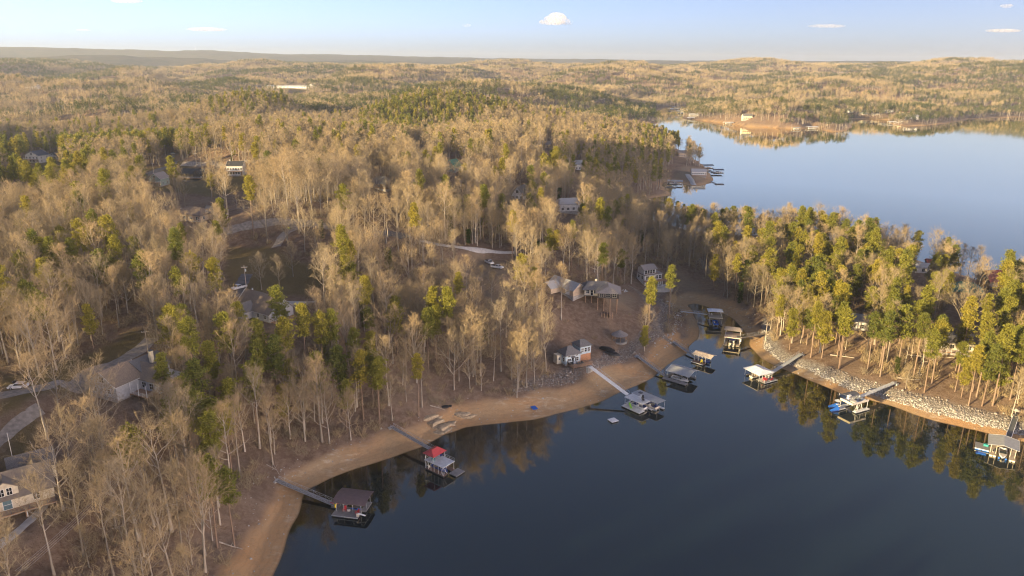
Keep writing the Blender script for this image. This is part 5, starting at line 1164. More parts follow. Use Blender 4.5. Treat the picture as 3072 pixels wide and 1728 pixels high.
q = MB(); [q.bar((a, .9, .55), (b, .9, 2.9), .04) for a, b in ((.2, 1.5), (1.5, 2.8), (4.2, 3.0))]; q.build('cross_brace', M_WHITE, I_)
roof_shed(I_, .8, 6.2, 4.0, 8.0, 3.9, 3.5, M_RDARK, .12, .7); rail(I_, [(.8, 3.95), (6.0, 3.95)], 3.2, M_WHITE, .8); posts(I_, [(.9, 4.1), (6.1, 4.1), (.9, 7.9), (6.1, 7.9)], 3.2, 3.9, M_WHITE, .05)
for i, (x_, y_, rz, ll) in enumerate(((-4.4, 4.6, 2.9, 'bright blue slide running off the side platform of the white sun-deck dock'), (-2.6, 6.8, 2.75, 'bright blue slide beside the white umbrella of the sun-deck dock'))):
    r_ = at_dock(I_, 'water_slide', x_, y_, .1, rz, ll, 'slide'); MB().add([(-1.3, -.5, 1.3), (-1.3, .5, 1.3), (1.6, .5, .15), (1.6, -.5, .15), (-1.3, -.5, .0), (-1.3, .5, .0), (1.6, .5, .0), (1.6, -.5, .0)], [(0, 3, 2, 1), (4, 5, 6, 7), (0, 1, 5, 4), (1, 2, 6, 5), (2, 3, 7, 6), (3, 0, 4, 7)]).build('chute', M_BLUE, r_, .05); MB().box(-1.3, 1.5, -.58, -.504, 0, .3).box(-1.3, 1.5, .504, .58, 0, .3).build('side_tube', M_NAVY, r_)
for i, (x_, y_) in enumerate(((2.8, 2.9), (3.9, 2.2))):
    r_ = at_dock(I_, 'sun_lounger', x_, y_, 3.2, .4, 'dark sun lounger lying on the white upper deck', 'lounger', 'dark loungers of the sun deck'); MB().box(-.9, .4, -.32, .32, .25, .32).build('seat', M_DARKM, r_); MB().add([(.4, -.32, .32), (.4, .32, .32), (.95, .32, .75), (.95, -.32, .75), (.4, -.32, .25), (.4, .32, .25), (.95, .32, .68), (.95, -.32, .68)], [(0, 3, 2, 1), (4, 5, 6, 7), (0, 1, 5, 4), (1, 2, 6, 5), (2, 3, 7, 6), (3, 0, 4, 7)]).build('backrest', M_DARKM, r_); [MB().box(a, a + .05, b, b + .05, 0, .247).build('leg', M_DARKM, r_) for a in (-.85, .3) for b in (-.3, .25)]
r_ = at_dock(I_, 'hot_tub', .6, 2.0, 3.2, .4, 'round grey covered tub on the white upper deck', 'tub'); MB().bar((0, 0, 0), (0, 0, .55), 1.0, 14).build('tub', M_GALV, r_); MB().bar((0, 0, .553), (0, 0, .62), .95, 14).build('cover', M_CUSH, r_)
r_ = at_dock(I_, 'cabinet', 1.6, 4.6, 3.2, .1, 'tall white locker under the dark bowed roof', 'locker'); MB().box(-.7, .7, -.35, .35, 0, 1.3).build('body', M_WHITE, r_); MB().box(-.62, -.03, -.385, -.353, .1, 1.2).build('door', M_CUSH, r_); MB().box(.03, .62, -.385, -.353, .1, 1.2).build('door', M_CUSH, r_)
r_ = at_dock(I_, 'round_table', -1.6, 6.0, .5, 0, 'white round table under a grey parasol at the sun-deck dock', 'table'); MB().bar((0, 0, .7), (0, 0, .76), .6, 12).build('table_top', M_WHITE, r_); MB().bar((0, 0, 0), (0, 0, 2.2), .03).build('pole', M_WHITE, r_); MB().bar((0, 0, 2.0), (0, 0, 2.6), 1.2, 10, .05).build('parasol', M_GALV, r_)
gangway(G(2682, 1154) + (0, 0, .8), loc2w(I_, 6.2, 4.2, 3.2), 1.5, M_DECKW, M_GALV, 'white gangway rising over the pale stones to the sun-deck dock', (0, 1))
# ---- J: grey gabled dock at the right
o_, yaw, L_ = frame((2978, 1365), (3019, 1375), .5)
J_ = empty('boat_dock', o_, yaw, 'boat dock with a light grey gable roof and wooden side deck', 'dock', 'boat docks in the cove')
deck(J_, -.9, .9, 0, 7.0, .5, M_DECKT, 'finger', fm=M_WHITE); deck(J_, 4.0, 5.6, -.4, 7.0, .5, M_DECKT, 'finger', fm=M_WHITE); deck(J_, -.9, 5.6, 7.05, 8.2, .5, M_DECKT); deck(J_, -4.6, -.95, 2.2, 6.6, .5, M_DECKG, 'side_deck', fm=M_BLUE)
MB().box(-4.6, -.95, 2.13, 2.197, .28, .54).build('edge_board', M_WHITE, J_)
roof_gable(J_, -1.6, 6.2, 1.2, 8.8, 3.0, .75, M_RGREY, 'y', .1, .0, M_GALV); posts(J_, [(-.7, 1.4), (.7, 1.4), (4.2, 1.4), (5.4, 1.4), (-.7, 7.9), (5.4, 7.9), (2.5, 7.9)], .5, 3.1, M_CUSH, .08)
runabout(J_, 2.45, 2.6, .15, rad(-90), 'white motor boat with blue fenders under the light grey gable roof', M_WHITE, 6.4, 2.2, M_CUSH)
for x_ in (1.6, 3.3):
    r_ = at_dock(J_, 'boat_fender', x_, -.5, .1, 0, 'blue fender hanging at the bow of the white motor boat', 'fender', 'blue fenders'); MB().sphere((0, 0, .25), .3, .3, .3, 10, 6).build('ball', M_BLUE, r_, smooth=True); MB().bar((0, 0, .5), (0, .3, .8), .02).build('rope', M_WHITE, r_)
r_ = at_dock(J_, 'storage_tub', -1.9, 5.2, .5, .1, 'teal plastic tub on the wooden side deck', 'tub'); MB().box(-.6, .6, -.4, .4, 0, .55).build('body', M_TEAL, r_); MB().box(-.63, .63, -.43, .43, .553, .62).build('lid', M_TEAL, r_)
kayak(J_, .1, 2.6, .5, rad(90), M_CUSH, 'tan kayak standing on the finger of the light grey dock', L_=2.6)
r_ = at_dock(J_, 'floating_mat', -2.9, .2, .12, .0, 'blue foam swim mat floating beside the wooden side deck', 'swim mat'); MB().box(-1.3, 1.3, -.8, .8, -.05, .06).build('foam_pad', M_BLUE, r_, .03); MB().box(-1.3, -.9, -.8, .8, .063, .12).build('pillow_roll', M_NAVY, r_, .03)
gangway(G(3046, 1256) + (0, 0, .8), loc2w(J_, 3.0, 8.0, .7), 1.4, M_DARKM, M_WHITE, 'gangway with white rails and dark deck to the light grey dock', (1, 1), False, .5)
# ---- swim raft
p_ = P(1839, 1263); r_ = empty('swim_raft', p_, rad(28), 'square white swim raft floating on open water', 'raft'); MB().box(-1.35, 1.35, -1.3, 1.3, .25, .42).build('deck', M_WHITE, r_, .05); MB().box(-1.2, 1.2, -1.15, 1.15, -.2, .247).build('float', M_FOAM, r_)
# ---- blue raft on the beach and other beach things
p_ = G(1600, 1222); r_ = empty('beached_mat', p_ + (0, 0, .12), rad(112), 'blue rectangular float mat lying on the orange beach', 'float mat'); MB().box(-2.0, 1.3, -.9, .9, 0, .14).build('foam_pad', M_BLUE, r_, .03); MB().box(1.303, 2.3, -1.0, 1.0, 0, .3).build('rolled_end', M_BLACK, r_, .08)
p_ = G(1336, 1222); r_ = empty('tarp_heap', p_, .3, 'black tarpaulin heap at the wooded edge of the beach', 'tarpaulin'); MB().sphere((0, 0, .2), 1.5, .7, .5, 10, 5).build('tarp', M_BLACK, r_); MB().sphere((1.6, .3, .1), .7, .5, .35, 8, 5).build('fold', M_BLACK, r_)
# ================================================================== HOUSES
def sid(name, col): return ridged(name, col, .18, 'Z', .7, .35)
W_BLUE = sid('pale_blue_siding', (.42, .53, .60)); W_GREY = sid('light_grey_siding', (.52, .53, .55)); W_CREAM = sid('cream_siding', (.66, .60, .47)); W_WHITE = sid('white_siding', (.76, .75, .72))
W_TAN = sid('tan_siding', (.55, .44, .32)); W_STONE = mat('grey_stone_wall', (.40, .38, .36), .9, .25, 2.5, bump=.5); W_BRICK = mat('orange_brick', (.42, .215, .12), .9, .2, 6.0, bump=.4); W_DARK = sid('dark_timber', (.085, .075, .07)); W_GREEN = sid('grey_green_siding', (.30, .37, .33)); W_BROWN = sid('brown_timber', (.24, .15, .10))
R_SHING = mat('grey_shingles', (.17, .165, .165), .9, .2, 4.0, bump=.4); R_BROWNS = mat('brown_shingles', (.26, .205, .155), .9, .2, 4.0, bump=.4); R_BLACK = mat('black_shingles', (.055, .058, .065), .85, .2, 4.0, bump=.4); R_LIGHT = mat('pale_grey_shingles', (.42, .42, .41), .9, .15, 4.0, bump=.3); R_NAVY = mat('slate_blue_shingles', (.08, .095, .13), .85, .2, 4.0, bump=.3)
R_METAL = ridged('brown_standing_seam', (.22, .19, .16), .5, 'X', .4, .6); R_GREEN = ridged('green_standing_seam', (.085, .27, .18), .5, 'X', .4, .5); R_RED = ridged('rust_red_roof', (.30, .085, .06), .5, 'X', .5, .5); R_TAUPE = mat('taupe_shingles', (.30, .27, .25), .9, .15, 4.0, bump=.3)
M_WOOD = ridged('cedar_deck', (.40, .25, .16), .14, 'X', .8, .3); M_WOODP = mat('cedar_post', (.42, .28, .18), .8, .15)
def gable_wall(root, x0, x1, y0, y1, z0, z1, rise, axis, m, name='wall', hip=False):
    q = MB()
    if rise <= 0 or hip: q.box(x0, x1, y0, y1, z0, z1)
    elif axis == 'x': c_ = (y0 + y1) / 2; q.prof([(y0, z0), (y1, z0), (y1, z1), (c_, z1 + rise), (y0, z1)], x0, x1)
    else:
        c_ = (x0 + x1) / 2; n0 = [(x0, z0), (x1, z0), (x1, z1), (c_, z1 + rise), (x0, z1)]
        q.add([(a, y0, b) for a, b in n0] + [(a, y1, b) for a, b in n0], [(0, 1, 2, 3, 4), (9, 8, 7, 6, 5)] + [(k, 5 + k, 5 + (k + 1) % 5, (k + 1) % 5) for k in range(5)])
    return q.build(name, m, root)
def block(root, x0, x1, y0, y1, z0, hw, rise, axis, wm, rm, over=.45, hip=0.0, trim=None, wname='wall'):
    w_ = gable_wall(root, x0, x1, y0, y1, z0, z0 + hw, rise * .97, axis, wm, wname, hip > 0)
    if axis == 'x': sl = rise / ((y1 - y0) / 2); ex, ey = (over if not hip else over), over
    else: sl = rise / ((x1 - x0) / 2); ex, ey = over, over
    if rm: roof_gable(root, x0 - ex, x1 + ex, y0 - ey, y1 + ey, z0 + hw - sl * over + .12, rise + sl * over, rm, axis, .14, hip, trim)
    return w_
def win(root, face, s_, z_, w_, h_, bl, fm=None, pm=None, mull=1, name='window'):
    """window on a block's face; bl = (x0, x1, y0, y1), s_ = place along the face, z_ = sill"""
    x0, x1, y0, y1 = bl; fm = fm or M_WHITE; pm = pm or M_GLASS
    def bx(mb, a0, a1, c0, c1, d0, d1):
        if face == 'S': mb.box(a0, a1, y0 - d1, y0 - d0, c0, c1)
        elif face == 'N': mb.box(a0, a1, y1 + d0, y1 + d1, c0, c1)
        elif face == 'W': mb.box(x0 - d1, x0 - d0, a0, a1, c0, c1)
        else: mb.box(x1 + d0, x1 + d1, a0, a1, c0, c1)
    f_ = MB(); b_ = .09
    bx(f_, s_ - w_ / 2 - b_, s_ + w_ / 2 + b_, z_ - b_, z_, .004, .07); bx(f_, s_ - w_ / 2 - b_, s_ + w_ / 2 + b_, z_ + h_, z_ + h_ + b_, .004, .07)
    bx(f_, s_ - w_ / 2 - b_, s_ - w_ / 2, z_ + .002, z_ + h_ - .002, .004, .07); bx(f_, s_ + w_ / 2, s_ + w_ / 2 + b_, z_ + .002, z_ + h_ - .002, .004, .07)
    for k in range(mull): xm = s_ - w_ / 2 + w_ * (k + 1) / (mull + 1); bx(f_, xm - .035, xm + .035, z_ + .003, z_ + h_ - .003, .004, .066)
    if h_ > .9: bx(f_, s_ - w_ / 2 + .002, s_ + w_ / 2 - .002, z_ + h_ / 2 - .03, z_ + h_ / 2 + .03, .004, .062)
    o = f_.build(name, fm, root); p_ = MB(); bx(p_, s_ - w_ / 2 + .004, s_ + w_ / 2 - .004, z_ + .004, z_ + h_ - .004, .006, .03); p_.build('pane', pm, o); return o
def door(root, face, s_, z_, bl, m, w_=.95, h_=2.1):
    o = win(root, face, s_, z_ + .05, w_, h_, bl, M_WHITE, m, 0, 'door'); return o
def chimney(root, x_, y_, z0, z1, m, w_=.9):
    o = MB().box(x_ - w_ / 2, x_ + w_ / 2, y_ - w_ / 2, y_ + w_ / 2, z0, z1).build('chimney', m, root); MB().box(x_ - w_ / 2 - .08, x_ + w_ / 2 + .08, y_ - w_ / 2 - .08, y_ + w_ / 2 + .08, z1 + .003, z1 + .15).build('chimney_cap', M_DARKM, o); return o
def hdeck(root, x0, x1, y0, y1, z, m=None, legs=2.5, rm=None, sides='WSE', h=1.0):
    d_ = MB().box(x0, x1, y0, y1, z - .18, z).build('deck', m or M_WOOD, root)
    for x_, y_ in ((x0 + .12, y0 + .12), (x1 - .12, y0 + .12), ((x0 + x1) / 2, y0 + .12), (x0 + .12, y1 - .12), (x1 - .12, y1 - .12)): MB().bar((x_, y_, z - .18 - legs), (x_, y_, z - .183), .08).build('deck_post', M_WOODP, root)
    path = {'W': [(x0 + .06, y1), (x0 + .06, y0 + .06)], 'S': [(x0 + .06, y0 + .06), (x1 - .06, y0 + .06)], 'E': [(x1 - .06, y0 + .06), (x1 - .06, y1)]}
    for s_ in sides: rail(root, path[s_], z, rm or M_WOODP, h, .045, 3, 'deck_railing', 1.5)
    return d_
def house_at(p_, yaw, label, name='house', group=None): return empty(name, (p_[0], p_[1], p_[2]), yaw, label, 'house', group)
def found(root, x0, x1, y0, y1, m=None, d_=3.2): return MB().box(x0 + .06, x1 - .06, y0 + .06, y1 - .06, -d_, -.003).build('foundation', m or W_STONE, root)

# ---- 1 pale blue lakeside cottage
gz = float(G(1705, 1088)[2]) + .6
p_, q_ = P(1696.4, 1093.6, gz), P(1739.8, 1083.9, gz); yaw = math.atan2(q_[1] - p_[1], q_[0] - p_[0])
h1 = house_at(p_, yaw, 'pale blue cottage with charcoal hip roofs and a cedar deck'); b1 = (0, 6.4, 0, 5.4); b2 = (6.9, 11.6, .9, 6.0)
found(h1, *b1); block(h1, *b1, 0, 3.5, 2.1, 'x', W_BLUE, R_SHING, .4, 2.9); block(h1, *b2, 2.1, 3.2, 1.5, 'x', W_BLUE, R_SHING, .4, 1.8); MB().box(b2[0] + .03, b2[1] - .03, b2[2] + .03, b2[3] - .03, -2.5, 2.097).build('brick_base', W_BRICK, h1)
MB().box(6.404, 6.896, 2, 5, 0, 3).build('link_wall', W_BLUE, h1)
win(h1, 'S', 1.5, .5, 1.5, 1.4, b1); win(h1, 'S', 4.8, .6, 1.5, 1.4, b1); door(h1, 'S', 3.1, 0, b1, M_GLASS); [win(h1, 'S', s_, 2.55, w_, .4, b1, mull=0) for s_, w_ in ((1.5, 1.2), (3.1, .5), (4.8, 1.2))]
[win(h1, 'W', s_, .7, .8, 1.5, b1, mull=0) for s_ in (1.2, 3.4)]; [win(h1, 'W', s_, 2.6, .6, .4, b1, mull=0) for s_ in (1.2, 3.2)]
[win(h1, 'S', s_, 2.9, .95, 1.5, b2, mull=0 if s_ == 9.2 else 1) for s_ in (7.8, 9.2, 10.6)]
MB().add([(2.4, -.9, 2.35), (3.8, -.9, 2.35), (3.8, -.02, 2.75), (2.4, -.02, 2.75), (2.4, -.9, 2.25), (3.8, -.9, 2.25), (3.8, -.02, 2.3), (2.4, -.02, 2.3)], [(0, 1, 2, 3), (7, 6, 5, 4), (0, 4, 5, 1), (1, 5, 6, 2), (3, 7, 4, 0)]).build('door_hood', R_SHING, h1)
MB().box(-1.9, -.05, 2.6, 5.0, -.5, 2.9).build('cream_bay', W_CREAM, h1); win(h1, 'S', -1.0, .9, .8, 1.1, (-1.9, -.05, 2.6, 5.0), mull=0)
hdeck(h1, .6, 9.0, -4.2, -.08, .15, legs=3.0); MB().box(2.6, 3.7, -1.3, -.2, .153, .5).build('door_step', M_WHITE, h1)
r_ = empty('hot_tub', loc2w(h1, 1.5, -1.0, .15), yaw, 'dark hot tub with a white lid on the cottage deck', 'hot tub'); MB().box(-.85, .85, -.8, .7, 0, .85).build('tub', M_BLACK, r_, .06); MB().box(-.8, .8, 0, .68, .853, .95).build('lid', M_WHITE, r_)
for i, (x_, y_) in enumerate(((3.4, -2.6), (4.6, -2.9), (5.8, -2.3), (7.6, -2.2))): chair(h1, x_, y_, .15, .8 * i, M_DARKM if i < 3 else M_WOODP, ('dark patio chair on the cottage deck nearest the hot tub', 'dark patio chair in the middle of the cottage deck', 'dark patio chair below the right cottage window on the deck', 'brown patio chair by the gangway gate on the cottage deck')[i])
# ---- 2 cream house on tall posts with its long pale garage roof
p_ = G(1800, 905); h2 = house_at(p_ + (0, 0, 3.0), rad(-6), 'cream house on tall dark posts under a wide grey roof'); b = (-6.5, 4, -1.5, 6.5)
block(h2, *b, 0, 3.0, 2.0, 'x', W_CREAM, R_SHING, 1.0, 2.6); block(h2, -1.2, 7.4, -5.0, 3.4, .15, 2.6, 1.9, 'y', None or W_DARK, R_TAUPE, .9, 2.2, wname='porch_wall'); chimney(h2, -2.0, 2.8, 3.0, 6.0, W_CREAM)
[MB().bar((x_, y_, -6.5), (x_, y_, .1), .16, 6).build('house_post', M_WOODP, h2) for x_ in (-6, -3.5, -1, 1.5, 4, 6.8) for y_ in (-4.7, -1.3) if not (y_ < -2 and x_ < -1.2)]
[win(h2, 'S', s_, .9, w_, 1.3, b) for s_, w_ in ((-5.2, 1.1), (-2.0, 1.4))]; door(h2, 'S', -3.5, .1, b, M_GLASS); [win(h2, 'S', s_, .7, 1.6, 1.5, (-1.2, 7.4, -5.0, 3.4), W_CREAM) for s_ in (0.4, 3.0, 5.6)]; [win(h2, 'E', s_, .8, 1.2, 1.3, (-1.2, 7.4, -5.0, 3.4)) for s_ in (-3.2, 0)]
MB().box(-6.6, 4.1, -1.6, 6.6, -.25, -.004).build('floor_frame', W_DARK, h2)
[MB().box(.6 + i * 1.1, .95 + i * 1.1, -7.4, -5.5, -7.5, -5.6).build('retaining_timber', M_WOODP, h2) for i in range(5)]
p_ = G(1700, 872); h2b = house_at(p_, rad(-52), 'L-shaped garage with a pale metal roof beside the house on posts', 'garage'); b = (-7.5, 7.5, -3.2, 3.2); found(h2b, *b); block(h2b, *b, 0, 2.7, 2.3, 'x', W_TAN, M_RWHITE if False else R_LIGHT, .6); b_ = (-6.8, -.4, -8.4, -3.25); block(h2b, *b_, 0, 2.5, 2.0, 'y', W_TAN, R_LIGHT, .5); [win(h2b, 'W', s_, .4, 1.6, 1.8, b) for s_ in (-1.4, 1.4)]; door(h2b, 'S', 4, 0, b, M_WHITE, 2.4, 2.1)
# ---- 3 three-level white house with decks
p_ = G(1958, 858); h3 = house_at(p_ + (0, 0, .3), rad(24), 'three-level white house with timber balconies above a concrete pad'); b = (-5, 5, 0, 7); found(h3, *b); block(h3, *b, 0, 5.6, 0, 'x', W_WHITE, None); b_ = (-4.6, 2.2, 1.2, 7); block(h3, *b_, 5.62, 2.6, 1.6, 'x', W_WHITE, R_TAUPE, .6); MB().box(-5.4, 5.4, -.4, 7.4, 5.603, 5.618).build('roof_membrane', R_TAUPE, h3); MB().box(2.3, 5.6, -.5, 7.5, 5.62, 5.8).build('flat_roof', R_TAUPE, h3)
hdeck(h3, -5.6, 5.8, -3.2, -.08, 2.9, legs=2.9); rail(h3, [(-5, -.2), (2.2, -.2)], 5.65, M_WOODP, 1.0, .045, 3, 'balcony_railing')
[win(h3, 'S', s_, 3.3, 1.5, 1.7, b) for s_ in (-3.4, -.6, 2.0, 4.0)]; [win(h3, 'S', s_, 5.95, 1.2, 1.7, b_, mull=0) for s_ in (-3.6, -2.1, -.6, .9)]; [win(h3, 'S', s_, .3, 2.0, 2.0, b) for s_ in (-3, 0, 3)]; [win(h3, 'W', s_, 3.4, 1.1, 1.4, b) for s_ in (2, 5)]
[MB().bar((x_, -3.0, -1), (x_, -3.0, 2.7), .12, 6).build('porch_post', M_WHITE, h3) for x_ in (-2.0, 1.2, 3.4)]; o = MB().box(-7, 7.2, -6.5, -.1, -2.6, -.05).build('concrete_pad', M_CONC, h3)
# ---- 4 grey gabled house
rp, rq = P(735, 882, 36), P(832, 908, 36); yaw = math.atan2(rq[1] - rp[1], rq[0] - rp[0])
p_ = G(800, 945); h4 = house_at(p_ + (0, 0, .3), yaw, 'light grey house with a long brown shingle roof and white-trimmed gable'); b = (-9.5, 8.0, -5.0, 5.0); found(h4, *b); block(h4, *b, 0, 3.0, 4.6, 'x', W_GREY, R_BROWNS, .6, trim=M_WHITE)
[win(h4, 'E', s_, 3.6, 1.0, 1.5, b, pm=R_LIGHT, mull=0) for s_ in (-2.0, 0, 2.0)]; hdeck(h4, 8.1, 11.0, -4.8, 4.8, .1, legs=4, sides='S'); [MB().bar((10.6, y_, -4), (10.6, y_, 3.0), .12).build('porch_post', M_WHITE, h4) for y_ in (-4.6, 4.6)]
b_ = (-5.0, -1.0, -8.0, -4.0); block(h4, *b_, 0, 3.0, 2.4, 'y', W_GREY, R_SHING, .4); win(h4, 'S', -3, .8, 1.2, 1.4, b_); [win(h4, 'S', s_, .8, 1.2, 1.4, b) for s_ in (-7.5, 2, 5.5)]; b_ = (-3.5, 1.5, 1.0, 4.4); chimney(h4, -6.8, .2, 5.0, 8.1, M_GALV, .5)
p_ = G(885, 908); o = MB().poly([(-4.5, -1.8, .25), (3.5, -3.2, .25), (8, 1.4, .25), (4.5, 3.2, .25), (-3.5, 2.6, .25)], .4).build('parking_pad', M_CONC); o.location = p_; tag(o, 'pale concrete parking pad behind the grey gabled house', kind='structure')
# ---- 5 grey house with stone chimney
p_ = G(362, 1178); h5 = house_at(p_ + (0, 0, .5), rad(-24), 'grey house with brown roof, square windows and a pale chimney'); b = (-5.5, 4.8, -4.6, 4.2); found(h5, *b); block(h5, *b, 0, 4.2, 3.2, 'y', W_GREY, R_BROWNS, .6, trim=M_WHITE); b_ = (1.6, 12.0, 2.6, 10.0); block(h5, *b_, .4, 3.6, 2.6, 'x', W_GREY, R_BROWNS, .6); b3 = (-4.5, 5.0, 4.25, 12.5); block(h5, *b3, .6, 4.0, 2.6, 'y', W_GREY, R_SHING, .6); chimney(h5, 3.6, 8.2, 6.0, 9.4, W_CREAM)
[win(h5, 'S', s_, z_, w_, h_, b) for s_, z_, w_, h_ in ((-.4, 4.3, 1.6, 1.5), (.4, 2.1, .9, .5), (2.0, 1.5, 1.0, 1.2), (-3.4, 1.2, 1.2, 1.4))]; [win(h5, 'S', s_, 1.2, 1.5, 1.6, b_) for s_ in (6.4, 9.2)]; MB().box(-5.6, 4.9, -4.75, -4.604, -1.6, .6).build('stone_skirt', W_STONE, h5)
hdeck(h5, 4.85, 11.5, -1.0, 2.5, .6, legs=3, rm=M_WHITE); [MB().bar((x_, -.8, .6), (x_, -.8, 4.0), .13).build('porch_post', M_WHITE, h5) for x_ in (5.2, 8.2, 11.2)]; hdeck(h5, -8.6, -5.55, 3.0, 9.5, 1.2, legs=3, sides='WS')
# ---- 6 house with dormers and standing-seam roof
p_ = G(30, 1520); h6 = house_at(p_ + (0, 0, 1.6), rad(38), 'tan house with brown standing-seam roof and a white-windowed dormer'); b = (-9, 8.0, -4.2, 4.2); found(h6, *b, W_STONE, 4.5); block(h6, *b, 0, 2.8, 3.8, 'x', W_CREAM, R_METAL, .5); b_ = (-2.6, 2.0, -4.0, 0.2); block(h6, *b_, 2.9, 1.9, 1.5, 'y', W_CREAM, R_METAL, .4, wname='dormer_wall'); [win(h6, 'S', s_, 3.2, .9, 1.5, b_) for s_ in (-.95, .45)]
b3 = (3.5, 7.5, -.2, 7.5); block(h6, *b3, 0, 3.0, 3.0, 'y', W_CREAM, R_METAL, .4); b4 = (1.2, 9.5, 4.25, 10.0); block(h6, *b4, .2, 3.4, 2.6, 'x', W_CREAM, R_SHING, .4); [win(h6, 'E', s_, 1.0, 1.0, 1.4, b) for s_ in (-2.2, 1.4)]; win(h6, 'E', 7, 3.4, 1.0, 1.2, b4)
[win(h6, 'S', s_, .7, 1.1, 1.5, b) for s_ in (-5.8, 4.8)]; door(h6, 'S', -.3, .1, b, mat('slate_blue_door', (.12, .20, .24), .5, .1), 1.5, 2.1); hdeck(h6, -3.2, 8.0, -6.6, -4.25, .05, legs=4.2, rm=M_DARKM); [MB().bar((x_, -6.4, -4), (x_, -6.4, 0), .1).build('porch_post', M_WHITE, h6) for x_ in (-2.8, 2.6)]
MB().box(-4.5, 1.5, -8.6, -6.7, -4.2, -2.9).build('retaining_wall', M_CONC, h6)
p_ = G(45, 1408); r_ = empty('flagpole', p_, 0, 'white flagpole beside the dormered house', 'pole'); MB().bar((0, 0, 0), (0, 0, 9), .07, 6, .04).build('shaft', M_WHITE, r_); MB().sphere((0, 0, 9.1), .12, .12, .12).build('finial', M_GALV, r_)
# ---- plain houses: pixel of the foot, yaw, length, depth, wall height, roof rise, materials, label ...
def auto_house(u_, v_, yaw, L_, Wd, hw, rise, wm, rm, label, axis='x', hip=0.0, nf=3, ns=2, storeys=1, chim=None, lift=.3, deckz=None, name='house', over=.5, group=None, wing=None, trim=None):
    p_ = G(u_, v_); h_ = house_at(p_ + (0, 0, lift), rad(yaw), label, name, group); b = (-L_ / 2, L_ / 2, -Wd / 2, Wd / 2); found(h_, *b); block(h_, *b, 0, hw, rise, axis, wm, rm, over, hip, trim)
    for k in range(storeys):
        z_ = .8 + k * 2.8
        if z_ + 1.3 > hw + (rise * .5 if axis == 'y' else 0): break
        [win(h_, 'S', -L_ / 2 + L_ * (i + .5) / nf, z_, min(1.3, L_ / nf * .6), 1.35, b) for i in range(nf)]; [win(h_, s_, -Wd / 2 + Wd * (i + .5) / ns, z_, 1.0, 1.35, b) for i in range(ns) for s_ in 'WE']
    if axis == 'y' and rise > 2: win(h_, 'S', 0, hw + rise * .2, min(1.6, L_ * .3), rise * .35, b)
    if axis == 'x' and rise > 2: [win(h_, s_, 0, hw + rise * .18, 1.2, rise * .35, b) for s_ in 'WE']
    door(h_, 'S', L_ * .5 - 1.0, 0, b, W_BROWN)
    if chim: chimney(h_, chim[0], chim[1], hw, hw + rise + 1.0, W_STONE)
    if deckz is not None: hdeck(h_, -L_ / 2, L_ / 2, -Wd / 2 - 2.8, -Wd / 2 - .06, deckz, legs=deckz + 2.5, rm=M_WHITE)
    if wing: x0, x1, y0, y1, wh, wr, wax, wrm = wing; block(h_, x0, x1, y0, y1, 0, wh, wr, wax, wm, wrm, .4, wname='wing_wall')
    return h_
auto_house(585, 658, -20, 15, 9, 3.0, 2.8, W_TAN, R_BROWNS, 'low house with a brown hip roof half hidden by golden trees', hip=4, nf=4, wing=(4, 11, 1, 8, 3.4, 2.4, 'x', R_SHING))
auto_house(480, 556, -8, 8, 10, 4.6, 3.4, W_GREEN, M_RGREY if False else R_TAUPE, 'grey-green gabled house with a glazed gable and long porch', 'y', nf=3, deckz=2.2, lift=.6, trim=M_WHITE)
auto_house(585, 542, -4, 15, 9, 4.2, 3.0, W_DARK, R_BLACK, 'dark timber house with a black roof and long balcony', nf=5, storeys=1, deckz=1.6, lift=1.2, wing=(2.0, 6.2, -6.4, -1, 4.2, 2.4, 'y', R_BLACK))
auto_house(712, 526, 4, 10, 9, 6.2, 2.4, W_WHITE, R_BLACK, 'tall white house with black roof and a dark two-storey porch', nf=6, storeys=2, lift=.6, deckz=2.9, chim=(-4.4, 2), trim=M_WHITE)
auto_house(115, 488, -12, 14, 12, 6.2, 3.6, W_WHITE, R_NAVY, 'large white house with tall gable windows and slate-blue roof', 'y', nf=4, storeys=2, lift=.8, deckz=3.0, trim=M_WHITE)
auto_house(166, 476, -10, 9, 8, 3.2, 3.0, W_WHITE, R_NAVY, 'small white gabled garage beside the large slate-roofed house', 'y', nf=2, name='garage', trim=M_WHITE)
auto_house(395, 500, 15, 13, 8, 3.0, 2.2, W_TAN, R_BROWNS, 'low tan house with a brown roof beside the village street', nf=4)
auto_house(345, 535, -6, 12, 8, 3.0, 2.4, W_STONE, R_SHING, 'low grey house below the village street', nf=3)
auto_house(1563, 408, -35, 9, 9, 4.8, 5.0, W_WHITE, R_LIGHT, 'bright white steep-gabled house on the golden hilltop', 'y', nf=3, storeys=1, trim=M_WHITE)
auto_house(1648, 445, -28, 16, 10, 3.4, 3.4, W_TAN, R_TAUPE, 'wide tan house with several gables on the sunny hill', 'x', nf=5, lift=1, wing=(-7, -1, -7.5, -3, 3.4, 2.8, 'y', R_TAUPE))
auto_house(1738, 508, 18, 12, 9, 5.0, 3.0, W_WHITE, R_LIGHT, 'white house with skylights behind the pines', nf=4, storeys=1)
auto_house(1562, 596, -24, 8, 11, 3.0, 5.2, W_WHITE, R_SHING, 'white A-shaped house with a steep grey roof and brown chimney', 'y', nf=3, chim=(3.2, 1.0), wing=(2.5, 9, -3, 4, 3.2, 2.4, 'x', R_SHING))
auto_house(1703, 632, 16, 14, 11, 4.4, 2.6, W_WHITE, R_LIGHT, 'white house under a long pale grey roof in the bare woods', nf=4, hip=2.0, lift=.8)
auto_house(1148, 562, -30, 15, 11, 3.0, 3.6, W_BROWN, R_SHING, 'brown house with a dark hip roof on the golden ridge', hip=5, nf=4)
auto_house(1358, 512, -30, 10, 9, 3.6, 4.0, W_GREEN, R_GREEN, 'green-roofed gabled cabin among the golden trees', 'y', nf=3)
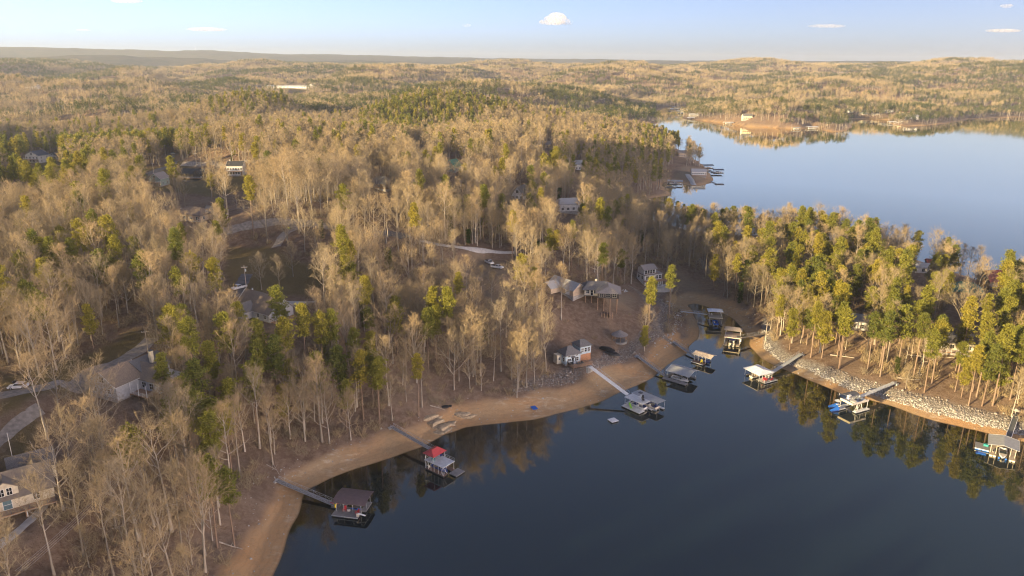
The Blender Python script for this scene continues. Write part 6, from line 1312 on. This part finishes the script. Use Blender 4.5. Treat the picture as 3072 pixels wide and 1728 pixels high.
auto_house(1400, 560, 5, 9, 6, 3, 1.8, W_WHITE, R_LIGHT, 'small pale shed-like cottage hidden in the woods', nf=2)
auto_house(2095, 528, -6, 14, 8, 3.4, 2.2, W_WHITE, R_LIGHT, 'white lake house with dark windows on the headland', nf=7, lift=1.5, deckz=.0)
auto_house(2045, 470, 10, 11, 8, 4.5, 2.6, W_TAN, R_TAUPE, 'tan house among the pines on the headland crest', nf=4, storeys=1)
auto_house(2080, 350, 5, 18, 9, 3.5, 3, W_STONE, R_LIGHT, 'grey house above the lawn by the far marina', nf=5)
auto_house(2240, 358, 0, 17, 11, 6.5, 3.5, W_CREAM, R_SHING, 'cream two-storey house on the far lawn', nf=4, storeys=2, deckz=2.8)
auto_house(2735, 357, 4, 22, 12, 5.0, 3.0, W_WHITE, R_LIGHT, 'bright white waterfront house on the far point', nf=6, storeys=1)
auto_house(2712, 342, 0, 18, 8, 3.6, 2.4, W_TAN, R_RED, 'tan house with a rust roof behind the white waterfront house', nf=4)
auto_house(2592, 342, 12, 13, 12, 4.5, 5, W_GREEN, R_SHING, 'grey-green gabled house on the far dry lawn', 'y', nf=3)
auto_house(2660, 338, -4, 24, 8, 3.0, 2.0, W_WHITE, R_LIGHT, 'long white building on the far shore', nf=6)
auto_house(2625, 344, -10, 14, 8, 3.0, 2.4, W_STONE, R_BLACK, 'low dark-roofed house on the far dry lawn', nf=3)
auto_house(2550, 338, 20, 14, 8, 3.2, 2.4, W_WHITE, R_LIGHT, 'white cottage at the edge of the far dry lawn', nf=3)
auto_house(2892, 890, -24, 13, 11, 3.4, 3.2, W_STONE, R_GREEN, 'house with a bright green hip roof on the point', hip=4.5, nf=4)
auto_house(2975, 868, 6, 11, 9, 5.4, 4.2, W_BROWN, R_RED, 'tall brown house with a rust red roof by the open lake', nf=4, storeys=2, deckz=2.8)
auto_house(2762, 815, -14, 20, 8, 3.0, 1.6, W_WHITE, R_LIGHT, 'long low house with a pale roof at the lakeside', nf=5)
auto_house(2800, 803, -16, 8, 6, 3.0, 1.6, W_BROWN, R_RED, 'small pavilion with a dark red roof at the lakeside', nf=2, name='pavilion')
auto_house(2580, 982, -18, 9, 8, 3.4, 2.0, W_WHITE, R_LIGHT, 'cabin with a weathered pale roof between tall pines', nf=3)
h_ = auto_house(2855, 1052, -14, 17, 8, 3.2, 2.4, W_CREAM, R_SHING, 'cream house with a long white-railed deck behind the pines', nf=6, lift=1.6, deckz=.0)
auto_house(3035, 1040, -10, 9, 7, 3.2, 2.4, W_GREY, R_SHING, 'grey cottage at the edge of the pine stand', nf=3)
auto_house(100, 268, 6, 26, 12, 6, 4, W_WHITE, R_LIGHT, 'white farmhouse on the far left ridge', nf=5)
auto_house(870, 264, 2, 120, 16, 4, 3, W_WHITE, R_LIGHT, 'very long white poultry barn in a far clearing', nf=12, name='barn')
auto_house(935, 265, 2, 22, 16, 6, 5, W_WHITE, R_LIGHT, 'small white barn beside the very long barn', 'y', nf=2, name='barn')
# ---- gazebo under the trees behind the cottage
p_ = G(1858, 1022); r_ = empty('gazebo', p_ + (0, 0, .2), 0, 'round open gazebo with a brown-grey cone roof in the trees', 'gazebo')
MB().bar((0, 0, 2.4), (0, 0, 4.3), 3.4, 12, .1).build('roof', R_TAUPE, r_); [MB().bar((2.8 * math.cos(a), 2.8 * math.sin(a), -.6), (2.8 * math.cos(a), 2.8 * math.sin(a), 2.5), .09).build('post', M_WOODP, r_) for a in np.linspace(0, 2 * PI, 8, endpoint=False)]; MB().bar((0, 0, -.8), (0, 0, .1), 3.2, 12).build('floor', M_DECKG, r_)
for i, (u_, v_, lb, m_) in enumerate(((1822, 1055, 'black covered boat on the ground beside the cottage', M_BLACK), (1838, 1068, 'dark grey covered boat on the ground under a slim tree', M_DARKM))):
    q_ = empty('boat_cradle_anchor', G(u_, v_) + (0, 0, .4), rad(-30 - 10 * i)); bo = runabout(q_, 0, 0, .2, 0, lb, m_, 6.0, 2.2, M_FOAM); bpy.data.objects.remove(q_); bo.name = 'covered_boat'; MB().sphere((-.4, 0, .8), 2.6, 1.05, .55, 12, 6).build('tarp', M_BLACK, bo)
# ================================================================== VEHICLES, POLES, SMALL THINGS
M_CARW = mat('white_car_paint', (.74, .75, .76), .25, .04, 1.0, spec=.5); M_CARD = mat('dark_car_paint', (.03, .03, .035), .25, .04, 1.0, spec=.5); M_LAMP = mat('lamp_glass', (.5, .5, .45), .1, .05); M_TAIL = mat('tail_lamp', (.35, .02, .02), .2, .05); M_RIM = mat('wheel_rim', (.45, .46, .47), .35, .05, metal=.6)
def car(p_, yaw, m, label, pickup=False, name='car'):
    r_ = empty(name, p_, yaw, label, 'truck' if pickup else 'car'); L_, w_ = (5.7, 1.95) if pickup else (4.7, 1.8); h = .25 if pickup else 0
    prof = [(-L_ / 2, .5 + h * .6), (-L_ / 2, .95 + h), (-L_ / 2 + 1.4, 1.0 + h), (L_ / 2 - 1.1, .95 + h), (L_ / 2 - .1, .8 + h), (L_ / 2, .5 + h * .6), (L_ / 2 - .2, .3 + h * .6), (-L_ / 2 + .2, .3 + h * .6)]
    q = MB(); n_ = len(prof); q.add([(a, -w_ / 2, b) for a, b in prof] + [(a, w_ / 2, b) for a, b in prof], [tuple(range(n_)), tuple(range(2 * n_ - 1, n_ - 1, -1))] + [(k, n_ + k, n_ + (k + 1) % n_, (k + 1) % n_) for k in range(n_)]); q.build('body', m, r_, .05)
    c0, c1 = (-.5, 1.4) if pickup else (-1.7, 1.0); zt = 1.0 + h
    cab = [(c0 - .25, zt - .02), (c0 + .15, zt + .55), (c1 - .55, zt + .58), (c1 + .1, zt - .02)]; q = MB(); q.add([(a, -w_ / 2 + .12, b) for a, b in cab] + [(a, w_ / 2 - .12, b) for a, b in cab], [(0, 1, 2, 3), (7, 6, 5, 4)] + [(k, 4 + k, 4 + (k + 1) % 4, (k + 1) % 4) for k in range(4)]); q.build('cabin', m, r_, .03)
    def pane(pts, nm): MB().add(pts, [tuple(range(len(pts)))]).build(nm, M_GLASS, r_)
    y_ = w_ / 2 - .1
    for s_ in (-1, 1): pane([(c0, s_ * y_, zt + .05), (c0 + .22, s_ * y_, zt + .5), (c1 - .6, s_ * y_, zt + .5), (c1 - .1, s_ * y_, zt + .05)][::s_], 'side_window')
    pane([(c1 + .13, -y_ + .12, zt + .03), (c1 + .13, y_ - .12, zt + .03), (c1 - .49, y_ - .12, zt + .54), (c1 - .49, -y_ + .12, zt + .54)], 'windshield'); pane([(c0 - .27, y_ - .12, zt + .04), (c0 - .27, -y_ + .12, zt + .04), (c0 + .1, -y_ + .12, zt + .52), (c0 + .1, y_ - .12, zt + .52)], 'rear_window')
    if pickup: MB().box(-L_ / 2 + .15, c0 - .4, -w_ / 2 + .18, w_ / 2 - .18, zt - .02, zt + .015).build('cargo_bed', M_BLACK, r_)
    for sx in (-1, 1):
        for sy in (-1, 1):
            o = MB().bar((sx * L_ * .31, sy * (w_ / 2 - .2), .36), (sx * L_ * .31, sy * (w_ / 2 + .02), .36), .36, 14).build('wheel', M_BLACK, r_); MB().bar((sx * L_ * .31, sy * (w_ / 2 + .023), .36), (sx * L_ * .31, sy * (w_ / 2 + .035), .36), .2, 10).build('rim', M_RIM, o)
        for sy in (-1, 1): MB().box(sx * (L_ / 2) - .03, sx * (L_ / 2) + .03, sy * w_ * .36 - .2, sy * w_ * .36 + .2, .62 + h, .76 + h).build('headlight' if sx > 0 else 'tail_light', M_LAMP if sx > 0 else M_TAIL, r_)
    return r_
car(G(718, 868) + (0, 0, .12), rad(-128), M_CARW, 'white pickup truck parked on the short asphalt drive', True, 'pickup_truck')
car(G(56, 1166) + (0, 0, .14), rad(190), M_CARW, 'white saloon car parked on the broad gravel driveway')
car(G(72, 1150) + (0, 0, .14), rad(190), M_CARD, 'black car parked behind the white saloon')
car(G(518, 463) + (0, 0, .3), rad(160), M_CARW, 'white car at the top of the village street')
car(G(1978, 862) + (0, 0, .1), rad(20), M_CARW, 'white car parked under the balcony of the three-level house'); car(G(2482, 745) + (0, 0, .1), rad(60), M_CARD, 'dark car parked among trees on the point')
car(G(1468, 792) + (0, 0, .1), rad(-60), M_CARW, 'white box pickup at the top of the cleared plot', True, 'pickup_truck'); car(G(1492, 806) + (0, 0, .1), rad(-30), M_CARW, 'white pickup with black bed at the cleared plot', True, 'pickup_truck')
# building plot: plastic sheets, black silt fence, soil heaps
p_ = G(1552, 868); o = MB().poly([(-2, -7, .3), (2, -7.5, .3), (3, -2, .35), (2, 8, .35), (-.8, 9, .35), (-2.2, 2, .3)], .15).build('silt_sheet', M_FOAM); o.location = p_; o.rotation_euler = (0, 0, .3); tag(o, 'black plastic sheet laid along the cleared plot', 'plastic sheet')
M_SOIL = mat('loose_soil', (.33, .25, .17), .95, .25, 1.0, bump=.5)
for u_, v_, s_, lb in ((1380, 822, 3.0, 'orange soil heap at the upper corner of the cleared plot'), (1500, 905, 2.4, 'low soil bank round the dug pit of the plot'), (1478, 918, 2.0, 'tan soil heap below the dug pit of the plot'), (1430, 835, 2.6, 'broad soil mound in the middle of the plot')):
    g = np.random.default_rng(int(u_)); p_ = G(u_, v_); mb = MB(); vs = [(0, 0, s_ * .38)]; n_ = 10
    for k, f in ((0, .45), (1, .8), (2, 1.15)): vs += [(math.cos(2 * PI * i / n_) * s_ * f * g.uniform(.8, 1.25) * 1.3, math.sin(2 * PI * i / n_) * s_ * f * g.uniform(.8, 1.2), (.3, .12, -.25)[k] * s_ * g.uniform(.8, 1.15)) for i in range(n_)]
    fs = [(0, 1 + i, 1 + (i + 1) % n_) for i in range(n_)] + [(1 + k * n_ + i, 1 + (k + 1) * n_ + i, 1 + (k + 1) * n_ + (i + 1) % n_, 1 + k * n_ + (i + 1) % n_) for k in range(2) for i in range(n_)]
    o = mb.add(vs, fs).build('soil_heap', M_SOIL, smooth=True); o.location = p_; tag(o, lb, 'soil heap')
for k, (u_, v_) in enumerate(((1497, 906), (1503, 905), (1508, 906))):
    o = MB().box(-.6, .6, -.3, .3, 0, .5).build('concrete_block', M_WHITE, bevel=.05); o.location = G(u_, v_) + (0, 0, .1); o.rotation_euler = (0, 0, .3 * k); tag(o, 'small white block in the dug pit of the plot', 'block', 'white blocks in the pit')
for u_, v_, s_, lb in ((1872, 875, 1.6, 'white debris pile beside the winding grey track'), (1621, 870, .9, 'white tarpaulin on the slope left of the pale garage roof')):
    g = np.random.default_rng(int(u_)); r_ = empty('debris_pile', G(u_, v_), .4, lb, 'debris')
    for i in range(9): a, b = g.uniform(-1, 1, 2) * s_; q = MB().box(-.9 * g.uniform(.4, 1), .9 * g.uniform(.4, 1), -.2, .2, .05 + i * .07, .1 + i * .07); o = q.build('plank', M_WHITE if i % 3 else M_GALV, r_); o.location = (a, b, 0); o.rotation_euler = (g.uniform(-.15, .15), g.uniform(-.15, .15), g.uniform(0, 3))
# utility poles
M_POLE = mat('weathered_pole', (.46, .40, .33), .9, .15, 2.0)
POLES = {}
def upole(key, u_, v_, h, label, yaw=.3, tr=False):
    p_ = G(u_, v_); r_ = empty('utility_pole', p_, yaw, label, 'pole', 'utility poles'); MB().bar((0, 0, -.5), (0, 0, h), .16, 7, .1).build('shaft', M_POLE, r_)
    o = MB().box(-1.1, 1.1, -.06, .06, h - .9, h - .76).build('crossarm', M_POLE, r_); [MB().bar((x_, 0, h - .757), (x_, 0, h - .5), .06, 6).build('insulator', M_GALV, o) for x_ in (-1, -.35, .35, 1)]
    if tr: MB().bar((.35, -.1, h - 2.4), (.35, -.1, h - 1.4), .26, 10).build('transformer', M_GALV, r_)
    POLES[key] = np.array([p_[0], p_[1], p_[2] + h - .5])
upole('a', 740, 874, 10, 'utility pole with a transformer beside the white pickup', tr=True); upole('b', 1268, 722, 11, 'utility pole at the bend of the white gravel drive'); upole('c', 447, 1072, 9, 'plain utility pole behind the house with the pale chimney'); upole('d', 895, 656, 11, 'utility pole on the hilltop above the gravel drive'); upole('e', 686, 690, 10, 'utility pole near the low brown hip-roofed house')
upole('f', 498, 472, 11, 'utility pole at the top of the village street'); upole('g', 590, 498, 10, 'utility pole beside the pale village lane'); upole('h', 1232, 486, 11, 'utility pole on the bend of the grey asphalt road'); upole('i', 1275, 510, 10, 'utility pole where the grey road enters the trees', tr=True); upole('j', 523, 530, 9, 'utility pole in front of the dark timber house'); upole('k', 2295, 1030, 9, 'lone pole at the tan gangway on the right bank'); upole('l', 462, 525, 9, 'utility pole beside the low tan street house')
def wire(a, b, off, sag=1.2, r=.018):
    mb = MB(); n_ = 14; pts = []
    for i in range(n_ + 1): f = i / n_; w = Vector(a).lerp(Vector(b), f) + Vector((*off, 0)); w.z -= sag * 4 * f * (1 - f); pts.append(w)
    for i in range(n_): mb.bar(pts[i], pts[i + 1], r, 3)
    return mb
def power_line(a, b, label, n_=3, sag=1.2):
    r_ = empty('power_line', tuple(a), 0, label, 'cable')
    d_ = np.array(b) - np.array(a); px_ = np.array([-d_[1], d_[0]]) / np.hypot(d_[0], d_[1])
    for k in range(n_): wire((0, 0, 0), tuple(d_), px_ * (k - (n_ - 1) / 2) * .5, sag).build('cable', M_DARKM if n_ < 4 else M_GALV, r_)
power_line(POLES['d'], POLES['b'], 'power cables strung over the ridge from the hilltop pole'); power_line(POLES['d'], POLES['e'], 'power cables from the hilltop pole to the brown-roofed house'); power_line(POLES['f'], POLES['g'], 'power cables along the village lane')
power_line(P(350, 1440, 26), P(60, 1712, 30), 'four pale cables crossing the dark slope below the dormered house', 4, .5)
# ---- small far docks on the wide lake
def mini_dock(u_, v_, yaw, L_, W_, rm, label, roof=True, boat=True):
    p_ = P(u_, v_); r_ = empty('boat_dock', p_, rad(yaw), label, 'dock', 'boat docks on the wide lake'); deck(r_, -L_ / 2, L_ / 2, -W_ / 2, -W_ / 2 + 1.4, .5, M_DECKG); deck(r_, -L_ / 2, L_ / 2, W_ / 2 - 1.2, W_ / 2, .5, M_DECKG, 'finger')
    if roof:
        posts(r_, [(a * (L_ / 2 - .3), b * (W_ / 2 - .4)) for a in (-1, 0, 1) for b in (-1, 1)], .5, 3.1, M_GALV, .09); roof_gable(r_, -L_ / 2 - .4, L_ / 2 + .4, -W_ / 2 - .4, W_ / 2 + .4, 3.1, .9, rm, 'x', .14)
    else: rail(r_, [(-L_ / 2, -W_ / 2), (L_ / 2, -W_ / 2)], .5, M_GALV)
    if boat:
        a_, w_, l_ = L_ * .35, W_ * .2, L_ * .5; bo = empty('motor_boat', p_, rad(yaw), 'white boat in ' + label, 'boat', 'boats at the lake docks')
        MB().add([(-a_, -w_, 1.0), (a_, -w_, 1.0), (l_, 0, 1.15), (a_, w_, 1.0), (-a_, w_, 1.0), (-a_, -w_ * .7, .05), (a_, -w_ * .7, .05), (l_ * .85, 0, .2), (a_, w_ * .7, .05), (-a_, w_ * .7, .05)], [(0, 1, 2, 3, 4), (9, 8, 7, 6, 5)] + [(k, 5 + k, 5 + (k + 1) % 5, (k + 1) % 5) for k in range(5)]).build('hull', M_WHITE, bo)
        MB().box(-a_ * .3, a_ * .4, -w_ * .7, w_ * .7, 1.004, 1.5).build('windshield', M_GLASS, bo)
    return r_
mini_dock(2122, 504, 8, 11, 8, M_RDARK, 'dark-roofed boat dock nearest the white headland house'); mini_dock(2152, 518, 4, 11, 8, M_RDARK, 'dark-roofed boat dock standing out from the headland on a thin gangway'); mini_dock(2158, 553, 5, 8, 4, M_RGREY, 'low open dock float off the tip of the headland', False, False)
mini_dock(2024, 552, -12, 14, 8, M_RGREY, 'long grey-roofed dock in the headland bay'); mini_dock(2012, 563, -15, 10, 3, M_RGREY, 'low white float dock in the headland bay', False, False); mini_dock(1912, 383, -4, 14, 10, M_RGREY, 'grey-roofed dock in the sandy bay below the shaded woods'); mini_dock(1880, 384, 4, 12, 8, M_RGREY, 'smaller dock beside the sandy spit below the shaded woods')
mini_dock(2185, 372, 5, 16, 10, M_RWHITE, 'white dock below the cream house on the far shore'); mini_dock(2388, 388, 4, 12, 9, M_RGREY, 'grey dock on the straight sandy far shore'); mini_dock(2436, 386, 2, 18, 11, M_RWHITE, 'wide white dock at the mouth of the far inlet'); mini_dock(2676, 370, 0, 15, 10, M_RWHITE, 'bright white dock beside the white waterfront house'); mini_dock(2072, 358, 0, 14, 9, M_RWHITE, 'white dock at the edge of the far marina')
for k, (u_, v_) in enumerate(((2040, 336), (2052, 332), (2030, 329), (2046, 341), (2020, 324), (2012, 330))): mini_dock(u_, v_, 10 * k, 14, 10, M_RWHITE if k % 2 else M_RGREY, 'one of the docks crowding the far marina inlet', True, True)
gangway(G(2124, 512) + (0, 0, .5), P(2146, 519, .6), 1.2, M_DECKG, M_GALV, 'thin gangway to the dark dock off the headland', (1, 0), False); gangway(G(2134, 545) + (0, 0, .3), P(2152, 552, .6), 1.0, M_DECKG, M_GALV, 'thin gangway to the low float off the headland tip', (1, 0), False)
gangway(G(2708, 366) + (0, 0, 1), P(2682, 371, .8), 2.2, M_WHITE, M_WHITE, 'white walkway from the waterfront house to its dock', (1, 1), False)
# ---- table with parasol above the last gangway, steps in the pine floor, mailbox
p_ = G(3044, 1248); r_ = empty('umbrella_table', p_, 0, 'pale parasol over a dark table at the top of the right gangway', 'parasol'); MB().bar((0, 0, 0), (0, 0, 2.4), .04).build('pole', M_GALV, r_); MB().bar((0, 0, 2.1), (0, 0, 2.6), 1.3, 10, .05).build('canopy', M_CUSH, r_); MB().bar((0, 0, .7), (0, 0, .76), .7, 10).build('table_top', M_DARKM, r_)
r_ = empty('timber_steps', G(2755, 1140), rad(100), 'timber steps climbing the pine slope', 'steps')
for i in range(9): q = G(2752 + i * 2.0, 1140 - i * 5.5); w = MB().box(-.9, .9, -.18, .18, 0, .22).build('step', M_LOG, r_); l = Vector(q) - r_.location; a = -rad(100); w.location = (l.x * math.cos(a) - l.y * math.sin(a), l.x * math.sin(a) + l.y * math.cos(a), l.z + .05); w.rotation_euler = (0, 0, -rad(100))
r_ = empty('garden_tractor', G(866, 688) + (0, 0, .1), .8, 'small green mower parked beside the gravel drive', 'mower'); MB().box(-.9, .9, -.45, .45, .3, .7).build('body', M_GREENP, r_, .06); MB().box(-.5, 0, -.3, .3, .703, 1.1).build('seat', M_YEL, r_, .05); [MB().bar((a, b, .3), (a, b + .2, .3), .3, 10).build('wheel', M_BLACK, r_) for a in (-.6, .6) for b in (-.6, .4)]
r_ = empty('radio_mast', P(627, 176, 110) if False else (9200 * math.sin(math.atan((627 - 1536) / FPX)), 9200 * math.cos(math.atan((627 - 1536) / FPX)), 150), 0, 'thin radio mast on the far horizon ridge', 'mast'); MB().bar((0, 0, 0), (0, 0, 90), 3, 4, 1.2).build('tower', M_GALV, r_); MB().bar((0, 0, 90), (0, 0, 108), .8, 4).build('antenna', M_GALV, r_)
# ---- clouds: small fair-weather puffs and wisps far beyond the hills
def cloud(u_, v_, dist, w_, h_, label, dens=.006, seed=0, lay=False):
    d_ = ray(u_, v_); s_ = dist / d_[1]; p_ = Vector((d_[0] * s_, dist, CAM_H + d_[2] * s_)); g = np.random.default_rng(seed); mb = MB()
    if lay: mb.sphere((0, 0, 0), w_ / 2, w_ * .3, h_ / 2, 16, 8)
    else:
        for i in range(9): f = g.uniform(-1, 1); rr = h_ * .5 * (1 - .65 * abs(f)) * g.uniform(.8, 1.1); mb.sphere((f * w_ * .45, g.uniform(-.15, .15) * w_, rr * .75), rr * 1.7, rr * 1.7, rr, 12, 8)
    o = mb.build('cloud', None, smooth=True); o.location = p_; tag(o, label, 'cloud')
    m, t, b = new_mat('cloud_%d' % seed); t.nodes.remove(b); pv = N(t, 'ShaderNodeVolumePrincipled'); pv.inputs['Color'].default_value = (1, 1, 1, 1); pv.inputs['Anisotropy'].default_value = .2
    tc = N(t, 'ShaderNodeTexCoord'); nz = noise(t, 4.2 / h_ if not lay else 1.6 / h_, 4, .6, tc.outputs['Object']); mr = N(t, 'ShaderNodeMapRange'); t.links.new(nz, mr.inputs[0]); mr.inputs[1].default_value = .42; mr.inputs[2].default_value = .7; mr.inputs[3].default_value = 0; mr.inputs[4].default_value = dens
    t.links.new(mr.outputs[0], pv.inputs['Density']); t.links.new(pv.outputs[0], t.nodes['Material Output'].inputs['Volume']); o.data.materials.clear(); o.data.materials.append(m)
cloud(1668, 72, 22000, 900, 330, 'small white puff of cloud above the lake', .012, 1); cloud(620, 88, 24000, 1300, 120, 'faint grey wisp of cloud over the left hills', .004, 2, True); cloud(3010, 92, 24000, 1100, 110, 'thin white wisp of cloud at the right horizon', .006, 3, True); cloud(2480, 78, 26000, 1300, 110, 'very faint wisp of cloud right of the white puff', .003, 4, True); cloud(3020, 18, 24000, 420, 120, 'tiny white cloud high at the right', .006, 5, True); cloud(250, 90, 25000, 500, 70, 'tiny faint wisp over the far left ridge', .004, 6, True); cloud(380, 3, 24000, 1000, 130, 'white wisp of cloud high over the left hills', .006, 7, True); cloud(1400, 76, 24000, 300, 110, 'tiny faint puff left of the white cloud', .003, 8, True)
# ---- the air: one closed box of thin even haze round everything below the sky
HZ = MB().box(-15600, 15600, -3000, 15800, -8.5, 265)
m, t, b = new_mat('haze'); t.nodes.remove(b)
pv = N(t, 'ShaderNodeVolumePrincipled'); pv.inputs['Color'].default_value = (.76, .87, 1, 1); pv.inputs['Density'].default_value = 6.5e-5; pv.inputs['Anisotropy'].default_value = .25
t.links.new(pv.outputs[0], t.nodes['Material Output'].inputs['Volume'])
tag(HZ.build('haze', m), 'thin pale blue haze lying over the hills', 'haze', kind='stuff')
